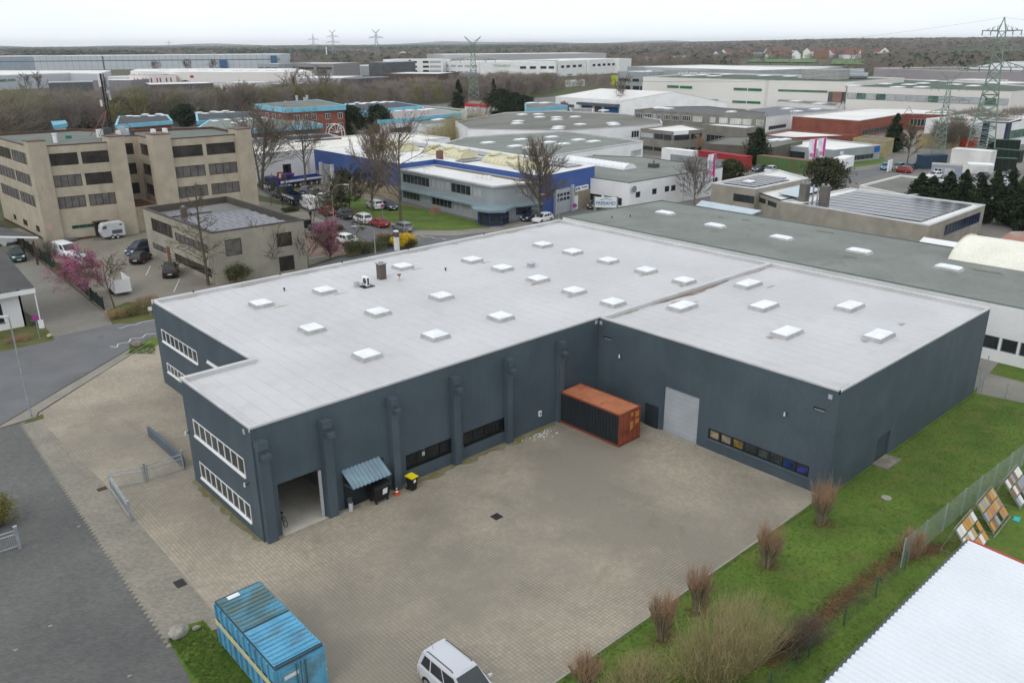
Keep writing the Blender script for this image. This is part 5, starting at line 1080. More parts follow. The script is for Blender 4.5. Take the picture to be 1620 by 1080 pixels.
p = Vector((24.2, 71.5, 5.7)); b = MB(); b.box(p.x-.35, p.y-.35, 5.7, p.x+.35, p.y+.35, 7.3); o = b.build('chimney', CHIM, LOW); b = MB(); b.box(p.x-.15, p.y-.15, 7.3, p.x+.15, p.y+.15, 7.5); under(LOW, 'chimney_cap', b, GALV, o)
F = T_faces[LOW.name][3]; b = MB(); a = F.px(265, 385); b.obox(F.at(a[0]-.5, .1, .01), F.d*1.0, F.n*.05, (0, 0, 2.2)); b.build('door', mat('rust_brown_door', (.2, .08, .05)), LOW)
# cobalt hall and its grey office
CH = [(71.3, 120), (71.2, 88), (79.8, 88.3), (79.6, 58.2), (94.9, 60.4), (97.5, 118.6)]
wn = [('px', 0, 492, 268, 503, 288, 3, 'grey'), ('px', 0, 531, 268, 545, 287, 3, 'grey'), ('px', 0, 511, 263, 526, 288, 2, 'shutter')]
CHB = building('workshop_hall', 'cobalt blue clad workshop hall with yellow barrel rooflights', 'hall', CH, 7.1, COBALT, PALEROOF, WHITE, .25, .3, wn, trimh=.05)
for i in (0, 3): # pale masonry base under the blue cladding
    F = T_faces[CHB.name][i]; b = MB(); b.obox(F.at(0.3 if i == 0 else 7.6, .0, .0), F.d*(F.L-(.4 if i == 0 else 7.7)), F.n*.02, (0, 0, 2.7 if i == 0 else 3.2)); b.build('masonry_base', mat('sandy_block_wall', (.33, .28, .21), scale=.8), CHB)
F = T_faces[CHB.name][0]; SH_ = MATS['pale_grey_shutter']
for x in (490, 510, 527.5): u = F.px(x, 280)[0]; b = MB(); b.obox(F.at(u, 0, .0), F.d*.5, F.n*.6, (0, 0, 4.6)); b.build('pillar', WHITEDIRTY, CHB)
b = MB(); b.obox(F.at(F.px(513, 280)[0], 0, .04), F.d*(F.px(526, 280)[0]-F.px(513, 280)[0]), F.n*.06, (0, 0, 4.4)); b.build('sectional_door', SH_, CHB)
F = T_faces[CHB.name][3]; b = MB(); b.obox(F.at(3.6, .05, .02), F.d*4.4, F.n*.05, (0, 0, 4.2)); o = b.build('sectional_door', SH_, CHB); b = MB()
for k in range(4): b.obox(F.at(3.9+k*1.0, 2.2, .075), F.d*.8, F.n*.01, (0, 0, .5)); b.obox(F.at(3.9+k*1.0, 3.0, .075), F.d*.8, F.n*.01, (0, 0, .5))
under(CHB, 'door_glazing', b, GLASS, o)
for u in (3.1, 8.1): b = MB(); b.obox(F.at(u, 0, .0), F.d*.45, F.n*.5, (0, 0, 4.6)); b.build('pillar', LGREY, CHB)
b = MB(); b.obox(F.at(9.2, 0.05, .03), F.d*1.1, F.n*.06, (0, 0, 2.4)); b.build('side_door', WHITE, CHB)
a = F.px(920, 297.5); b = MB(); b.obox(F.at(a[0]-2.0, a[1]-.45, .05), F.d*4.0, F.n*.08, (0, 0, .9)); o = b.build('sign_board', WHITE, CHB)
t_ = put_text('RTM', .62, mat('sign_dark_blue', (.02, .03, .12)), F, a[0]-1.25, a[1], .14, CHB, bold=.012); t_ = put_text('Messebau', .42, MATS['sign_dark_blue'], F, a[0]+.7, a[1]+.12, .14, CHB)
def barrel(T, A, B, w_, h_, m, nm='barrel_rooflight', z=6.9, n=8):
    A, B = Vector((*A, z)), Vector((*B, z)); d = (B-A); s = Vector((-d.y, d.x, 0)).normalized(); b = MB(); pr = None
    for i in range(n+1):
        a = math.pi*i/n; q = s*(math.cos(a)*w_/2)+Vector((0, 0, math.sin(a)*h_))
        if pr is not None: b.poly([A+pr, B+pr, B+q, A+q])
        pr = q
    for e in (A, B): b.poly([e+s*(math.cos(math.pi*i/n)*w_/2)+Vector((0, 0, math.sin(math.pi*i/n)*h_)) for i in range(n+1)])
    k = int(d.length/1.1) if nm != 'vault' else 1
    for j in range(k+1):
        e = A+d*(j/k); b.path([e+s*(math.cos(math.pi*i/n)*w_/2*1.02)+Vector((0, 0, math.sin(math.pi*i/n)*h_*1.03)) for i in range(n+1)], .04, 4)
    o = b.build(nm, m, T); return o
for (x, y0, y1) in ((86.5, 66, 80), (86.5, 86, 99), (84.5, 103, 114)):
    o = barrel(CHB, (x, y0), (x+.4, y1), 4.6, 1.35, YELLOWPLAST)
    for t in (.12, .5, .88): b = MB(); yy = y0+(y1-y0)*t; b.obox((x-1.0, yy-.9, 8.2), (1.9, 0, .1), (0, 1.8, 0), (0, 0, .35)); under(CHB, 'smoke_vent', b, YELLOWPLAST, o)
panels(CHB, 90.5, 63, 94.5, 116, 6.85, 2, 16, .3, .1); panels(CHB, 81.5, 81.5, 89, 84.8, 6.85, 3, 2, .3, .1)
b = MB(); b.box(80.6, 88.0, 6.9, 81.6, 89.0, 8.6); b.build('chimney', mat('brown_brick_chimney', (.18, .10, .08)), CHB)
OFF = [(70.7, 60.6), (79.3, 58.6), (79.55, 88.0), (71.3, 87.9)]
wn = [('px', 3, 762, 287, 720, 275, 4, 'panel'), ('px', 3, 724, 281, 697, 265, 4, 'grey'), ('px', 3, 746, 300, 727, 296, 1, 'grey')][:0]
for u0, u1, n, s in ((3.2, 5.6, 2, 'panel'), (6.1, 11.6, 4, 'grey'), (12.1, 17.6, 4, 'panel'), (18.1, 26.6, 7, 'grey')): wn.append(('uz', 3, 27.3-u1, 27.3-u0, 3.75, 5.4, n, s))
for u0, u1, n, s in ((4.2, 11.2, 5, 'panel'), (11.6, 17.5, 5, 'grey'), (18, 21, 2, 'panel'), (21.4, 26.8, 5, 'grey')): wn.append(('uz', 3, 27.3-u1, 27.3-u0, .8, 2.5, n, s))
wn += [('uz', 0, 4.6, 7.6, 3.9, 5.2, 3, 'panel'), ('uz', 0, 4.2, 7.2, .9, 2.5, 4, 'blue')]
OFB = building('grey_office', 'light grey two storey office with blue framed glass entrance on its corner', 'building', OFF, 6.1, GREYCLAD, PALEROOF, LGREY, .2, .5, wn, lip=.25, trimh=.25)
F3, F0 = T_faces[OFB.name][3], T_faces[OFB.name][0]; ZN = mat('blue_grey_zinc', (.22, .28, .31), rough=.45)
b = MB(); z = 3.15
for F_, s in ((F3, 1), (F0, 1)):
    A, B = F_.at(0, z, 0), F_.at(F_.L, z, 0); a2 = F_.at(0 if F_ is F0 else 0, z-.45, 1.1); b2 = F_.at(F_.L, z-.45, 1.1)
    b.poly([A, B, b2, a2]); b.poly([a2, b2, b2-Vector((0, 0, .25)), a2-Vector((0, 0, .25))]); b.poly([A-Vector((0, 0, .7)), B-Vector((0, 0, .7)), b2-Vector((0, 0, .25)), a2-Vector((0, 0, .25))])
c = Vector((70.7, 60.6, 0)); hexp = [(71, 64.6), (68.7, 64.0), (67.2, 61.6), (67.8, 58.6), (70, 56.9), (73.4, 58.6)]
for i in range(5): A, B = hexp[i], hexp[i+1]; b.poly([(*A, z-.4), (*B, z-.4), (70.7, 60.6, z+.25)]); b.poly([(*A, z-.75), (*B, z-.75), (*B, z-.4), (*A, z-.4)])
b.poly([(*q, z-.75) for q in hexp]); b.build('eaves_roof', ZN, OFB)
hx = [(71, 63.4), (69.4, 63.1), (68.2, 61.3), (68.6, 59.2), (70.2, 58.0), (72.6, 59.0)]; FB = STY['blue'][0]
for i in range(5):
    f = Face(hx[i], hx[i+1], 1 if (Face(hx[i], hx[i+1], 1).n.dot(Vector((hx[i][0]-72, hx[i][1]-62, 0))) > 0) else -1); b = MB(); b.poly([f.at(0, .05), f.at(f.L, .05), f.at(f.L, 2.45), f.at(0, 2.45)]); o = b.build('entrance_glass', GLASS, OFB); b = MB()
    for u in (0, f.L/2, f.L-.1): b.obox(f.at(u, .05, 0), f.d*.1, f.n*.04, (0, 0, 2.35))
    for zz in (.05, 1.9, 2.32): b.obox(f.at(0, zz, 0), f.d*f.L, f.n*.05, (0, 0, .12))
    under(OFB, 'entrance_frame', b, FB, o)
for k in range(4): p = G(752+k*8.2 if k < 2 else 768+(k-2)*6, 282.5+k*.5, 5.9); b = MB(); b.box(p.x-.2, p.y-.4, 5.9, p.x+.2, p.y+.4, 6.55); b.build('air_conditioner', WHITE, OFB)
b = MB(); b.obox((78.2, 62, 5.9), (.9, 0, 0), (.6, 25, 0), (0, 0, .18)); b.build('cable_duct', mat('brown_gravel_strip', (.2, .15, .11)), OFB)
# long grey neighbour hall directly behind the dark hall
NB = [(63.4, 37.5), (83.1, 35.8), (83.1, -75), (63.4, -75)]; _f = Face((63.4, -75), (63.4, 37.5), -1); hN = 5.5; zA, zB = _f.px(1600, 560)[1], _f.px(1600, 538)[1]
NBB = building('neighbour_hall', 'long white hall with grey green felt roof behind the dark hall', 'hall', NB, hN, WHITE, FELT, mat('green_grey_edge', (.17, .20, .19)), .10, .10, [('uz', 3, 30+k*1.55, 31.35+k*1.55, zA, zB, 1, 'grey') for k in range(19)], lip=.02, trimh=.08)
for x, y in ((1052, 335), (1131, 355), (1236, 374), (1359, 395), (1501, 421), (1668, 452)): p = G(x, y, hN+.2); dome(NBB, p.x, p.y, hN-.1, 1.3, 2.6, hc=.2, hd=.25)
for x, y in ((968, 345), (997, 343)): p = G(x, y, hN); b = MB(); b.tube(p, p+Vector((0, 0, .3)), .07, n=6); b.build('pipe_stub', BLACK, NBB)
for i, (x, y, w_) in enumerate(((1180, 347, 1.5), (1305, 366, 3), (1140, 343, 1), (1530, 410, 3), (1560, 428, 4), (1345, 405, 2))): p = G(x, y, hN); b = MB(); b.poly([(p.x-.3, p.y-w_/2, hN-.095), (p.x+.5, p.y-w_*.3, hN-.095), (p.x+.35, p.y+w_/2, hN-.095), (p.x-.5, p.y+w_*.2, hN-.095)]); b.build('damp_patch', mat('damp_felt', (.13, .12, .095), (.16, .15, .13), scale=2), NBB)
b = MB(); q = P4([(1100, 325.5), (1182, 342), (1205, 333), (1110, 317)], 5.0); b.prism(q, 4.85, 5.0, bot=True); tag(b.build('glass_lean_to', mat('blue_glass_roof', (.30, .40, .46), (.22, .31, .37), rough=.2, spec=.6)), 'blue glazed lean to roof behind the long grey green felt roof', 'roof')
add_lines(MATS['blue_glass_roof'], [('Y', .9, .1)], linecol=(.5, .55, .58))
# white hall with grey roof and vaulted rooflight; flat grey roofs beyond
WB = P4([(995.6, 289), (940.6, 281), (862, 263), (905, 243), (1018, 248), (1144, 264)], 5.2); WB = [WB[0], (93.4+.2, 62.5), (98.5, 85), (115, 85.6), (122.2, 71), (121.4, 51)]
WBB = building('white_hall', 'white walled hall with grey green roof and long vaulted rooflight', 'hall', WB, 5.2, WHITE, FELT, DGREY, .08, .1, [('uz', 0, 1.5, 5.6, 1.0, 2.3, 4, 'dark'), ('uz', 0, 6.2, 10.6, 1.0, 2.3, 4, 'dark')] + [('px', 5, x, y, x+7, y+8, 1, 'grey') for x, y in ((1006, 304), (1032, 299), (1052, 295), (1062, 293.5), (1128, 281.5))], lip=.02, trimh=.1)
barrel(WBB, (107.5, 79), (106.8, 62), 3.4, 1.0, DOME, z=5.15); p = G(1034, 265, 5.1); b = MB(); b.box(p.x-.8, p.y-.8, 5.1, p.x+.8, p.y+.8, 5.9); b.tube(p, p+Vector((0, 0, 1.4)), .12); b.build('vent_box', DGREY, WBB)
F = T_faces[WBB.name][5]; a = F.px(1001, 299); b = MB(); b.tube(F.at(a[0], a[1], .3), F.at(a[0], a[1], .42), .55, .6, 16); b.tube(F.at(a[0], a[1], 0), F.at(a[0], a[1], .3), .05); b.build('satellite_dish', MGREY, WBB)
def flat(name, label, cat, pts, h, wm=WHITE, rm=FELT, tm=COPING, wins=(), domes=(), ds=(1.6, 1.6), **k):
    T = building(name, label, cat, P4(pts, h), h, wm, rm, tm, k.pop('par', .3), k.pop('cope', .3), wins, **k)
    for x, y in domes: p = G(x, y, h-.1); dome(T, p.x, p.y, h-.3, *ds, far=True)
    return T
flat('flat_roof_hall', 'white hall with flat grey green roof and eight domes behind the cobalt hall', 'hall', [(824, 254), (1017.5, 223), (895, 207), (790, 213), (735, 217), (700, 227), (690, 241)], 6.5, domes=[(772, 226), (815, 231.5), (824, 221), (839, 234), (868, 225.5), (873, 217), (891, 228), (915, 221.5), (939, 224)], ds=(3.2, 2.0), wins=[('px', 0, 998, 239, 1015, 246, 1, 'shutter')], trimh=.3)
flat('flat_roof_hall', 'low wide grey brown roofed hall with many domes and white end wall', 'hall', [(838, 206), (895, 207), (1012, 199), (1048, 195), (1045, 189), (990, 180), (880, 175), (800, 178), (720, 192), (740, 204)], 6.5, rm=FELT2, domes=[(826, 181.5), (852, 181), (854, 185.5), (881, 186), (881, 189.5), (820, 192), (818, 195.5), (884, 201), (882, 204), (918, 197), (969, 195), (972, 197.5), (910, 185), (955, 175)], ds=(3.0, 2.2), wins=[('uz', 1, 22, 27, 3.4, 5.2, 3, 'white')])
flat('cream_roof_hall', 'hall with wide cream white roof between the trucks and the brick building', 'hall', [(330, 251), (488.5, 236.5), (600, 228), (712, 218), (640, 209.5), (560, 214), (480, 221), (440, 227.5), (330, 233)], 6.2, rm=mat('cream_roof_sheet', (.78, .75, .68), (.60, .57, .50), scale=.1), wins=[('uz', 0, 16, 18, .5, 3.5, 1, 'blue')])
flat('felt_roof_shed', 'low shed with near black roof in front of the turquoise banded building', 'shed', [(455, 223), (540, 217), (520, 211), (436, 215)], 6.4, DARKCLAD, mat('black_roof_felt', (.03, .032, .035), rough=.9)); flat('hip_roof_shed', 'small shed with grey blue ribbed roof left of the black roofed shed', 'shed', [(385, 228), (452, 224), (425, 217), (380, 220)], 6.3, WHITEDIRTY, mat('grey_ribbed_roof', (.2, .21, .23)))
TK = dict(tm=TURQ, trimh=1.1, lip=.6, cope=.05, par=.05)
flat('banded_pavilion', 'low pavilion with turquoise fascia and white domes left of the brick building', 'building', [(300, 212), (507, 196.5), (455, 184), (335, 189)], 7, mat('dim_glazed_wall', (.10, .09, .08), scale=.3), FELT, domes=[(383, 192), (396, 189), (406, 191), (416, 187), (428, 189), (438, 184.5), (448, 188), (360, 190), (340, 192), (370, 195)], ds=(1.9, 1.9), wins=[('row', 0, 4, -4, .8, 2.8, 6, 1.2, 3, 'shutter')], **TK)
flat('banded_pavilion', 'dark roofed pavilion with turquoise fascia behind the office block mast', 'building', [(314, 191.5), (415, 184), (395, 177), (312, 180)], 6, BRICKRED, mat('dark_slate_felt', (.06, .065, .075)), domes=[(315, 178.5), (325, 180), (338, 177), (347, 178), (357, 176), (366, 178)], ds=(2.2, 2.2), **TK)
flat('banded_pavilion', 'dark roofed pavilion with turquoise fascia at the left behind the block', 'building', [(185, 197.5), (270, 191), (262, 182), (190, 184)], 6, BRICKRED, MATS['dark_slate_felt'], domes=[(205, 184), (216, 184.5), (230, 181.5), (240, 184), (252, 181), (260, 183)], ds=(2.2, 2.2), **TK)
flat('banded_pavilion', 'small turquoise edged roof peeking above the left end of the block', 'building', [(86, 198), (103, 195), (100, 191), (84, 192)], 6, WHITEDIRTY, TURQ, **TK)
BK = flat('brick_building', 'three storey red brick building with turquoise roof band and white arched porch', 'building', [(405, 165), (452, 171), (544, 166.5), (500, 157.5)], 10.5, BRICKRED, FELT2, tm=TURQ, trimh=1.4, lip=.5, cope=.05, par=.05, wins=[('frac', 0)][:0])
for i, L in ((0, ((.10, .2), (.32, .42), (.55, .65), (.78, .88))), (1, ((.13, .21), (.27, .35), (.42, .5), (.66, .74), (.88, .96)))):
    F = T_faces[BK.name][i]
    for a, c in L:
        for z0 in (6.6, 3.6): window(F, F.L*a, F.L*c, z0, z0+1.7, 2, 'white', BK, dep=-.07, far=True)
F = T_faces[BK.name][1]; b = MB(); p = F.at(F.L*.76, 0, 0)
for off in (0, 2.2):
    P_ = [F.at(F.L*.78+math.cos(math.pi*i/12)*2.6, 2.6+math.sin(math.pi*i/12)*2.6, off+.3) for i in range(13)]; b.path(P_, .14, 5); b.tube(P_[0], P_[0]-Vector((0, 0, 2.6)), .14, n=5); b.tube(P_[-1], P_[-1]-Vector((0, 0, 2.6)), .14, n=5)
for i in range(1, 12, 2): b.tube(F.at(F.L*.78+math.cos(math.pi*i/12)*2.6, 2.6+math.sin(math.pi*i/12)*2.6, 2.5), F.at(F.L*.78, 2.6, 2.5), .09, n=4)
b.build('arched_porch', WHITE, BK)
for (x, y, s) in ((470, 160, 1.6), (482, 160, 1.0), (486, 158.5, 1.4), (452, 163.5, .5)): p = G(x, y, 10.4); b = MB(); b.box(p.x-.3, p.y-.3, 10.4, p.x+.3, p.y+.3, 10.6+s); b.build('roof_unit', LGREY, BK)
flat('banded_hall', 'dark slate roofed hall with turquoise fascia right of the brick building', 'hall', [(543, 179.5), (610, 172), (665, 167.5), (622, 160.5), (548, 164)], 7, WHITEDIRTY, MATS['dark_slate_felt'], domes=[(557, 165.5), (565, 163), (573, 165), (578, 163.5), (589, 163.5), (594, 162), (604, 163), (609, 161.5), (619, 162)], ds=(2.2, 2.2), **TK)
flat('banded_hall', 'pinkish grey roofed hall with broad turquoise fascia beside the pine trees', 'hall', [(600, 190.5), (727, 178.5), (672, 169.5), (600, 173)], 6, WHITE, mat('pinkish_roof_felt', (.33, .29, .27)), domes=[(628, 176), (647, 175), (662, 171.5), (668, 174.5), (640, 172), (680, 173)], ds=(3.2, 3), wins=[('uz', 0, 4, 14, .6, 3.2, 4, 'grey'), ('uz', 0, 18, 28, .6, 3.2, 4, 'grey'), ('uz', 0, 34, 40, .4, 3.0, 2, 'dark')], **TK)
flat('green_roof_hall', 'narrow hall with mossy green roof behind the pinkish grey roof', 'hall', [(727, 177.5), (738, 173), (668, 167), (665, 168.5)], 6, WHITEDIRTY, mat('mossy_roof', (.12, .17, .09)))
flat('grey_roof_annex', 'white annex with flat grey roof beside the yellow budding bushes', 'annex', [(668, 197), (742, 190), (710, 183), (640, 188)], 5, WHITE, FELT2, domes=[(690, 190), (696, 189)], ds=(3, 2), tm=TURQ)
flat('red_edged_hut', 'small white hut with red fascia at the foot of the lattice pylon', 'hut', [(735, 163.5), (768, 165.5), (782, 160), (745, 158)], 5, WHITE, FELT2, tm=mat('red_fascia', (.45, .04, .04)), trimh=1.3); flat('banded_pavilion', 'turquoise edged flat building right of the dark pine group', 'building', [(832, 172.5), (898, 167), (862, 161), (830, 165)], 6, WHITEDIRTY, FELT2, domes=[(842, 163), (862, 163)], ds=(5, 3), wins=[('row', 0, 2, -2, .5, 3, 5, 1, 2, 'grey')], tm=TURQ, trimh=1.3)
flat('stone_cottage', 'small beige single storey house in front of the pitched white shed', 'house', [(905, 177), (937, 178.5), (939, 171.5), (900, 170.5)], 5, CONCRETE2, FELT2, wins=[('row', 0, .8, -.8, 1.2, 3.4, 3, 2.5, 1, 'white')])
BOF = flat('brown_office', 'brown brick office with white roof and two window bands', 'building', [(1013.5, 203.5), (1064.5, 208.5), (1116, 205), (1078, 196)], 6.3, GREYCONC, PALEROOF, tm=GREYCONC, wins=[('frac', 0)][:0])
for i, L in ((0, ((.02, .42), (.46, .72), (.75, .97))), (1, ((.05, .5), (.56, .9)))):
    F = T_faces[BOF.name][i]
    for a, c in L: window(F, F.L*a, F.L*c, 4.1, 5.4, 4, 'panel' if (i == 0 and a < .1) else 'dark', BOF, dep=-.06, far=True); window(F, F.L*a, F.L*c, 1.0, 1.9, 4, 'dark', BOF, dep=-.06, far=True)
F = T_faces[BOF.name][1]; b = MB(); b.obox(F.at(.2, 5.4, .05), F.d*F.L*.45, F.n*.1, (0, 0, 1.0)); b.build('sign_board', WHITE, BOF)
NL = flat('brown_long_building', 'long brown brick two storey building in front of the big white factory', 'building', [(1004, 173.5), (1210, 184.5), (1213, 178), (1120, 168), (1050, 169)], 8.5, GREYCONC, mat('dark_grey_felt', (.12, .125, .13)), tm=GREYCONC, domes=[(1040, 171), (1048, 171), (1058, 172), (1157, 177)], ds=(3, 2))
F = T_faces[NL.name][0]
for a, c, s in ((.01, .07, 'white'), (.085, .145, 'white'), (.16, .18, 'white'), (.19, .225, 'white'), (.25, .3, 'white'), (.315, .37, 'white'), (.395, .46, 'white'), (.48, .55, 'shutter'), (.61, .65, 'shutter'), (.68, .74, 'shutter'), (.76, .84, 'shutter'), (.85, .91, 'shutter'), (.945, .965, 'white'), (.97, .995, 'white')): window(F, F.L*a, F.L*c, 6.0, 7.5, 4, s, NL, dep=-.06, far=True)
b = MB(); b.obox(F.at(F.L*.2, .5, .03), F.d*F.L*.3, F.n*.05, (0, 0, 3.2)); b.build('recessed_bay', DARKCLAD, NL)
flat('white_roof_annex', 'low brown annex with white roof in front of the long brown building', 'annex', [(1110, 197), (1180, 203), (1211, 198.5), (1150, 192.5)], 6, GREYCONC, PALEROOF, tm=GREYCONC, wins=[('uz', 0, 2, 9, 1, 3.4, 5, 'grey'), ('uz', 1, 1, 9, 2, 4.5, 4, 'dark')])
flat('dark_brown_hall', 'dull brown walled hall with flat dark roof behind the red container', 'hall', [(1115, 226), (1128, 228), (1225, 233), (1270, 222), (1218, 214), (1150, 216)], 4.2, mat('dull_brown_wall', (.12, .11, .09)), FELT2, domes=[(1227, 221.5), (1240, 221)], ds=(5, 2), tm=FELT2)
flat('blue_band_hall', 'white hall with light blue stripe left of the red brick hall', 'hall', [(1213, 186), (1250, 181), (1345, 174), (1230, 168), (1180, 173)], 4.8, WHITE, mat('blue_grey_felt', (.17, .18, .2)), domes=[(1245, 172), (1290, 173), (1260, 176)], ds=(4, 3), wins=[('row', 0, 2, -2, .6, 1.8, 1, 1, 10, 'grey')])
GH_ = flat('grey_clad_hall', 'grey clad single storey hall with white roof behind the flags', 'hall', [(1229, 229), (1320, 237.5), (1394, 229.5), (1300, 219)], 3.5, GREYCLAD, PALEROOF, tm=LGREY, wins=[('row', 0, 3, 8, .1, 2.3, 1, 1, 1, 'dark'), ('row', 0, 10, -2, .1, 1.3, 1, 1, 5, 'dark'), ('row', 1, 1, -2.5, .4, 1.6, 1, 1, 9, 'grey')])
F = T_faces[GH_.name][1]; b = MB(); b.obox(F.at(2.2, 2.2, .03), F.d*1.3, F.n*.05, (0, 0, .8)); b.build('white_plate', WHITE, GH_); b = MB(); b.obox(F.at(F.L-2.6, 1.9, .03), F.d*2.2, F.n*.05, (0, 0, 1.4)); b.build('blue_plate', mat('blue_sign', (.02, .12, .4)), GH_)
RB = flat('red_brick_hall', 'long red brick hall with cream white roof and tubular roof gables', 'hall', [(1254, 184), (1360, 191), (1434, 179.5), (1545, 183), (1545, 178), (1440, 172), (1375, 171)], 5.2, BRICKRED, PALEROOF, tm=mat('cream_coping', (.6, .55, .5)), wins=[('row', 1, 3, -3, .6, 2.0, 1, 1, 14, 'grey'), ('row', 2, 1.5, -4, 1.2, 3.5, 1, 1, 14, 'white')])
for x, y in ((1255, 185), (1332, 172.5), (1437, 181)): p = G(x, y, 5.2); b = MB(); b.path([p+Vector((0, -1.5, 0)), p+Vector((0, 0, 2.6)), p+Vector((0, 1.5, 0))], .16, 4); b.tube(p+Vector((0, -.8, 1.2)), p+Vector((0, .8, 1.2)), .12, n=4); b.build('roof_gable_frame', LGREY, RB)
flat('cream_roof_wing', 'low red brick wing with cream roof between the grey hall and the red hall', 'annex', [(1202, 214), (1258, 217.5), (1355, 214), (1248, 206)], 4, BRICKRED, PALEROOF, tm=BRICKRED)
flat('yellow_wall_building', 'low building with yellow wall beside the spruce', 'building', [(1350, 218.5), (1402, 223.5), (1415, 219), (1372, 214)], 4.0, mat('yellow_render', (.40, .33, .17), (.30, .25, .15)), FELT2, tm=MATS['yellow_render'], wins=[]); flat('yellow_wall_building', 'yellow walled low building behind the bare trees at the pylon', 'building', [(1450, 214.5), (1520, 214.5), (1510, 211.5), (1455, 211.5)], 3.2, MATS['yellow_render'], FELT2, tm=MATS['yellow_render'], wins=[('row', 0, 3, -3, .4, 3.2, 5, 2, 1, 'dark')])
# solar complex on the right
SP = mat('mid_brown_panels', (.33, .30, .25), (.26, .24, .2), scale=.5); add_stain(SP, (.15, .12, .07), .4, .58, .75, .6, (1, 1, .5))
A1 = building('solar_roof_house', 'two storey concrete annex with solar panels and dark corner window', 'building', P4([(1126, 289.5), (1195, 299), (1279, 282), (1232, 268.5)], 5.4), 5.4, SP, PALEROOF, COPING, .15, .6, [('px', 0, 1160.5, 306, 1193, 323, 3, 'dark')])
A2 = building('glazed_link', 'low link building with dark windows and lean to glass roof', 'building', P4([(1195, 303), (1236, 316.5), (1300, 303), (1262, 288)], 4.6), 4.6, SP, PALEROOF, DGREY, .1, .2, [('uz', 0, .6, 3.6, 3.1, 3.9, 2, 'dark'), ('uz', 0, 4.2, 7, 3.1, 3.9, 2, 'dark')])
A3 = building('solar_roof_hall', 'long beige hall with its roof covered in dark solar panels', 'hall', P4([(1236, 318), (1470, 356.5), (1559, 324), (1345, 297.5)], 4.5), 4.5, SP, PALEROOF, COPING, .15, .5, [('uz', 1, 6, 20, 2.0, 3.6, 12, 'blue')])
q = P4([(1126, 289.5), (1195, 299), (1279, 282), (1232, 268.5)], 5.4); x0, y0 = q[1]
panels(A1, x0+1.6, y0+1.2, x0+14.5, y0+7.6, 5.25, 7, 4, .1, .0, axis='x', skip=((2, 2), (6, 0)), rev=.04)
q = P4([(1236, 318), (1470, 356.5), (1559, 324), (1345, 297.5)], 4.5); print('A3', q)
panels(A3, 100.2, 4.2, 118.3, 22.3, 4.35, 8, 5, .07, .0, axis='x', rev=.03)
p = G(1188, 271.5, 5.3); dome(A1, 108, 36.6, 5.25, 1.6, 1.6)
for x, y in ((1271, 318), (1303, 322)): p = G(x, y, 4.4); b = MB(); b.box(p.x-.6, p.y-.6, 4.3, p.x+.6, p.y+.6, 7.1); o = b.build('chimney', mat('brown_grey_clad', (.16, .145, .125)), A3); b = MB(); [b.tube(p+Vector((0, d, 2.7)), p+Vector((0, d, 3.0)), .2, n=8) for d in (-.4, .4)]; under(A3, 'chimney_cap', b, GALV, o)
for x, y in ((1285, 319), (1292, 322), (1279, 313)): p = G(x, y, 4.4); b = MB(); b.tube(p, p+Vector((0, 0, 2.6)), .14, n=8); b.build('flue', GALV, A3)
b = MB(); q = P4([(1231, 305), (1262, 312), (1300, 299), (1268, 292)], 5.0); b.prism(q, 4.9, 5.0, bot=True); b.build('glass_canopy', MATS['blue_glass_roof'], A2)
flat('low_felt_roof_house', 'low white building with flat grey felt roof behind the solar hall', 'building', [(1360, 293.5), (1435, 309), (1520, 300), (1500, 285), (1425, 277)], 3.6, WHITE, FELT2, tm=PALEROOF)
q0 = G(1500, 405, 5.3); print('arch', q0, G(1560, 352, 5)); ARCH = thing('barrel_roof_hall', 'hall with cream barrel vault roof at the right picture edge', 'hall', (95, -20, 0)); A = G(1540, 385, 4.3); barrel(ARCH, (82.5, -8.0), (83.5, -40), 11, 3.0, mat('cream_membrane', (.78, .76, .66), (.70, .68, .58), scale=.3), 'vault', z=4.2, n=14); b = MB(); b.box(77.2, -40, 0, 88, -8.2, 4.2); b.build('wall', GREYCONC, ARCH)
b = MB(); q = P4([(1572, 384), (1640, 392), (1640, 366), (1600, 366)], 4); b.prism(q, 0, 4); tag(b.build('shed', mat('rusty_pink_roof', (.35, .16, .11), (.3, .27, .25), scale=.4, contrast=(.45, .55))), 'shed with rust red and grey roof behind the cream vault', 'shed')
b = MB(); q = G(1490, 389, 3.4); b.prism([(q.x-2, q.y-2), (q.x+2.5, q.y-2), (q.x+2.5, q.y+2.2), (q.x-2, q.y+2.2)], 0, 3.2); b.obox((q.x-2.3, q.y-2.3, 3.2), (2.6, 0, .8), (0, 4.8, 0), (0, 0, .1)); b.obox((q.x+.3, q.y-2.3, 4.0), (2.6, 0, -.8), (0, 4.8, 0), (0, 0, .1)); tag(b.build('white_hut', WHITE), 'small white gabled hut in front of the solar hall end wall', 'hut')
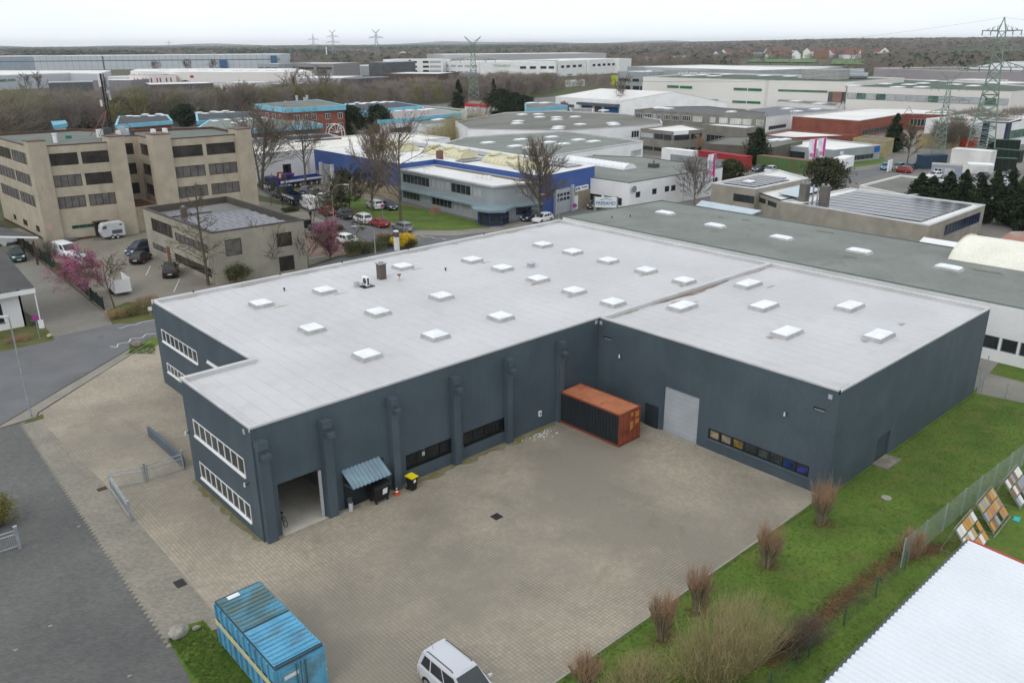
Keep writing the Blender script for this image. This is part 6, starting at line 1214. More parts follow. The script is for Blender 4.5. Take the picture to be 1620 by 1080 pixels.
# white house with dark gable roof at the left edge
LH = thing('white_house', 'white rendered house with dark roof and broad white verge at the left edge', 'house', (-3, 60, 0)); HT = 4.0
A, B, C_ = G(0, 478, 0), G(34, 512, 0), G(52, 508, 0)
cn = G(55, 455, 4.2); zt = 4.2
P_ = [G2(55, 455, zt), G2(-60, 452, zt), G2(-60, 350, 4.6), G2(0, 393, 4.6)]
c0 = Vector((*P_[0], 0)); print('white house corner', c0)
b = MB(); o_ = c0; X = Vector((-1, -.02, 0)); Y = Vector((.02, 1, 0))
b.obox(o_+Vector((0, 0, zt-.55)), X*16, Vector((0, .12, 0)), (0, 0, .5)); b.obox(o_+Vector((-.0, 0, zt-.55)), Vector((-.12, 0, 0)), Y*14, (0, 0, .4)); b.build('verge_board', WHITE, LH)
b = MB(); b.poly([o_+Vector((0, 0, zt)), o_+X*16+Vector((0, 0, zt+1.0)), o_+X*16+Y*14+Vector((0, 0, zt+2.6)), o_+Y*14+Vector((0, 0, zt+1.4))]); b.build('roof', mat('dark_roof_sheet', (.085, .082, .08), (.06, .058, .056), rough=.8, scale=.4), LH)
W0 = o_+Vector((-1.3, 1.0, 0)); Fh = Face((W0.x, W0.y), (W0.x-15, W0.y), -1); Fh = Fh if Fh.n.y < 0 else Face((W0.x, W0.y), (W0.x-15, W0.y), 1); b = MB(); wall_face(b, Fh, 0, zt-.05, [(1.9, 3.6, .9, 2.9)], .15); b.obox(W0, (0, 12, 0), (-.2, 0, 0), (0, 0, zt-.1)); b.build('wall', WHITE, LH); window(Fh, 1.9, 3.6, .9, 2.9, 2, 'dark', LH, sill=.08); b = MB(); b.box(W0.x+.45, W0.y-.4, 0, W0.x+.75, W0.y+.2, 0.5); b.build('downpipe_base', DGREY, LH); b = MB(); b.tube(o_+Vector((-.1, .15, 0)), o_+Vector((-.1, .15, zt-.5)), .06, n=6); b.build('porch_post', WHITE, LH)
CP = thing('carport', 'dark flat roof on black posts behind the white house', 'carport', tuple(G(40, 370, 0))); zc = 3.4; q = P4([(60, 374), (-40, 372), (-40, 352), (0, 358)], zc); b = MB(); b.prism(q, zc-.05, zc, bot=True); b.build('roof', MATS['dark_roof_sheet'], CP); b = MB(); A, B = Vector((*q[0], zc-.3)), Vector((*q[1], zc-.3)); b.obox(A, B-A, (0, .1, 0), (0, 0, .3)); b.build('verge_board', WHITE, CP)
for x, y in ((40, 408), (60, 419)): p = G(x, y); b = MB(); b.box(p.x-.12, p.y-.12, 0, p.x+.12, p.y+.12, zc-.1); b.build('post', TRIMBROWN, CP)
b = MB(); q = G(10, 300, 4); b.box(1, 128, 0, 9.5, 145, 7); T = b.build('grey_house', mat('light_grey_render', (.4, .41, .42))); tag(T, 'light grey building with paned windows seen left of the office block', 'building')
for k in range(2): b = MB(); F = Face((1, 128), (9.5, 128), 1); window(F, 3.6+k*2.6, 5.6+k*2.6, 1, 3.8, 2, 'white', T, dep=-.08, split=.5, far=True); window(F, 3.6+k*2.6, 5.6+k*2.6, 4.2, 6.2, 2, 'white', T, dep=-.08, far=True)
# ------------------------------------------------------------------ the far estate
def fb(name, label, cat, x0, y0, x1, y1, h, depth, wm=WHITE, rm=PALEROOF, tm=COPING, wins=(), domes=0, **k):
    "far building from its front top edge in the photograph and a depth in metres"
    A, B = Vector(G(x0, y0, h)[:2]), Vector(G(x1, y1, h)[:2]); d = (B-A).normalized(); n = Vector((-d.y, d.x)); c = Vector(CAM[:2])
    if (A-c).dot(n) < 0: n = -n
    T = building(name, label, cat, [tuple(A), tuple(B), tuple(B+n*depth), tuple(A+n*depth)], h, wm, rm, tm, k.pop('par', .3), k.pop('cope', .4), wins, **k)
    r = random.Random(int(x0))
    for i in range(domes): q = A+(B-A)*((i+.5)/domes)+n*depth*r.uniform(.1, .7); dome(T, q.x, q.y, h-.3, 4, 3, hc=.4, hd=.5)
    return T
def rel(T, i, L, z0, z1, n, s, dep=-.1):
    F = T_faces[T.name][i]
    for a, c in L: window(F, F.L*a, F.L*c, z0, z1, n, s, T, dep=dep, far=True)
def slab(T, i, a, c, z0, z1, m, nm, out=.1, th=.15):
    F = T_faces[T.name][i]; b = MB(); b.obox(F.at(F.L*a, z0, out-th), F.d*F.L*(c-a), F.n*th, (0, 0, z1-z0)); return b.build(nm, m, T)
GREENROOF = mat('moss_green_roof', (.065, .115, .075), (.09, .10, .08), scale=.05)
OFFW = mat('off_white_panels', (.72, .70, .66), (.66, .64, .60), rough=.6, scale=.03, fine=.02); add_lines(OFFW, [('Z', 2.3, .06), ('X', 9, .12)], dark=.86)
GL = flat('white_factory', 'huge off white factory with green framed window strips', 'factory', [(1017, 122), (1231, 127.5), (1340, 129.8), (1431, 123.2), (1300, 119.5), (1130, 115.5), (1080, 117)], 12.5, OFFW, GREENROOF, tm=OFFW, domes=[(1090, 120), (1112, 119), (1150, 118), (1210, 120), (1250, 121), (1275, 122.5), (1130, 120.5)], ds=(7, 4), par=.6)
F = T_faces[GL.name][0]
for (x0, x1, y0, y1, s) in ((1056, 1074, 135, 139.7, 'greenglass'), (1076, 1095, 136, 140.6, 'greenpanel'), (1161, 1182, 139, 143.7, 'greenglass'), (1184, 1205, 139.8, 144.6, 'greenpanel'), (1055, 1073, 153.8, 158.5, 'greenglass'), (1075, 1094, 154.8, 159.6, 'greenpanel'), (1116, 1136, 157, 161.5, 'greenglass'), (1159, 1180, 159, 163.7, 'greenglass'), (1182, 1203, 160, 164.6, 'greenpanel')):
    a, e = F.px(x0, y0), F.px(x1, y1); window(F, min(a[0], e[0]), max(a[0], e[0]), min(a[1], e[1]), max(a[1], e[1]), 3, s, GL, dep=-.12, far=True)
F = T_faces[GL.name][1]; a, e = F.px(1231.5, 141.6), F.px(1309, 148); window(F, max(.2, a[0]), e[0], e[1]+.3, a[1], 10, 'greenglass', GL, dep=-.12, far=True)
a, e = F.px(1311, 145), F.px(1336, 164); b = MB(); b.obox(F.at(a[0], e[1], .02), F.d*(e[0]-a[0]), F.n*.1, (0, 0, a[1]-e[1])); b.build('dark_recess', DARKCLAD, GL); a, e = F.px(1319, 145), F.px(1331, 164); b = MB(); b.obox(F.at(a[0], e[1], .12), F.d*(e[0]-a[0]), F.n*.8, (0, 0, a[1]-e[1])); b.build('brick_stair', mat('pale_brick', (.3, .17, .14)), GL)
p = G(1312, 124, 12.2); b = MB(); b.box(p.x-9, p.y-9, 12, p.x+1, p.y+9, 16.2); o = b.build('roof_plant', mat('louvred_grey', (.4, .39, .37), (.3, .3, .29), scale=1.5), GL); b = MB(); b.tube((p.x+2, p.y-6, 13.4), (p.x+8, p.y-14, 13.4), 1.4, n=10); b.tube((p.x+4, p.y-3, 15), (p.x+10, p.y-11, 15), 1.4, n=10); under(GL, 'duct', b, GALV, o)
GL2 = flat('white_factory_wing', 'long off white factory wing with green window frames and grey panels', 'factory', [(1341, 136.8), (1601, 145.3), (1680, 139), (1560, 131), (1432, 125)], 11, OFFW, GREENROOF, tm=OFFW, domes=[(1400, 133), (1438, 134), (1458, 138), (1460, 132), (1475, 128), (1420, 138), (1510, 134), (1540, 136), (1350, 136)], ds=(6, 4), par=.5)
F = T_faces[GL2.name][0]; a, e = F.px(1342, 142), F.px(1600, 159)
rr = random.Random(3); L_ = F.L
for i in range(15): window(F, L_*(.005+i*.066), L_*(.005+i*.066+.062), 6.3, 8.6, 1, 'greenglass' if i in (1, 3, 8, 13) else 'panel', GL2, dep=-.12, far=True)
for i in range(10): window(F, L_*(.4+i*.06), L_*(.4+i*.06+.055), 2.0, 3.6, 1, 'panel' if i % 3 else 'greenglass', GL2, dep=-.12, far=True)
flat('service_wing', 'low grey roofed wing at the foot of the white factory', 'annex', [(1228, 160), (1322, 168), (1330, 163.5), (1290, 160), (1232, 157)], 5, OFFW, FELT2, domes=[(1260, 160), (1296, 164)], ds=(5, 4))
LZ = fb('logistics_centre', 'long grey hall with pale ribbed roof and white lettering behind the factory', 'hall', 1027, 110.5, 1200, 113.5, 13, 120, GREYCLAD, PALEROOF, LGREY, domes=6)
put_text('KRÖGER ZENTRUM', 3.4, WHITE, T_faces[LZ.name][0], T_faces[LZ.name][0].L*.5, 10.6, .2, LZ, bold=.05)
fb('logistics_hall', 'very long pale roofed hall behind the white factory on the right', 'hall', 1200, 111.5, 1330, 107.6, 14, 110, GREYCLAD, PALEROOF, LGREY)
LD = fb('loading_bay', 'grey building with loading bays beside the yellow container', 'building', 977, 113, 1027, 114.5, 12, 50, GREYCLAD, PALEROOF, LGREY, domes=2); rel(LD, 0, ((.05, .42), (.5, .7), (.8, .95)), 6.5, 8, 5, 'dark'); rel(LD, 0, ((.06, .25), (.27, .43), (.52, .72), (.75, .95)), .4, 4, 2, 'dark')
# pitched white shed
A, B, C_ = G(879, 153, 7), G(983, 159, 7), G(1150, 163, 7); Dd = A+(C_-B); T = thing('pitched_shed', 'white shed with low pitched roof and blue doors', 'shed', ((A.x+C_.x)/2, (A.y+C_.y)/2, 0)); up = Vector((0, 0, 3.6)); M1, M2 = (A+Dd)/2+up, (B+C_)/2+up
b = MB(); z = lambda p: Vector((p.x, p.y, 0)); b.poly([z(A), z(B), B, A]); b.poly([z(B), z(C_), C_, M2, B]); b.poly([z(C_), z(Dd), Dd, C_]); b.poly([z(Dd), z(A), A, M1, Dd]); b.build('wall', WHITE, T)
b = MB(); e = (A-B).normalized()*-.4; b.poly([A-e, B+e, M2+e, M1-e]); b.poly([M1-e, M2+e, C_+e, Dd-e]); b.build('roof', PALEROOF, T)
F = Face((A.x, A.y), (B.x, B.y), 1); F = F if F.n.dot(Vector((CAM.x-A.x, CAM.y-A.y, 0))) > 0 else Face((A.x, A.y), (B.x, B.y), -1); b = MB(); b.obox(F.at(F.L*.4, 4.6, .05), F.d*F.L*.58, F.n*2.5, (0, 0, .9)); b.build('canopy', DARKCLAD, T)
for a, c, m_ in ((.42, .58, 'b'), (.62, .72, 'g'), (.76, .97, 'b'), (.06, .3, 'g')): b = MB(); b.obox(F.at(F.L*a, .1, .02), F.d*F.L*(c-a), F.n*.08, (0, 0, 4.1)); b.build('sliding_door', mat('blue_door', (.03, .13, .30)) if m_ == 'b' else DARKCLAD, T)
# white office and logistics halls of the far centre
TG = fb('tall_grey_hall', 'tall plain grey hall behind the white halls', 'hall', 704, 86.8, 959, 84.2, 18, 90, mat('pale_grey_panels', (.42, .42, .42), (.38, .38, .38), scale=.02, fine=.02), PALEROOF, LGREY)
WO = fb('white_office', 'white three storey office with dark window bands in the far centre', 'building', 606, 94.5, 700, 94.2, 14, 40, WHITE, PALEROOF, WHITE)
for z0 in (2, 6.2, 10.6): rel(WO, 0, ((.0, .06), (.11, .16)), z0, z0+1.8, 2, 'panel'); rel(WO, 0, ((.165, .42), (.49, .57), (.67, .77)), z0, z0+1.9, 9, 'dark'); rel(WO, 0, ((.79, .97),), z0, z0+2.0, 1, 'panel')
slab(WO, 0, .43, .48, 0, 13.6, DARKCLAD, 'stair_strip')
fb('white_link', 'low white link building right of the white office', 'building', 700, 97, 757, 98, 12, 40, WHITE, PALEROOF, WHITE, [('row', 0, 2, -2, 6.5, 8.5, 5, 3, 2, 'panel'), ('row', 0, 2, -2, .5, 2.5, 5, 3, 2, 'dark')])
for i, (x0, y0, x1, y1, L_) in enumerate(((760, 98.0, 879, 97.5, ((.53, .61), (.66, .74), (.8, .88), (.91, .98))), (883, 96.8, 928, 95.0, ((.1, .2), (.28, .4), (.5, .62), (.7, .82))), (931.5, 95.0, 977, 93.2, ((.13, .22), (.3, .4), (.47, .57), (.64, .74), (.8, .9))), (979.5, 93.4, 999, 92.6, ()))):
    T = fb('logistics_block', ('widest white hall block with small lettering left of the gaps', 'white hall block with four square windows', 'white hall block with five square windows', 'small white hall block at the right end of the row')[i], 'hall', x0, y0, x1, y1, 13.5, 60, WHITE, PALEROOF, WHITE, group='white logistics hall blocks'); rel(T, 0, L_, 7.5, 9.6, 2, 'dark')
    if i == 0: slab(T, 0, .82, 1.0, 3.6, 4.3, LGREY, 'entrance_canopy', 2.5, 2.5); put_text('TERRAMAX', 3, mat('pale_green_letters', (.35, .5, .42)), T_faces[T.name][0], T_faces[T.name][0].L*.28, 10, .2, T, bold=.05)
for x0, x1, y, h, lb, w_, nm in ((407, 440, 101, 13, 'grey office with pillars left of its longer twin', GREYCLAD, 'long_office'), (441, 528, 100.5, 13, 'long grey office with window rows in the far left centre', mat('warm_grey_panels', (.27, .26, .25)), 'long_office'), (541, 583, 104, 9, 'pale grey shed left of the black building', GREYCLAD, 'pale_shed'), (583, 606, 98.5, 13, 'black clad building beside the white office', DARKCLAD, 'black_building')):
    T = fb(nm, lb, 'building', x0, y, x1, y+.3, h, 40, w_, PALEROOF, LGREY)
    if nm == 'long_office': rel(T, 0, ((.04, .3), (.36, .64), (.7, .96)), 8, 10, 8, 'grey'); rel(T, 0, ((.04, .3), (.36, .64), (.7, .96)), 3, 5, 8, 'panel')
fb('dark_brick_hall', 'long dark brick hall in front of the white office', 'hall', 606, 116.5, 694, 117, 8, 40, mat('dark_brown_brick', (.10, .07, .06)), PALEROOF, DARKCLAD); fb('parking_deck', 'low grey parking deck in front of the white link', 'building', 694, 117, 760, 116, 7, 25, mat('grey_deck', (.25, .25, .25)), FELT2, LGREY, [('row', 0, 1, -1, 2.5, 4.5, 7, 2, 1, 'dark')])
# long warehouse far left, white halls in front of it
WHS = mat('pale_grey_warehouse', (.50, .53, .56), (.46, .49, .52), scale=.01, fine=.02)
LW = fb('long_warehouse', 'very long pale grey warehouse with blue stripe at the horizon left', 'warehouse', 52, 89.3, 443, 86.2, 17, 120, WHS, PALEROOF, LGREY, domes=5); F = T_faces[LW.name][0]
slab(LW, 0, 0, 1, 10.4, 11.4, mat('dusk_blue_stripe', (.05, .13, .25)), 'stripe'); slab(LW, 0, 0, 1, 3.8, 4.1, LGREY, 'seam', .05, .1)
for i in range(40): slab(LW, 0, i/40, i/40+.0012, 0, 16.9, MGREY, 'joint', .06, .08)
slab(LW, 0, .745, .775, 1, 10.5, MATS['dusk_blue_stripe'], 'blue_tower', 4, 4); slab(LW, 0, .96, .985, 0, 15.5, MATS['dusk_blue_stripe'], 'blue_tower', 4, 4); slab(LW, 0, .27, .275, 0, 17, DARKCLAD, 'joint', .3, .4)
T = fb('long_warehouse', 'darker grey end section of the long warehouse at the left edge', 'warehouse', -60, 90.2, 52, 89.3, 17, 120, mat('mid_grey_warehouse', (.30, .34, .38), scale=.02), PALEROOF, LGREY); slab(T, 0, 0, 1, 10.4, 11.4, MATS['dusk_blue_stripe'], 'stripe')
T = flat('white_warehouse', 'white warehouse with green lettering at the left edge', 'warehouse', [(-60, 121), (0, 119), (110, 115.2), (157, 116.5), (175, 111.5), (-60, 112)], 10, WHS, PALEROOF, tm=WHITE, trimh=.6); F = T_faces[T.name][1]; slab(T, 0, 0, 1, 9.3, 9.5, DARKCLAD, 'seam'); put_text('nest.com', 3.2, mat('dark_green_letters', (.04, .12, .06)), F, F.L*.08, 6.6, .2, T, bold=.06)
PW = mat('warm_white_panels', (.74, .70, .68), (.70, .66, .64), scale=.02, fine=.02); REDM = mat('signal_red', (.42, .03, .04))
T = flat('warm_white_hall', 'long warm white hall with red window accents in the left distance', 'hall', [(206, 113), (300, 114.3), (422, 114.6), (493, 113.6), (470, 108.5), (320, 108.5), (215, 109.5)], 11, PW, PALEROOF, tm=WHITE, domes=[(260, 111), (290, 111), (320, 110.5), (345, 111), (375, 111.5), (400, 111.5), (430, 111.5), (455, 111)], ds=(6, 4))
for i in range(5): slab(T, 0, .05+i*.09, .07+i*.09, 7.5, 9.2, REDM, 'red_window')
slab(T, 1, -.35, -.28, 8.2, 9.6, REDM, 'red_panel'); slab(T, 1, .0, .045, 7.2, 8.8, REDM, 'red_panel'); slab(T, 1, .9, 1.0, 3, 5, REDM, 'red_panel')
T = fb('red_window_annex', 'low white annex with tall red windows in front of the warm white hall', 'annex', 207, 119.5, 278, 118, 9.5, 14, PW, PALEROOF, LGREY)
for i, u in enumerate((.05, .12, .24, .3, .42, .55, .62, .76, .86)): slab(T, 0, u, u+.03, 2, 7.5, REDM if i not in (3, 7) else DARKCLAD, 'red_window')
fb('dark_low_building', 'dark low building behind the tree belt in the left distance', 'building', 236, 134, 337, 131.5, 7, 30, mat('dark_mauve_wall', (.12, .10, .11)), PALEROOF, LGREY, [('row', 0, 45, -2, 2, 4.5, 5, 4, 1, 'panel')]); fb('white_low_building', 'white low building right of the dark low building', 'building', 335, 130.5, 400, 131.5, 7, 25, WHITEDIRTY, PALEROOF, LGREY, [('row', 0, 2, -2, 2, 4, 5, 4, 1, 'dark')])
b = MB(); p = G(406, 139); b.box(p.x-4, p.y-4, 0, p.x+4, p.y+4, 6); tag(b.build('red_kiosk', REDM), 'small bright red cube building beside the pale grey hall', 'kiosk')
fb('pale_grey_hall', 'pale grey hall behind the bare trees left of the brick roof', 'hall', 412, 132.5, 470, 134, 7, 30, mat('pale_blue_grey', (.42, .44, .47)), PALEROOF, LGREY); fb('pale_grey_hall', 'longer pale grey hall behind the tall bare trees', 'hall', 456, 123.8, 539, 123.8, 9, 40, MATS['pale_blue_grey'], PALEROOF, LGREY); fb('dark_gable_building', 'dark mauve building right of the longer pale grey hall', 'building', 539, 124, 566, 124.5, 9, 30, MATS['dark_mauve_wall'], FELT2, LGREY)
fb('dark_shed', 'dark grey shed in front of the white warehouse', 'shed', 76, 131, 146, 129.5, 6, 18, DARKCLAD, mat('slate_blue_roof', (.16, .18, .23)), WHITE); fb('grey_low_hall', 'grey low hall left of the warm white hall', 'hall', 146, 127, 207, 127, 7, 25, mat('mauve_grey_wall', (.24, .23, .25)), PALEROOF, LGREY); fb('white_low_shed', 'small white shed beside the mast top', 'shed', 168, 122, 206, 121.5, 8, 20, WHITEDIRTY, PALEROOF, WHITE, [('row', 0, 3, -3, 3, 5.5, 2, 5, 1, 'dark')])
# far right: greyish pink hall, round roof
T = fb('mauve_hall', 'large pinkish grey hall at the right edge behind the pylon', 'hall', 1539, 113.8, 1680, 111.5, 11, 90, mat('pinkish_panels', (.38, .34, .36), scale=.02, fine=.02), FELT2, WHITE); T = thing('round_roof_hall', 'pale curved roof hall at the far right edge', 'hall', tuple(D(1640, 640))); b = MB(); p = D(1650, 650); b.tube(p, p+Vector((0, 0, 11)), 40, n=24); b.tube(p+Vector((0, 0, 11)), p+Vector((0, 0, 15)), 41, 20, 24); b.build('dome_roof', mat('pale_grey_roof', (.55, .55, .56)), T)
for i, (x0, y0, x1, y1, h, m_) in enumerate(((1500, 126, 1560, 128, 9, WHITEDIRTY), (1575, 133, 1650, 131, 9, mat('teal_grey', (.25, .34, .34))))): fb('roof_annex', ('pale low roof structure behind the factory wing', 'teal grey low roof structure at the right edge')[i], 'annex', x0, y0, x1, y1, h, 20, m_, PALEROOF)
fb('dark_blue_building', 'small dark blue two storey building right of the big pylon', 'building', 1556, 191, 1597, 193, 7, 14, mat('dark_slate_blue', (.04, .055, .09)), FELT2, PALEROOF); T = fb('green_window_building', 'white building with green windows at the right edge', 'building', 1590, 196, 1680, 184, 6.5, 22, WHITE, PALEROOF, WHITE); rel(T, 0, ((.1, .95),), 2.2, 4.4, 10, 'greenglass')
# the village on the far right: each house a thing
r = random.Random(12); HR = [mat('house_roof_red', (.20, .095, .07)), mat('house_roof_dark', (.08, .07, .07)), mat('house_roof_brown', (.16, .10, .08))]; HWm = [WHITE, WHITE, mat('village_brick', (.30, .16, .12))]
def house(x, d, w_, l, h, i, lb):
    w_, l, h = w_*1.35, l*1.3, h*1.5
    p = D(x, d, hill(x, d) if d > 900 else 0); T = thing('village_house', lb, 'house', tuple(p), group='houses of the distant village'); a = r.random()*3.1; c, s = math.cos(a), math.sin(a)
    q = lambda u, v, z: (p.x+u*c-v*s, p.y+u*s+v*c, p.z+z); b = MB(); P = [(-l, -w_), (l, -w_), (l, w_), (-l, w_)]
    for j in range(4): A, B = P[j], P[(j+1) % 4]; b.poly([q(*A, 0), q(*B, 0), q(*B, h), q(*A, h)])
    b.poly([q(-l, -w_, h), q(-l, w_, h), q(-l, 0, h+w_*.9)]); b.poly([q(l, -w_, h), q(l, w_, h), q(l, 0, h+w_*.9)]); b.build('wall', HWm[i % 3], T)
    b = MB(); b.poly([q(-l-.5, -w_-.5, h-.4), q(l+.5, -w_-.5, h-.4), q(l+.5, 0, h+w_*.9), q(-l-.5, 0, h+w_*.9)]); b.poly([q(-l-.5, w_+.5, h-.4), q(l+.5, w_+.5, h-.4), q(l+.5, 0, h+w_*.9), q(-l-.5, 0, h+w_*.9)]); b.build('roof', HR[(i*2+1) % 3], T)
def sm(t): t = max(0., min(1., t)); return t*t*(3-2*t)
def hill(x, d): return sm((d-1300)/3200)*(6+24*sm((x-900)/500))+sm((d-5500)/3000)*10
for i, (x, d, w_, l, h) in enumerate([(1205, 1750, 6, 9, 6), (1222, 1680, 5, 8, 5), (1238, 1800, 6, 14, 7), (1262, 1560, 5, 9, 6), (1281, 1600, 5, 6, 8), (1301, 1560, 5, 9, 8), (1308, 1650, 5, 14, 5), (1320, 1700, 6, 8, 5), (1334, 1650, 6, 8, 7), (1342, 1600, 5, 9, 5), (1351, 1580, 7, 9, 5), (1360, 1600, 5, 7, 6), (1401, 1750, 6, 12, 6), (1395, 1800, 5, 8, 5), (1236, 1620, 6, 10, 6), (1252, 1900, 6, 10, 7), (1150, 1750, 6, 12, 5), (1178, 1800, 6, 9, 5), (1138, 1600, 5, 10, 5)]):
    house(x, d, w_, l, h, i, '%s house %s of the distant village' % (('white', 'off white', 'reddish brick')[i % 3], ('among trees at the left end', 'left of the green field', 'with a wide roof behind the field', 'standing above the left green field', 'tall and narrow above the field', 'tall in the middle', 'long and low in the middle', 'half hidden behind the tall ones', 'gabled right of the middle', 'small and gabled right of the middle', 'lowest on the slope to the right', 'at the right end above the right field', 'long and alone high on the wooded slope', 'smaller and alone on the wooded slope', 'low beside the red roofs', 'highest at the tree line', 'long and low at the far left', 'behind the long one at the far left', 'nearest the long red roof')[i]))
T = fb('red_roof_barn', 'long low barn with red roof in the distant fields', 'barn', 1046, 90.2, 1075, 88.6, 7, 60, WHITEDIRTY, mat('bright_red_roof', (.45, .06, .05)), MATS['bright_red_roof']); fb('pale_roof_barn', 'low barn with whitish roof right of the red roofed barn', 'barn', 1080, 89.2, 1102, 89, 7, 40, WHITEDIRTY, PALEROOF, WHITE)
for i, (x0, y0, x1, h, lb) in enumerate(((518, 78.7, 540, 13, 'white plant building with stepped roof near the horizon'), (554, 78.3, 565, 14, 'small white silo building near the horizon'))): T = fb('far_plant', lb, 'building', x0, y0, x1, y0, h, 50, WHITE, PALEROOF, WHITE)
b = MB(); p = D(515.5, 2300); b.tube(p, p+Vector((0, 0, 24)), 2, 1.6, 8); tag(b.build('far_chimney', WHITE), 'thin white chimney beside the white plant near the horizon', 'chimney')
bm = None; p = D(640, 2200); b = MB(); b.tube(p, p+Vector((0, 0, 12)), 40, 4, 14); tag(b.build('sand_heap', mat('pale_sand', (.6, .52, .38))), 'pale sand heap in front of the far woods', 'heap')
# ------------------------------------------------------------------ pylons
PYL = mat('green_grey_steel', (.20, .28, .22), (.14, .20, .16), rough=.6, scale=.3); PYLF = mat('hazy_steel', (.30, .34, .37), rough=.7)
def pylon(label, p, H_, base, arms, top='peak', m=PYL, t=.09, nseg=11, ang=None):
    T = thing('pylon', label, 'pylon', tuple(p), group='lattice power pylons'); b = MB(); v = Vector((p.x-CAM.x, p.y-CAM.y, 0)).normalized(); a0 = math.atan2(v.y, v.x)+(math.pi/2 if ang is None else ang); X = Vector((math.cos(a0), math.sin(a0), 0)); Y = Vector((-X.y, X.x, 0)); body = H_*(.88 if top == 'V' else .9)
    def wd(z): f = z/H_; return base/2*(1-f/.62*.62) if f < .62 else base/2*.38*(1-(f-.62)*1.3)
    zs = [H_*.95*(1-(1-i/nseg)**1.25) if False else body*(i/nseg)**.92 for i in range(nseg+1)]
    cn = lambda z, s1, s2: p+X*wd(z)*s1+Y*wd(z)*s2+Vector((0, 0, z))
    for i in range(nseg):
        z0, z1 = zs[i], zs[i+1]
        for s1, s2, s3, s4 in ((-1, -1, 1, -1), (1, -1, 1, 1), (1, 1, -1, 1), (-1, 1, -1, -1)):
            b.tube(cn(z0, s1, s2), cn(z1, s1, s2), t, n=4); b.tube(cn(z0, s1, s2), cn(z1, s3, s4), t*.6, n=3); b.tube(cn(z0, s3, s4), cn(z1, s1, s2), t*.6, n=3); b.tube(cn(z1, s1, s2), cn(z1, s3, s4), t*.6, n=3)
    if top == 'V':
        for s in (-1, 1):
            e = p+X*s*H_*.125+Vector((0, 0, H_))
            for s2 in (-1, 1): b.tube(cn(body, s, s2), e, t*.8, n=4); b.tube(cn(body, -s, s2)*.3+cn(body, s, s2)*.7, p+X*s*H_*.05+Vector((0, 0, H_*.95)), t*.5, n=3)
            b.tube(p+Vector((0, 0, body*1.02)), e, t*.8, n=4)
    else:
        for s1 in (-1, 1):
            for s2 in (-1, 1): b.tube(cn(body, s1, s2), p+Vector((0, 0, H_)), t*.8, n=4)
    b.build('tower', m, T)
    for zf, half in arms:
        z = H_*zf; b = MB()
        for s in (-1, 1):
            tip = p+X*s*half+Vector((0, 0, z))
            for s2 in (-1, 1): b.tube(cn(z, s, s2), tip, t*.8, n=4); b.tube(cn(min(z+H_*.05, body), s, s2), tip, t*.7, n=4)
            for f in (.25, .5, .75): q = p+X*s*half*f+Vector((0, 0, z)); b.tube(q+Y*wd(z)*(1-f), q+Vector((0, 0, H_*.05*(1-f)))-Y*wd(z)*(1-f), t*.5, n=3); b.tube(q, q-X*s*half*.12+Vector((0, 0, H_*.05*(1-f+.12))), t*.5, n=3)
            for f in (.55, .97): q = p+X*s*half*f+Vector((0, 0, z)); b.tube(q, q-Vector((0, 0, H_*.035)), t*.8, n=4)
        b.build('crossarm', m, T)
    return T
pylon('tallest green lattice pylon at the right', G(1550, 240), 33.6, 6.8, ((.905, 4.5), (.765, 11.5), (.64, 6.5)), t=.18); pylon('smaller green lattice pylon with forked top left of the tallest', G(1484, 243), 20.6, 3.2, ((.80, 4.2), (.66, 5.2), (.5, 4.6)), 'V', t=.10)
pylon('grey green pylon with forked top above the pine group', G(750, 166), 31.5, 5.6, ((.82, 7.5), (.66, 11)), 'V', t=.17)
for i, (x, d, H_, arms, tp, lb) in enumerate(((595.5, 1500, 53, ((.75, 12), (.5, 15)), 'V', 'distant pylon with forked top on the horizon, rightmost of the four'), (527, 2100, 62, ((.76, 13), (.55, 16)), 'V', 'distant pylon with forked top on the horizon, left of the rightmost'), (496, 2500, 58, ((.75, 14), (.5, 16)), 'peak', 'thin distant pylon with pointed top on the horizon'), (267, 3400, 52, ((.75, 12), (.5, 14)), 'peak', 'faint tiny pylon on the horizon above the long warehouse'))): pylon(lb, D(x, d), H_, 9, arms, tp, PYLF, .42 if i < 3 else .3, 7)
b = MB(); A = G(1550, 240); v = Vector((A.x-CAM.x, A.y-CAM.y, 0)).normalized(); X = Vector((v.y, -v.x, 0))
def wire(P, Q, sag, n=14):
    b.path([P.lerp(Q, i/n)-Vector((0, 0, sag*4*(i/n)*(1-i/n))) for i in range(n+1)], .022, 3)
Bp = G(750, 166); v2 = Vector((Bp.x-CAM.x, Bp.y-CAM.y, 0)).normalized(); X2 = Vector((v2.y, -v2.x, 0))
for s in (-11, -6, 6, 11): wire(A+X*s+Vector((0, 0, 24.5)), Vector((330, -60, 22))+X*s, 5); wire(A+X*s+Vector((0, 0, 24.5)), Bp+X2*s*.8+Vector((0, 0, 20)), 8)
wire(A+Vector((0, 0, 33.5)), Vector((330, -60, 31)), 4); wire(A+Vector((0, 0, 33.5)), Bp+Vector((0, 0, 30)), 7); tag(b.build('power_lines', DGREY), 'thin power lines strung between the lattice pylons', 'cable')

sheet('field', [tuple(G(*q)[:2]) for q in ((1180, 99.5), (1290, 100.5), (1292, 93.5), (1195, 92.5))], 1.2, mat('winter_wheat', (.10, .18, .06), (.09, .14, .05), rough=1, scale=.01))
sheet('field', [tuple(G(*q)[:2]) for q in ((1312, 103), (1380, 104.5), (1384, 96.5), (1318, 95.5))], 1.2, MATS['winter_wheat'])
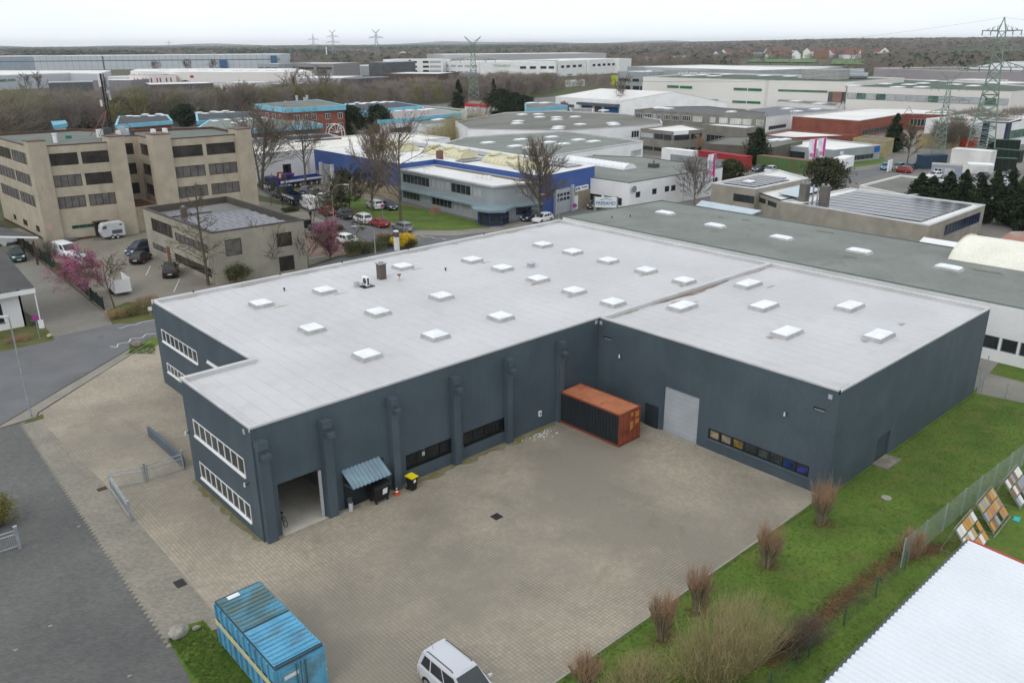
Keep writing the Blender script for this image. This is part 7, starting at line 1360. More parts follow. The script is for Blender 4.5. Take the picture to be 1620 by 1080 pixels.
# ------------------------------------------------------------------ woods that read as one mass
def template(seed, n, kind):
    "unit tree: height 1, width about 1; slender twig prisms or leaf clumps"
    r = random.Random(seed); V = []; Fc = []
    def sliver(p, q, w_):
        d = (q-p).normalized(); a = d.orthogonal().normalized()*w_; c = d.cross(a); k = len(V); V.extend([p+a, p-a*.5+c*.87, p-a*.5-c*.87, q]); Fc.extend([(k, k+1, k+3), (k+1, k+2, k+3), (k+2, k, k+3)])
    if kind == 'bare':
        sliver(Vector((0, 0, 0)), Vector((0, 0, .8)), .014)
        for i in range(n):
            z = .12+.6*r.random()**.8; a = r.random()*6.28; out = (.12+.36*r.random())*(1-.35*abs(z-.4)); p = Vector((math.cos(a), math.sin(a), 0))*out*r.uniform(.1, .75)+Vector((0, 0, z)); q = Vector((math.cos(a+r.gauss(0, .4)), math.sin(a+r.gauss(0, .4)), 0))*(out+r.uniform(.0, .14))+Vector((0, 0, z+r.uniform(.06, .26))); sliver(p, q, r.uniform(.006, .011))
    else:
        for i in range(n):
            t = r.random(); a = r.random()*6.28; R_ = (.48*(1-t)**.7+.02 if kind == 'fir' else .46*math.sqrt(max(.03, 1-(2*t-.9)**2)))*r.uniform(.35, 1); p = Vector((math.cos(a)*R_, math.sin(a)*R_, .1+.9*t)); s = .06 if kind == 'fir' else .065; k = len(V)
            for _ in range(3): V.append(p+Vector((r.gauss(0, s), r.gauss(0, s), r.gauss(0, s*.8))))
            Fc.append((k, k+1, k+2))
    return np.array([tuple(v) for v in V], dtype=np.float32), np.array(Fc, dtype=np.int32)
def wood(name, label, inst, mats, cat='wood'):
    "inst: list of (template, x, y, z, width, height, material index)"
    r = random.Random(5); vs, fs, ms = [], [], []; off = 0
    for (tV, tF), x, y, z, w_, h, mi in inst:
        a = r.random()*6.28; c, s = math.cos(a), math.sin(a); v = np.empty_like(tV); v[:, 0] = (tV[:, 0]*c-tV[:, 1]*s)*w_+x; v[:, 1] = (tV[:, 0]*s+tV[:, 1]*c)*w_+y; v[:, 2] = tV[:, 2]*h+z
        vs.append(v); fs.append(tF+off); ms.append(np.full(len(tF), mi, dtype=np.int32)); off += len(tV)
    V, Fa, M_ = np.concatenate(vs), np.concatenate(fs), np.concatenate(ms); me = bpy.data.meshes.new(name); me.vertices.add(len(V)); me.vertices.foreach_set('co', V.ravel()); me.loops.add(len(Fa)*3); me.loops.foreach_set('vertex_index', Fa.ravel()); me.polygons.add(len(Fa)); me.polygons.foreach_set('loop_start', np.arange(0, len(Fa)*3, 3, dtype=np.int32)); me.polygons.foreach_set('loop_total', np.full(len(Fa), 3, dtype=np.int32)); me.polygons.foreach_set('material_index', M_); me.update(calc_edges=True)
    for q in mats: me.materials.append(q)
    o = bpy.data.objects.new(name, me); COL.objects.link(o); return tag(o, label, cat, kind='stuff')
WB1 = mat('wood_brown', (.235, .20, .15), (.165, .145, .11), rough=1, scale=.03, fine=.2); WB2 = mat('wood_mauve', (.235, .19, .175), (.175, .14, .13), rough=1, scale=.03, fine=.2); WB3 = mat('wood_olive', (.22, .21, .10), (.165, .16, .08), rough=1, scale=.03, fine=.2); WB4 = mat('wood_dark_green', (.035, .07, .035), (.025, .05, .028), rough=1, scale=.03); WB5 = mat('wood_grey', (.25, .22, .19), (.19, .165, .145), rough=1, scale=.03)
WM = [WB1, WB2, WB3, WB4, WB5]
TB = [template(i, 230, 'bare') for i in range(6)]; TS = [template(20+i, 110, 'bare') for i in range(4)]; TF = [template(40+i, 150, 'fir') for i in range(3)]; TR = [template(60+i, 75, 'round') for i in range(4)]
r = random.Random(77)
def belt(name, label, poly, step, h0, h1, mix, ts=TB, wk=.85, jit=.45):
    P = [tuple(G(*q)[:2]) for q in poly]; x0, x1 = min(p[0] for p in P), max(p[0] for p in P); y0, y1 = min(p[1] for p in P), max(p[1] for p in P); out = []
    def ins(x, y):
        c = False; j = len(P)-1
        for i in range(len(P)):
            if (P[i][1] > y) != (P[j][1] > y) and x < (P[j][0]-P[i][0])*(y-P[i][1])/(P[j][1]-P[i][1])+P[i][0]: c = not c
            j = i
        return c
    x = x0
    while x < x1:
        y = y0
        while y < y1:
            a, b_ = x+r.uniform(-1, 1)*step*jit, y+r.uniform(-1, 1)*step*jit
            if ins(a, b_):
                h = r.uniform(h0, h1); mi = r.choice(mix); T_ = TF[r.randrange(3)] if mi == 3 else ts[r.randrange(len(ts))]; out.append((T_, a, b_, 0, h*wk*r.uniform(.75, 1.1)*(.7 if mi == 3 else 1), h, mi))
            y += step
        x += step
    return wood(name, label, out, WM)
belt('tree_belt', 'brown bare tree belt behind the office block and the turquoise buildings', [(-120, 262), (0, 240), (80, 222), (170, 207), (320, 196), (420, 184), (545, 180), (545, 169), (420, 174), (320, 186), (170, 190), (0, 196), (-120, 205)], 6.0, 11.5, 16.5, [0, 0, 0, 1, 2, 2, 4])
belt('tree_belt', 'brown bare tree belt between the brick building and the far white halls', [(545, 178), (630, 168), (700, 167), (745, 165), (790, 160), (870, 154), (880, 141), (800, 139), (745, 146), (640, 152), (545, 168)], 7.5, 9, 14, [0, 0, 1, 1, 2, 4])
belt('tree_belt', 'thin bare tree belt in front of the white logistics hall blocks', [(880, 146), (960, 141), (975, 136), (985, 128), (900, 128), (820, 131), (800, 139)], 9, 5, 9, [0, 1, 1, 2, 4], ts=TS)
belt('tree_belt', 'bare trees growing around the foot of the tallest pylon', [(1470, 238), (1530, 232), (1600, 226), (1625, 205), (1540, 203), (1490, 212)], 3.0, 5, 9.5, [0, 1, 0, 4])
# far woodland out to the horizon on gently rising ground
def far_woods():
    out = []; d = 620.
    while d < 9000:
        step = 9*(d/700)**.86; x = -70.
        while x < 1700:
            ppm = F_PX/d; x += step*ppm*r.uniform(.7, 1.3); dd = d*(1+r.uniform(-.5, .5)*step*1.3/d)
            dense = r.random() < .97
            if x < 460 and dd < 1380: dense = False
            if 460 <= x < 600 and dd < 900: dense = False
            if 600 <= x < 1010 and dd < 1080: dense = False
            if 1010 <= x < 1345 and dd < 860: dense = False
            if 1170 < x < 1375 and 1000 < dd < 1520: dense = r.random() < (.05 if dd > 1120 else .12)
            if 1010 < x < 1170 and 1050 < dd < 1500: dense = r.random() < .5
            if x > 1600 and dd < 760: dense = False
            if 505 < x < 575 and 1900 < dd < 2260: dense = False
            if 1190 < x < 1410 and 1520 < dd < 1900: dense = r.random() < .62
            if not dense: continue
            h = r.uniform(9, 15)*(1+.15*(dd > 2500)); wk = 1.05*max(1, step/11); field = 1170 < x < 1375 and 1000 < dd < 1520
            if field or (1000 < x < 1400 and dd < 1000): h *= .5
            u = r.random(); pine = (x < 560 and dd > 2300 and math.sin(x*.02+dd*.002) > -.4) or (560 < x < 880 and dd > 3200) or (dd > 5200); mi = 3 if (pine and u < .8) or u < .11 else (1 if u < .5 else (0 if u < .8 else (4 if u < .92 else 2)))
            T_ = (TS if dd < 2400 else TR)[r.randrange(4)] if mi != 3 else TR[r.randrange(4)]; p = D(x, dd); out.append((T_, p.x, p.y, hill(x, dd)-(.5 if dd < 1500 else 2), h*wk*.9, h, mi))
        d += step*(1.0 if d < 2500 else 1.5)
    print('far trees', len(out)); return wood('far_woodland', 'brownish far woodland stretching to the horizon', out, WM)
far_woods()
litter()
def tufts():
    out = []; r = random.Random(31); T_ = []
    for k in range(4):
        V, Fc = [], []
        for i in range(9): a = r.random()*6.28; p = Vector((r.gauss(0, .35), r.gauss(0, .35), 0)); q = p+Vector((math.cos(a)*.35, math.sin(a)*.35, r.uniform(.5, 1))); u = Vector((-math.sin(a), math.cos(a), 0))*.07; n = len(V); V += [tuple(p+u), tuple(p-u), tuple(q)]; Fc.append((n, n+1, n+2))
        T_.append((np.array(V, dtype=np.float32), np.array(Fc, dtype=np.int32)))
    for i in range(14000):
        x = 5+49*r.random()**1.2; y = -20.3-8.5*r.random(); 
        if r.random() < .12: y = -19.95-r.random()*.25
        if x > 29 and y > -20.2: y = -20.3
        s = r.uniform(.05, .11); out.append((T_[r.randrange(4)], x, y, .04, s*1.2, s, 0 if r.random() < .72 else 1))
    for i in range(1600): out.append((T_[r.randrange(4)], -5.6-1.9*r.random(), -4.6-6*r.random(), .036, .12, .1, 0))
    for i in range(500): p = G(r.uniform(205, 245), r.uniform(545, 560)); out.append((T_[0], p.x, p.y, .034, .14, .12, 0))
    wood('grass_tufts', 'uneven tufts of grass across the lawns', out, [mat('tuft_green', (.125, .195, .032), (.08, .14, .02)), mat('tuft_dry', (.22, .20, .08), (.16, .15, .05))], 'grass')
tufts()
# the rising land itself
b = MB(); xs = list(range(-200, 1860, 60)); ds = [1250, 1600, 2000, 2500, 3100, 3900, 4900, 6200, 7800, 9800]
for x in xs:
    for d in ds: p = D(x, d, hill(x, d)+(.3 if d > 1250 else -.5)); b.v.append(tuple(p))
n = len(ds)
for i in range(len(xs)-1):
    for j in range(n-1): b.f.append((i*n+j, (i+1)*n+j, (i+1)*n+j+1, i*n+j+1)); b.m.append(0)
struct('far_terrain', b, mat('meadow_and_forest_floor', (.085, .125, .04), (.09, .07, .05), rough=1, scale=.0025, fine=.1, contrast=(.48, .52)))
b = MB(); prev = None
for i in range(60):
    x = -200+i*36; p = D(x, 13500); hh = 44+16*math.sin(i*.55)+10*math.sin(i*1.3+1)+(16 if 24 < i < 36 else 0); c = (p, hh)
    if prev: q0, q1 = prev[0], p; e0, e1 = D(x-36, 16000), D(x, 16000); b.poly([q0, q1, Vector((e1.x, e1.y, hh)), Vector((e0.x, e0.y, prev[1]))])
    prev = c
struct('far_hills', b, mat('forested_hill', (.05, .07, .05), rough=1))
# ------------------------------------------------------------------ individual trees of the middle distance
def th(x, y, top): 
    "height of something standing at photo pixel x, y whose top is at row top"
    p = G(x, y); best = min(range(5, 600), key=lambda k: abs(prow(p.x, p.y, k/10)-top)); return best/10
def prow(X, Y, Z): v = Vector((X, Y, Z))-CAM; return 540-F_PX*v.dot(UP)/v.dot(FW)
def bt(name, label, x, y, top, seed, P=None, **k): p = G(x, y); return bare_tree(name, label, p.x, p.y, th(x, y, top), seed, P or params(), **k)
DOB = mat('dark_olive_bark', (.115, .10, .062), (.08, .07, .045), rough=1, scale=1)
OPEN = params(kids=(18, 9, 7), ang=(.9, .65, .6), len=(.62, .5, .45), start=(.28, .25, .2), up=.16, rmin=.028)
VASE = params(kids=(40, 12, 9), ang=(.62, .45, .45), len=(.60, .42, .4), start=(.16, .15, .15), up=.10, rmin=.026, shape=SH['round'])
bt('bare_tree', 'large open bare tree left of the blue dump truck', 414, 300, 192, 1, OPEN, multi=3); bt('bare_tree', 'slender bare tree in front of the blue crane truck', 484, 300, 198, 2, OPEN); bt('bare_tree', 'large spreading bare tree on the lawn in front of the grey office', 634, 352, 212, 4, params(kids=(20, 9, 7), ang=(.95, .65, .6), len=(.6, .52, .45), start=(.2, .2, .15), up=.14, rmin=.028))
bt('hornbeam', 'dense brown hornbeam in front of the cobalt wall beside the large bare tree', 588, 334, 226, 5, VASE, twig=TWIG); bt('hornbeam', 'dense upright hornbeam before the sectional door of the cobalt hall', 853, 352, 250, 6, VASE, twig=TWIG); bt('round_shrub', 'small ball shaped bare shrub on the office lawn', 690, 352, 330, 7, params(kids=(22, 8, 5), ang=(1, .7, .6), len=(.5, .5, .4), start=(.4, .2, .2), rmin=.02), cat='shrub', twig=TWIGRED)
POLL = params(kids=(12, 6, 5), ang=(.85, .6, .6), len=(.95, .45, .4), start=(.35, .3, .2), up=.22, wob=.2, rk=(.6, .55, .5), rmin=.028, shape=lambda t: .95)
for i, (x, y, top, lb) in enumerate(((435, 432, 384, 'stubby pollarded tree in front of the low office wall'), (488, 424, 388, 'smaller pollarded tree right of the low office'), (429, 325, 296, 'thin pollarded street tree beside the anthracite car'), (449, 334, 300, 'thin leaning street tree behind the low office roof'), (495, 360, 312, 'pollarded street tree in front of the white delivery van'), (517, 380, 326, 'pollarded street tree beside the red estate car'), (564, 378, 358, 'small brown twiggy street shrub between the road and the hedge'))): bt('pollarded_tree', lb, x, y, top, 30+i, POLL, bark=DOB, twig=DOB, group='pollarded street trees')
bt('larch', 'tall bare conical tree in front of the low office corner', 330, 452, 292, 9, params(kids=(60, 7, 4), ang=(1.2, .6, .6), len=(.36, .3, .35), start=(.12, .3, .2), up=.05, rmin=.022, shape=SH['cone'], rk=(.22, .5, .5)), twig=DOB, bark=DOB, r0=.2)
bt('bare_shrub', 'rounded bare shrub at the recess of the office block', 206, 362, 322, 10, params(kids=(16, 8, 6), ang=(.8, .6, .5), len=(.5, .5, .4), start=(.1, .2, .2), rmin=.025), multi=3, cat='shrub')
bt('bare_tree', 'low bare tree with twisted limbs beside the pink magnolia', 182, 489, 418, 11, params(kids=(14, 7, 6), ang=(.8, .7, .6), len=(.62, .45, .4), start=(.3, .3, .2), wob=.22, up=.2, rmin=.024, shape=lambda t: .95), bark=DOB, twig=DOB)
p = G(166, 474); MG = bare_tree('magnolia', 'pink blossoming magnolia beside the dark fence', p.x-1.4, p.y+.6, 4.9, 12, params(kids=(18, 8, 5), ang=(1.05, .7, .6), len=(.74, .45, .4), start=(.25, .3, .2), wob=.2, up=.08, rmin=.015), extra=blossoms(PINK, 9500, .085, 3, lo=.12, clump=.2))
p = G(523, 410); bare_tree('cherry_plum', 'dusky pink blossoming bush at the corner of the low office', p.x, p.y, 3.9, 13, params(kids=(26, 8, 6), ang=(.6, .6, .5), len=(.75, .5, .4), start=(.04, .2, .2), rmin=.016), twig=mat('mauve_twigs', (.20, .10, .10)), extra=blossoms(PINK2, 9000, .075, 4, lo=.08, clump=.2), multi=3, cat='shrub')
p = G(1495/1, 1) if 0 else G(75, 408); shrub('bare_shrub', 'grey bare shrub at the dark fence beside the white van', p.x, p.y, 3.2, 2.6, 2.8, 41, BUDS, TWIGGREY, 200, 400, .04); p = G(108, 440); shrub('evergreen_shrub', 'yellow olive shrub at the dark fence above the magnolia', p.x, p.y, 2.6, 2.4, 2.6, 42, mat('olive_yellow_leaves', (.14, .13, .035), (.1, .1, .03)), TWIG, 160, 4200, .07)
for i, (x, y, w_, d_, h, lf, nl, lb) in enumerate(((190, 502, 3.4, 2, 1.1, BUDS, 1400, 'low brown shrubs of the corner bed by the road'), (222, 496, 3.6, 2, 1.3, YLEAF if 0 else LEAF, 2600, 'low green shrubs of the corner bed by the hall corner'), (232, 482, 3.4, 1.4, 1.2, None, 0, 'reddish twiggy shrubs behind the green corner bed'))): p = G(x, y); shrub('low_shrub', lb, p.x, p.y, w_, d_, h, 50+i, lf, TWIGRED if i != 1 else TWIGOLIVE, 220, nl, .05)
for i, (x, y, w_, d_, h, m_, lb) in enumerate(((376, 445, 3.4, 2.2, 2.6, LEAF, 'dark evergreen shrub covering a ground floor window of the low office'), (560, 404, 3.6, 3, 2.6, LEAF, 'dark evergreen shrub right of the dusky pink bush'), (588, 398, 5.5, 3.4, 1.6, LEAF, 'broad green hedge bed in front of the white parked car'), (618, 388, 4.5, 3, 1.7, LEAF, 'green hedge bed beside the forsythia'), (528, 366, 3.0, 2, 1.1, LEAF, 'low green bushes on the corner by the red paving'), (460, 335, 3.2, 1.8, .9, LEAF, 'low green hedge at the kerb behind the anthracite car'), (648, 392, 2.2, 2, 1.5, LEAF, 'green shrub right behind the forsythia'), (605, 376, 3, 1.5, 1.0, None, 'pinkish bare shrub at the edge of the hedge bed'), (640, 388, 0, 0, 0, None, ''))):
    if w_: p = G(x, y); shrub('hedge_shrub', lb, p.x, p.y, w_, d_, h, 60+i, m_, TWIGRED if m_ is None else TWIGOLIVE, 160, 4200 if m_ else 0, .085)
p = G(639, 392); shrub('forsythia', 'bright yellow forsythia beside the white sign column', p.x, p.y, 3.6, 2.6, 2.3, 71, FORS, TWIGOLIVE, 200, 6500, .085)
p = G(553, 334); bare_tree('olive_tree', 'low broad olive brown tree beside the dark yew', p.x, p.y, 6.0, 14, params(kids=(34, 10, 7), ang=(1.0, .6, .6), len=(.7, .5, .4), start=(.15, .2, .1), rmin=.03), twig=mat('dark_olive_twigs', (.075, .075, .04), (.05, .05, .03), scale=1), extra=lambda T, cb: leafy(T, 'foliage', LEAF, [v for v in cb.v[::9]], .12, random.Random(1)))
p = G(533, 332); conifer('yew', 'dark conical yew beside the street lamp', p.x, p.y, th(533, 332, 284), 6.2, 15, n=8000)
for i, (x, y, top, w_, sh, m_, nm, lb) in enumerate(((558, 219, 168, 8, 'round', NEEDLE, 'pine', 'dark rounded pine left of its twin before the turquoise fascia'), (600, 219, 167, 8.5, 'round', NEEDLE, 'pine', 'dark rounded pine right of its twin before the turquoise fascia'), (726, 174, 127, 9, 'cone', NEEDLE, 'spruce', 'dark spruce left of the forked pylon'), (781, 160, 126, 6, 'cone', NEEDLE, 'spruce', 'slim dark spruce in the wood right of the forked pylon'), (793, 182, 142, 15, 'round', NEEDLE, 'pine', 'broad dark pine, left of the three beside the turquoise roof'), (812, 184, 147, 15, 'round', NEEDLE, 'pine', 'broad dark pine, middle of the three beside the turquoise roof'), (828, 184, 152, 11, 'round', NEEDLE, 'pine', 'dark pine, right of the three beside the turquoise roof'), (713, 203, 177, 4.5, 'cone', NEEDLE2, 'spruce', 'small green spruce between the yellow budding bushes'), (296, 200, 166, 9, 'round', NEEDLE, 'pine', 'dark pine behind the office block roof'), (142, 202, 186, 8, 'round', NEEDLE, 'pine', 'low dark pine left of the antenna mast'), (940, 180, 146, 5, 'cone', mat('brown_larch', (.11, .09, .055)), 'larch', 'brownish larch in front of the pitched white shed'), (1041, 316, 283, 1.5, 'col', NEEDLE2, 'cypress', 'slim green cypress against the white wall'), (1155, 300, 253, 5.2, 'round', mat('rusty_green', (.06, .06, .025), (.035, .045, .018), scale=.8), 'cypress', 'rusty green bushy conifer beside the parked dark cars'), (1196, 262, 205, 4.6, 'col', NEEDLE, 'cypress', 'dark columnar conifer in front of the long brown building'), (1302, 305, 250, 8, 'round', MATS['rusty_green'], 'yew', 'large bushy dark green yew before the white box truck'), (1412, 240, 181, 8.5, 'cone', NEEDLE, 'spruce', 'dark pointed spruce beside the red brick hall'), (295, 140+5, 128, 12, 'round', NEEDLE, 'pine', 'green pine in the tree belt in front of the dark low building'))):
    p = G(x, y); conifer(nm, lb, p.x, p.y, th(x, y, top), w_, 80+i, m_, 6500, .27 if p.y+p.x < 200 else .42, shape=sh)
for i, (x, top, w_) in enumerate(((1450, 279, 5), (1468, 283, 5), (1493, 276, 5), (1517, 274, 4.4), (1541, 282, 4.6), (1565, 273, 4.2), (1588, 270, 4), (1606, 284, 4.4), (1625, 290, 4.4))): y = (352, 356, 358, 360, 366, 368, 370, 372, 380)[i]; p = G(x, y-14); top -= 4; conifer('cypress', 'dark cypress number ' + ('one' if i == 0 else '') if 0 else ('leftmost squat dark cypress of the row behind the solar hall', 'squat dark cypress touching the leftmost one', 'dark cypress with pointed tip in front of the white awning', 'dark cypress below the awning of the site office', 'lower dark cypress in the middle of the row', 'tallest pointed dark cypress of the row', 'slim pointed cypress right of the tallest', 'greener cypress near the right end of the row', 'rightmost dark cypress cut by the picture edge')[i], p.x, p.y, th(x, y-14, top), w_*1.7, 110+i, NEEDLE if i != 7 else NEEDLE2, 7500, .26, shape='cone', group='row of cypresses behind the solar hall')
bt('bare_tree', 'dense round bare tree in front of the solar roof house', 1098, 324, 266, 21, params(kids=(30, 10, 8), ang=(.95, .6, .55), len=(.7, .45, .4), start=(.12, .2, .15), up=.18, rmin=.028), twig=TWIGGREY, bark=BARK2); bt('bare_tree', 'dark bare tree rising before the pitched white shed', 984, 186, 128, 22, params(kids=(14, 7, 6), rmin=.055, len=(.5, .5, .45)), twig=TWIG); bt('bare_tree', 'dark leaning bare tree beside the spruce at the road bend', 1434, 264, 205, 23, params(kids=(20, 8, 6), ang=(.6, .5, .5), rmin=.05, start=(.25, .2, .2)), twig=mat('olive_brown_twigs', (.10, .085, .05), scale=1)); bt('bare_tree', 'thin bare tree in front of the dull brown hall', 1180, 262, 225, 24, params(rmin=.035), twig=TWIG)
bt('bare_tree', 'pale bare tree before the white factory recess', 1350, 180, 150, 25, params(kids=(20, 9, 6), ang=(.9, .7, .6), start=(.1, .2, .2), rmin=.07), twig=mat('pale_twigs', (.34, .31, .26), scale=.5)); bt('bare_tree', 'bare tree with pale branches before the brown office', 1105, 246, 216, 26, params(kids=(20, 9, 6), ang=(.9, .7, .6), start=(.12, .2, .2), rmin=.035), twig=TWIGRED)
for i, (x, y, w_, h, lf, tw, lb) in enumerate(((700, 232, 13, 7.5, BUDS, TWIGOLIVE, 'yellow olive budding thicket left of the small spruce'), (722, 226, 10, 9.5, mat('golden_buds', (.26, .22, .09), (.2, .17, .07)), TWIGOLIVE, 'golden budding thicket right below the small spruce'), (757, 220, 14, 8.5, BUDS, TWIGOLIVE, 'olive budding thicket around the white poplars'), (788, 214, 9, 6, mat('golden_buds', ()) if 0 else BUDS, TWIGOLIVE, 'small olive budding thicket beside the domed roof'), (752, 190, 16, 6.5, None, TWIG, 'brown bare thicket below the forked pylon'))): p = G(x, y); shrub('thicket', lb, p.x, p.y, w_, w_*.7, h, 130+i, lf, tw, 420, 3200 if lf else 0, .13, z=0)
for i, (x, w_) in enumerate(((758, 0), (773, 0))): bt('poplar', ('whitish narrow poplar left of its twin above the grey roof', 'whitish narrow poplar right of its twin above the grey roof')[i], x, 216, 177, 27+i, params(kids=(60, 6, 4), ang=(.30, .3, .3), len=(.26, .4, .4), start=(.05, .2, .2), up=.3, rmin=.06, shape=SH['col']), twig=mat('whitish_twigs', (.5, .48, .45), scale=.5), bark=MATS['whitish_twigs'])
for i, (x, y, top) in enumerate(((470, 178, 118), (508, 176, 116), (522, 178, 120), (45, 155, 122), (65, 156, 120), (385, 175, 135), (300, 118+0, 97), (250, 120, 99), (340, 120, 98))): bt('bare_tree', ('tall open bare tree rising above the brick building, leftmost', 'tall open bare tree rising above the brick building, tallest crown', 'tall open bare tree above the right end of the brick roof', 'round bare tree before the white warehouse on the left', 'round bare tree before the white warehouse, right of its neighbour', 'thin pale birch in the tree belt', 'small bare tree before the long warehouse, middle one', 'small bare tree before the long warehouse, left one', 'small bare tree before the long warehouse, right one')[i], x, y, top, 140+i, params(kids=(16, 7, 5), rmin=.07 if i < 6 else .12, start=(.25, .2, .2), len=(.5, .5, .45)), twig=TWIGGREY if i in (3, 4, 6, 7, 8) else TWIG, bark=BARK if i != 5 else MATS['whitish_twigs'])
bt('magnolia', 'small distant pink blossoming tree beside the beige cottage', 893, 183, 164, 160, params(kids=(20, 8, 5), ang=(.8, .7, .6), rmin=.03, start=(.1, .2, .2)), extra=blossoms(PINK2, 1500, .2, 6, lo=.1, clump=.3))
# ------------------------------------------------------------------ parked vehicles
PG = 'vehicles parked along the street'
for kind, pt, lb, x, y, tw in (('hatch', P_ANTH, 'anthracite small car parked nearest the blue dump truck', 440, 312, (404, 296)), ('hatch', P_TEAL, 'teal car parked nose in behind the white delivery van', 500, 310, (530, 303)), ('suv', P_DBLUE, 'dark blue car parked beside the blue crane truck', 487, 307, (512, 296)), ('hatch', P_WHITE, 'white car with red lamps beside the dark yew', 512, 317, (535, 305)), ('van', P_WHITE, 'white delivery van parked on the street', 490, 330, (450, 313)), ('wagon', P_RED, 'red estate car parked behind the white delivery van', 517, 339, (480, 322)), ('suv', P_ANTH, 'dark grey off roader parked between the two red cars', 545, 345, (505, 331)), ('mpv', P_WHITE, 'white people carrier parked in front of the red coupe', 574, 353, (536, 340)), ('coupe', P_RED, 'red coupe parked behind the white people carrier', 600, 358, (560, 347)), ('wagon', P_GREY, 'dark grey estate at the end of the parked row', 637, 365, (598, 352)), ('suv', P_WHITE, 'white compact off roader under the bare trees by the office', 593, 330, (560, 318)), ('hatch', P_DBLUE, 'dark blue car under the bare trees beside the office wall', 617, 331, (650, 345)), ('hatch', P_DBLUE, 'small dark blue car parked on the red paving', 501, 366, (475, 353)), ('hatch', P_WHITE, 'white car partly hidden behind the evergreen hedge bed', 551, 386, (590, 395)), ('hatch', P_DBLUE, 'dark blue car parked before the sectional door of the cobalt hall', 838, 348, (815, 356)), ('hatch', P_WHITE, 'white compact car partly hidden behind the dark hall parapet', 858, 351, (835, 357)), ('hatch', P_ANTH, 'dark green grey car beside the lettered sign', 942, 329, (915, 338))): pcar(kind, pt, lb, x, y, toward=tw, group=PG)
CG = 'vehicles in the paved car park'
for kind, pt, lb, x, y, tw in (('smallvan', P_WHITE, 'white panel van behind the dark fence', 106, 405, (150, 420)), ('wagon', P_SILVER, 'silver estate behind the yellow olive shrub', 132, 419, (100, 405)), ('mpv', P_DBLUE, 'dark blue people carrier beside the low office', 222, 401, (195, 409)), ('hatch', P_BLACK, 'black small car nose to the low office wall', 224, 414, (250, 398)), ('suv', P_BLACK, 'black car parked in the marked bay by the low office', 271, 435, (275, 415)), ('suv', P_DGREEN, 'dark green off roader by the white house', 29, 411, (36, 425))): pcar(kind, pt, lb, x, y, toward=tw, group=CG)
RG = 'vehicles on the right side of the estate'
for kind, pt, lb, x, y, tw in (('hatch', P_BLACK, 'black car beside the end of the red trailer', 1178, 264, (1150, 275)), ('hatch', P_ANTH, 'dark grey car beside the green clad container', 1200, 271, (1175, 277)), ('hatch', P_SILVER, 'silver car before the green clad container', 1218, 273, (1200, 279)), ('hatch', P_GREY, 'grey car in front of the grey clad hall', 1338, 262, (1360, 256)), ('hatch', P_LBLUE, 'light blue car at the road end beside the banner', 1400, 268, (1390, 280)), ('hatch', P_TEAL, 'teal car under the leaning bare tree', 1420, 268, (1400, 272)), ('hatch', P_RED, 'red car under the leaning bare tree', 1428, 273, (1405, 270)), ('hatch', P_DBLUE, 'dark blue car right of the leaning bare tree', 1442, 268, (1460, 262)), ('hatch', P_WHITE, 'white car before the grey site office', 1478, 282, (1455, 284)), ('suv', P_BLACK, 'black car near the right edge behind the cypresses', 1598, 282, (1570, 286)), ('hatch', P_SILVER, 'silver car near the right edge behind the cypresses', 1592, 294, (1615, 288)), ('hatch', P_DBLUE, 'dark car between the awning and the tallest cypress', 1552, 284, (1530, 288)), ('suv', P_SILVER, 'silver off roader parked at the top right behind the green hedge walls', 1612, 218, (1590, 220)), ('van', P_WHITE, 'white van on the driveway beyond the dark parked cars', 965, 178+0, (990, 180))): pcar(kind, pt, lb, x, y, toward=tw, group=RG)
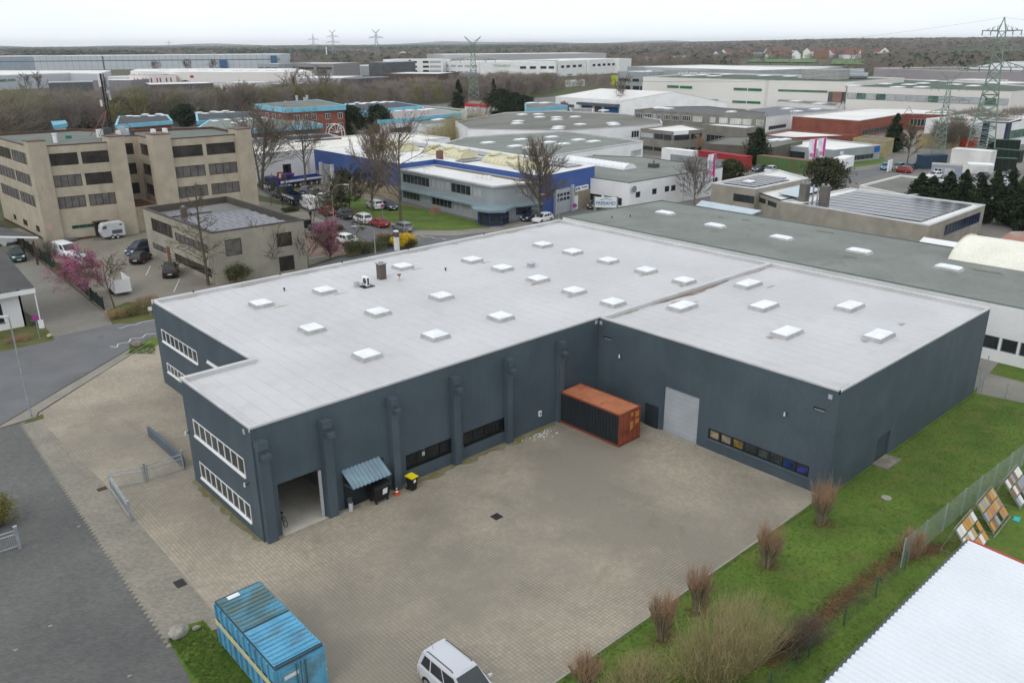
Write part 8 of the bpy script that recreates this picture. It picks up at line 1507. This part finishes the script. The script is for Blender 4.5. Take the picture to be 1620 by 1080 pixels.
# trucks
def truck(label, x, y, toward, kind='dump', name='truck', cab=P_COB, s=1.0, group=None):
    p = G(x, y); a = head(p, G(*toward)); T = thing(name, label, 'truck', (p.x, p.y, .04), a, group, rot=True)
    b = MB(); b.box(2.3, -1.2, .75, 4.2, 1.2, 1.7); b.obox((2.3, -1.18, 1.7), (1.75, 0, 0), (0, 2.36, 0), (0, 0, 1.0)); b.box(2.4, -1.1, 2.7, 3.8, 1.1, 2.85); c = b.build('cab', cab, T, world=False)
    b = MB(); b.poly([(4.06, -1.05, 1.8), (4.06, 1.05, 1.8), (4.06, 1.05, 2.6), (4.06, -1.05, 2.6)]); b.build('windscreen', GLASS, T, world=False)
    for s_ in (-1, 1): b = MB(); b.poly([(2.9, s_*1.19, 1.8), (3.95, s_*1.19, 1.8), (3.95, s_*1.19, 2.55), (2.9, s_*1.19, 2.55)]); b.build('side_window', GLASS, T, world=False)
    b = MB(); b.box(4.2, -1.2, .55, 4.3, 1.2, 1.15); b.build('bumper', WHITE, T, world=False); b = MB(); b.box(-4, -.5, .7, 2.6, .5, 1.0); b.build('chassis', DGREY, T, world=False)
    for x_ in (3.1, -1.6, -2.9):
        for s_ in (-1, 1): b = MB(); b.tube((x_, s_*.85, .52), (x_, s_*1.2, .52), .52, n=16); w_ = b.build('wheel', RUBBER, T, world=False); b = MB(); b.tube((x_, s_*1.2, .52), (x_, s_*1.215, .52), .28, n=10); q = b.build('rim', LGREY, T, world=False); q.parent = w_
    if kind in ('dump', 'crane'):
        b = MB(); b.box(-4.2, -1.25, 1.05, 2.0, 1.25, 1.15); [b.box(-4.2, s_*1.25-.04, 1.15, 2.0, s_*1.25+.04, 1.95) for s_ in (-1, 1)]; b.box(-4.25, -1.25, 1.15, -4.17, 1.25, 1.95); b.box(1.95, -1.25, 1.15, 2.03, 1.25, 2.1); b.build('load_bed', cab, T, world=False)
        b = MB(); [b.box(-4.15, s_*1.3-.012, 1.3, 1.9, s_*1.3+.012, 1.7) for s_ in (-1, 1)]; b.build('side_board_stripe', WHITE, T, world=False)
    else: b = MB(); b.box(-4.3, -1.25, 1.05, 2.1, 1.25, 3.4); b.build('box_body', WHITE, T, world=False)
    if kind == 'crane': b = MB(); b.box(1.3, -.9, 1.1, 2.1, .9, 2.3); b.obox((1.5, -.15, 2.2), (-.2, 0, 1.2), (0, .3, 0), (.3, 0, 0)); b.obox((1.2, -.12, 3.2), (-3.6, 0, -.6), (0, .24, 0), (0, 0, .25)); b.build('loading_crane', mat('crane_red', (.35, .03, .03)), T, world=False)
    return T
truck('blue dump truck with white striped side boards parked before the pale hall', 452, 298, (425, 302), 'crane'); truck('blue flatbed truck behind the dump truck', 478, 294, (455, 297)); truck('dark blue flatbed trailer truck parked on the street before the white van', 463, 321, (433, 309), 'dump', cab=P_DBLUE); truck('blue tipper half hidden behind the dark yew', 550, 296, (575, 300)); truck('white box truck with flatbed behind the bushy yew', 1330, 272+1, (1300, 283), 'box', cab=P_WHITE)
# trailers
p = G(179, 377); T = thing('horse_trailer', 'pale grey horse trailer in front of the office block', 'trailer', (p.x, p.y, .04), head(p, G(150, 381)), rot=True); b = MB(); pr = [(-1.7, .45), (1.5, .45), (1.75, 1.2), (1.55, 2.1), (1.2, 2.45), (-1.5, 2.5), (-1.7, 2.3)]
for s_ in (-1, 1): b.poly([(x, s_*.9, z) for x, z in pr])
for i in range(len(pr)): A, B = pr[i], pr[(i+1) % len(pr)]; b.poly([(A[0], -.9, A[1]), (B[0], -.9, B[1]), (B[0], .9, B[1]), (A[0], .9, A[1])])
b.build('body', mat('pale_trailer', (.55, .56, .57)), T, world=False)
for s_ in (-1, 1):
    b = MB(); b.poly([(.9, s_*.91, 1.7), (1.5, s_*.91, 1.7), (1.35, s_*.91, 2.15), (.8, s_*.91, 2.15)]); b.poly([(-1.4, s_*.91, 2.0), (-1.0, s_*.91, 2.0), (-1.0, s_*.91, 2.25), (-1.4, s_*.91, 2.25)]); b.poly([(-1.3, s_*.91, .8), (.2, s_*.91, .8), (.2, s_*.91, 1.4), (-1.3, s_*.91, 1.4)]); b.build('side_panel', DARKCLAD, T, world=False)
    for x_ in (-.5, .25): b = MB(); b.tube((x_, s_*.8, .32), (x_, s_*1.02, .32), .32, n=14); w_ = b.build('wheel', RUBBER, T, world=False); b = MB(); b.tube((x_, s_*1.02, .32), (x_, s_*1.03, .32), .18, n=10); q = b.build('rim', LGREY, T, world=False); q.parent = w_
b = MB(); b.tube((1.6, -.5, .5), (2.9, 0, .5), .05); b.tube((1.6, .5, .5), (2.9, 0, .5), .05); b.tube((2.6, 0, .1), (2.6, 0, .6), .04); b.build('drawbar', DGREY, T, world=False)
p = G(190, 463); T = thing('cage_trailer', 'white slatted trailer behind the pink magnolia', 'trailer', (p.x, p.y, .04), head(p, G(170, 448)), rot=True); b = MB(); b.box(-1.8, -.95, .4, 1.8, .95, .6)
for s_ in (-.95, .91): [b.box(-1.8+i*.6, s_, .6, -1.72+i*.6, s_+.04, 2.1) for i in range(7)]
b.box(-1.8, -.95, .6, 1.8, -.91, 2.0); b.box(-1.8, .91, .6, 1.8, .95, 2.0); b.box(-1.8, -.95, .6, -1.76, .95, 2.0); b.build('body', WHITE, T, world=False); b = MB(); b.tube((0, -1.05, .32), (0, 1.05, .32), .3, n=12); b.build('wheel', RUBBER, T, world=False)
p = G(5, 388); b = MB(); b.box(p.x-1.6, p.y-.9, .5, p.x+1.8, p.y+.9, 1.6); b.tube((p.x, p.y-1, .35), (p.x, p.y+1, .35), .33, n=12); T = b.build('boat_trailer', WHITE); tag(T, 'white covered trailer under the carport at the left edge', 'trailer')
# person in dark clothing at the roadside
def person(label, x, y, h=1.75):
    p = G(x, y); T = [(0, 0, .95), (0, 0, 1.2), (0, 0, 1.42), (0, 0, 1.52), (0, 0, 1.62), (.19, 0, 1.38), (.24, .03, 1.1), (.22, .12, .86), (-.19, 0, 1.38), (-.24, .02, 1.1), (-.22, .1, .86), (.1, 0, .9), (.11, .04, .5), (.12, 0, .08), (.12, .14, .03), (-.1, 0, .9), (-.11, -.02, .5), (-.12, -.06, .08), (-.12, .08, .03)]
    E_ = [(0, 1), (1, 2), (2, 3), (3, 4), (2, 5), (5, 6), (6, 7), (2, 8), (8, 9), (9, 10), (0, 11), (11, 12), (12, 13), (13, 14), (0, 15), (15, 16), (16, 17), (17, 18)]; Rr = [.15, .14, .13, .06, .10, .07, .05, .04, .07, .05, .04, .09, .065, .05, .04, .09, .065, .05, .04]
    me = bpy.data.meshes.new('person'); me.from_pydata(T, E_, []); o = bpy.data.objects.new('person', me); COL.objects.link(o); o.location = (p.x, p.y, .04); o.modifiers.new('skin', 'SKIN'); o.modifiers.new('sub', 'SUBSURF').levels = 1; me.skin_vertices[0].use_root if 0 else None
    for v, q in zip(me.skin_vertices[0].data if len(me.skin_vertices) else [], Rr): v.radius = (q, q)
    me.materials.append(mat('dark_clothing', (.025, .025, .03))); tag(o, label, 'person'); b = MB(); b.tube((0, .02, 1.52), (0, .02, 1.62), .075, .10, 10); b.tube((0, .02, 1.62), (0, .02, 1.74), .10, .05, 10); q = b.build('head', mat('skin_tone', (.4, .25, .18)), o, world=False); return o
person('person in dark clothing walking at the roadside beside the pollarded tree', 492, 348)
p = G(486, 360); b = MB(); b.box(p.x-.6, p.y-.5, .04, p.x+.6, p.y+.5, 1.25); b.box(p.x-.65, p.y-.55, 1.25, p.x+.65, p.y+.55, 1.32); tag(b.build('waste_container', BLACK), 'black waste container beside the small dark blue car', 'bin')
# ------------------------------------------------------------------ lamps, signs, flags, containers
def lamp(label, x, y, top, arm=(1.6, 0), kind='curve', m=mat('green_grey_pole', (.32, .36, .30), rough=.5)):
    p = G(x, y); h = th(x, y, top); T = thing('street_lamp', label, 'street lamp', tuple(p), group='street lamps'); d = Vector((arm[0], arm[1], 0)); b = MB()
    if kind == 'curve': pts = [p, p+Vector((0, 0, h*.78))]+[p+d*(1-math.cos(t))+Vector((0, 0, h*.78+h*.22*math.sin(t))) for t in (.4, .8, 1.2, 1.57)]+[p+d*1.35+Vector((0, 0, h*.985))]; b.path(pts, [.09, .06, .05, .05, .045, .045, .04], 7); e = pts[-1]
    else: b.tube(p, p+Vector((0, 0, h)), .08, .05, 8); e = p+Vector((0, 0, h))+d*.2
    b.build('pole', m, T); b = MB(); dn = d.normalized(); n_ = Vector((-dn.y, dn.x, 0)); b.obox(e-n_*.14-dn*.1, dn*.75, n_*.28, (0, 0, .13)); b.build('lantern', LGREY, T)
lamp('grey street lamp with straight pole at the left road edge', 50, 660, 503, (-.5, .6), 'straight', GALV); lamp('curved street lamp beside the dark yew', 530, 369, 292, (1.1, -1.1)); lamp('curved street lamp whose pole meets the dark hall parapet', 594, 402, 357, (-1.5, 1.0)); lamp('curved street lamp before the cobalt hall door', 884, 352, 306, (-1.6, .9)); lamp('curved street lamp at the corner of the white hall', 1149, 300, 268, (-1.2, .8))
def sign(name, label, x, y, h, r_=.3, m=mat('purple_sign', (.25, .06, .30)), kind='round', sz=(.6, .4)):
    p = G(x, y); T = thing(name, label, 'sign', tuple(p)); v = Vector((CAM.x-p.x, CAM.y-p.y, 0)).normalized(); b = MB(); b.tube(p, p+Vector((0, 0, h)), .035, n=6); b.build('post', GALV, T); q = p+Vector((0, 0, h-r_ if kind == 'round' else h-sz[1]))+v*.05; b = MB(); u = Vector((-v.y, v.x, 0))
    if kind == 'round': b.tube(q, q+v*.02, r_, n=20); o = b.build('plate', m, T); b = MB(); b.tube(q+v*.02, q+v*.03, r_*.6, n=16); w_ = b.build('emblem', mat('sign_pink_red', (.5, .05, .2)), T); w_.parent = o
    else: b.obox(q-u*sz[0]/2, u*sz[0], v*.03, (0, 0, sz[1])); b.build('plate', m, T)
sign('round_sign', 'small round purple sign in the front garden bed', 63, 536, 2.6); sign('notice_board', 'white notice board beside the round sign in the front garden', 68, 518+8, 1.4, kind='board', m=WHITE, sz=(.5, .9)); sign('round_sign', 'small round pink sign on the office lawn', 606, 347, 2.6); sign('round_sign', 'small round pink sign before the cobalt hall wall', 909, 336, 1.6, r_=.4); sign('house_sign', 'small red and white sign post at the office block corner', 84, 388, 3.0, kind='board', m=mat('white_red', (.6, .35, .33)), sz=(.7, .8)); sign('house_number', 'small white plate on a post by the hall corner', 239, 499, 1.0, kind='board', m=WHITE, sz=(.4, .4))
p = G(628, 396); T = thing('sign_column', 'white sign column with dark top beside the forsythia', 'sign', tuple(p)); b = MB(); b.box(p.x-.25, p.y-.35, 0, p.x+.25, p.y+.35, 2.9); b.build('column', WHITE, T); b = MB(); b.box(p.x-.27, p.y-.37, 2.0, p.x+.27, p.y+.37, 2.7); o = b.build('dark_panel', DARKCLAD, T); b = MB(); b.box(p.x-.28, p.y-.2, 2.5, p.x+.25, p.y+.2, 2.6); q = b.build('red_bar', REDM, T); q.parent = o
# lettered sign behind the dark hall
p = G(958, 333); d = Vector((p.x-CAM.x, p.y-CAM.y, 0)); T = thing('company_sign', 'white sign with blue lettering on grey posts behind the parapet', 'sign', tuple(p)); v = -d.normalized(); u = Vector((-v.y, v.x, 0)); hh = th(958, 333, 311); b = MB()
A = p-u*1.9; B = p+u*1.9; S0 = p; b = MB(); b.obox(p-u*2.15, u*.55, v*.3, (0, 0, hh)); b.obox(p+u*1.6, u*.55, v*.3, (0, 0, hh)); b.build('post', MGREY, T)
F = Face((A.x, A.y), (B.x, B.y), 1); F = F if F.n.dot(v) > 0 else Face((A.x, A.y), (B.x, B.y), -1); b = MB(); b.obox(F.at(0, hh-1.9, .1), F.d*3.8, F.n*.3, (0, 0, 1.8)); b.build('panel', WHITE, T); FBL = mat('sign_bright_blue', (.02, .22, .5)); put_text('FRESAND', .82, FBL, F, 1.9, hh-1.15, .42, T, bold=.012); b = MB()
for i in range(10): t0 = i/10; b.obox(F.at(.9+2*t0, hh-.62+.22*math.sin(math.pi*t0), .405), F.d*.21, F.n*.02, (0, 0, .09))
b.build('roof_emblem', FBL, T)
# flags
PKF = mat('flag_magenta', (.55, .03, .25)); FLW = mat('flag_white_lilac', (.62, .58, .68), (.75, .74, .76), scale=1.5)
def flag(label, x, y, top, w_=1.1, L_=4.2, em=True):
    p = G(x, y); h = th(x, y, top); T = thing('flag', label, 'flag', tuple(p), group='flags'); b = MB(); b.tube(p, p+Vector((0, 0, h)), .06, .04, 8); b.build('pole', LGREY, T); d = Vector((p.x-CAM.x, p.y-CAM.y, 0)).normalized(); X = Vector((d.y, -d.x, 0)); Y = d
    def cloth(u0, u1, m_, nm, z0, z1, off=0):
        b = MB(); n = 10; k = 5; g = {}
        for i in range(n+1):
            for j in range(k+1): u = u0+(u1-u0)*j/k; z = z1+(z0-z1)*i/n; sw = math.sin(u*5+i*.7)*.12*(u+.2); g[i, j] = p-X*(u*.95*(1+.1*math.sin(i*.5)))+Y*(sw-off)+Vector((0, 0, z-u*.15))
        for i in range(n):
            for j in range(k): b.poly([g[i, j], g[i+1, j], g[i+1, j+1], g[i, j+1]])
        return b.build(nm, m_, T, smooth=True)
    c = cloth(.05, w_, FLW, 'cloth', h-L_, h-.15)
    if em: e = cloth(.05, w_*.28 if False else w_*.3, PKF, 'magenta_edge', h-L_*.98, h-.2, .03); e.parent = c; q = p-X*w_*.5+Vector((0, 0, h-L_*.82))-Y*.16; b = MB(); ring(b, q, -Y, .33, .07, 14); b.tube(q-Vector((0, 0, .3)), q+Vector((0, 0, .3)), .06, n=5); e = b.build('emblem', PKF, T); e.parent = c
flag('white and magenta flag nearest, beside the dense round bare tree', 1128, 312, 242, 1.5, 4.6); flag('white and magenta flag left of its twin before the grey clad hall', 1287, 272, 218, 1.6, 4.6); flag('white and magenta flag right of its twin before the grey clad hall', 1301, 272, 217, 1.6, 4.4)
flag('pale blue limp flag beside the dense round bare tree', 1080, 320, 282, .7, 2.2, False); flag('blue banner before the yellow wall', 1392, 232, 216, 1.0, 3.2, False); 
# far containers and sheds on the right
def crate(name, label, cat, x0, y0, x1, y1, h, dp, m_, rm=None):
    A, B = G(x0, y0), G(x1, y1); d = B-A; n_ = Vector((-d.y, d.x, 0)).normalized(); n_ = n_ if n_.dot(A-CAM) > 0 else -n_; T = thing(name, label, cat, tuple(A)); b = MB(); b.obox(A, d, n_*dp, (0, 0, h)); b.build('body', m_, T); b = MB(); u = d.normalized(); k = max(2, int(d.length/1.2))
    for i in range(k+1): b.obox(A+u*(d.length-.08)*(i/k)-n_*.04, u*.08, n_*.04, (0, 0, h))
    b.obox(A-u*.05-n_*.05+Vector((0, 0, h)), d+u*.1, n_*(dp+.1), (0, 0, .08)); b.build('frame', rm or m_, T); return T
crate('red_trailer', 'long red box trailer in front of the dull brown hall', 'trailer', 1103, 260, 1177, 271, 3.2, 2.5, mat('trailer_red', (.32, .035, .035))); crate('white_trailer', 'white box trailer behind the grey fence panels', 'trailer', 1046, 254, 1094, 260, 3.0, 2.5, WHITE); crate('fence_panels', 'grey panel fence beside the white hall end', 'fence', 1060, 262, 1142, 272, 2.6, .4, mat('grey_fence', (.27, .29, .30))); crate('green_container', 'long green sheeted container behind the solar roof house', 'container', 1196, 266, 1277, 276, 2.9, 2.5, mat('sheet_green', (.06, .17, .05), (.10, .12, .05), scale=.6), mat('brown_rim', (.2, .12, .07)))
SO = crate('site_office', 'pale blue grey site office container with two windows', 'building', 1471, 281, 1520, 284, 2.8, 3.2, mat('site_blue_grey', (.28, .33, .42)), mat('beige_roof', (.42, .38, .3))); A, B = G(1471, 281), G(1520, 284); F = Face((A.x, A.y), (B.x, B.y), 1); F = F if F.n.dot(CAM-A) > 0 else Face((A.x, A.y), (B.x, B.y), -1)
for a, c, s_ in ((.1, .35, 'white'), (.45, .75, 'shutter')): window(F, F.L*a, F.L*c, .9, 2.1, 2, s_, SO, dep=-.1, far=True)
crate('white_container', 'large white container behind the site office', 'container', 1500, 271, 1562, 277, 5.0, 3.5, WHITEDIRTY); crate('awning', 'white awning over the market stall right of the site office', 'awning', 1528, 284, 1568, 286, .2, 3.5, WHITE).location.z = 3.0
crate('dark_blue_container', 'dark blue container left of the site office', 'container', 1460, 268, 1496, 266, 3.0, 2.5, mat('navy_box', (.03, .06, .10))); crate('orange_trailer', 'orange red skip between the two pylons', 'trailer', 1514, 232, 1540, 234, 2.6, 2.4, mat('skip_orange', (.50, .07, .03)))
for i, (x0, y0, x1, y1) in enumerate(((1562, 238, 1612, 240), (1566, 254, 1612, 258), (1560, 270, 1606, 272))): crate('hedge_wall', ('upper dark green slatted container wall right of the pylon', 'middle dark green slatted container wall right of the pylon', 'lowest dark green slatted container wall right of the pylon')[i], 'container', x0, y0, x1, y1, 2.8, 2.4, mat('very_dark_green', (.014, .022, .018)), mat('green_rail', (.03, .07, .05)))
crate('hoarding', 'slanted white banner frame at the road bend', 'banner', 1404, 272, 1410, 270, 2.4, .2, WHITE); crate('yellow_box', 'yellow green box container beside the white factory', 'container', 1001, 143.5, 1014, 144, 5.5, 5, mat('lime_yellow', (.55, .6, .03))); crate('yellow_container', 'small yellow container beside the loading bay', 'container', 966, 134, 971, 134.5, 6, 4, MATS['lime_yellow']); crate('bus', 'white coach with dark windows on the distant road', 'bus', 898, 137.5, 925, 136.5, 4.5, 3, WHITE, DARKCLAD)
for i, (x, m_) in enumerate(((976, 'r'), (985, 'r'), (993, 'r'), (998, 'y'))): crate('machine', ('red machine at the left end of the row by the loading bay', 'red machine second in the row by the loading bay', 'red machine next to the small orange one', 'small orange machine at the right end of the row')[i], 'machine', x, 142, x+6, 142.3, 4 if i < 3 else 2.6, 4, REDM if m_ == 'r' else mat('machine_orange', (.6, .25, .03)), BLACK, )
b = MB(); b.tube((121, 196, 0), (121, 196, 2), 1) if 0 else None
# dark fence along the driveway
FP = [tuple(G(*q)[:2]) for q in ((165, 491), (120, 452), (62, 408), (15, 377), (-30, 352))]; DF = thing('dark_fence', 'dark green closed fence between the driveway and the car park', 'fence', (FP[0][0], FP[0][1], 0)); b = MB(); pb = []
for i in range(len(FP)-1):
    A, B = Vector((*FP[i], .05)), Vector((*FP[i+1], .05)); d = B-A; n = int(d.length/.14); nn = Vector((-d.y, d.x, 0)).normalized()*.03
    for k in range(n): b.obox(A+d*(k/n), d*(.8/n), nn, (0, 0, 1.35))
    for k in range(int(d.length/2.5)+1): pb.append(A+d*min(1, k*2.5/d.length))
b.build('slats', mat('dark_green_slats', (.018, .028, .022), rough=.8), DF)
for q in pb: c = MB(); c.box(q.x-.06, q.y-.06, 0, q.x+.06, q.y+.06, 1.6); c.build('post', MATS['dark_green_slats'], DF)
for i, (x, y) in enumerate(((66, 560-40), (60, 523))): pass
p = G(30, 540); shrub('low_shrub', 'small reddish shrubs in the front garden of the white house', p.x, p.y, 3.2, 1.2, .7, 91, None, TWIGRED, 150)
p = G(110, 382); b = MB(); b.box(p.x-1.1, p.y-.5, .2, p.x+1.1, p.y+.5, .5); tag(b.build('flower_trough', mat('slate_trough', (.16, .16, .18))), 'low dark trough at the foot of the office block front', 'trough')
# smoke over the flat roofs
# ------------------------------------------------------------------ thin haze over the plain
def haze():
    b = MB(); b.box(-11000, -11000, -2, 13500, 13500, 95); M = bpy.data.materials.new('haze'); M.use_nodes = True; n = M.node_tree.nodes; n.remove(n['Principled BSDF']); v = n.new('ShaderNodeVolumePrincipled'); v.inputs['Color'].default_value = (.93, .965, 1, 1); v.inputs['Density'].default_value = HAZE_D; v.inputs['Anisotropy'].default_value = .2
    M.node_tree.links.new(v.outputs[0], n['Material Output'].inputs['Volume']); tag(b.build('haze', M), kind='stuff')
HAZE_D = .00006
haze()
# ------------------------------------------------------------------ clean-up of helper properties
for o in bpy.data.objects:
    for k in ('_base', '_rot', '_h', '_n', '_x'):
        if k in o: del o[k]
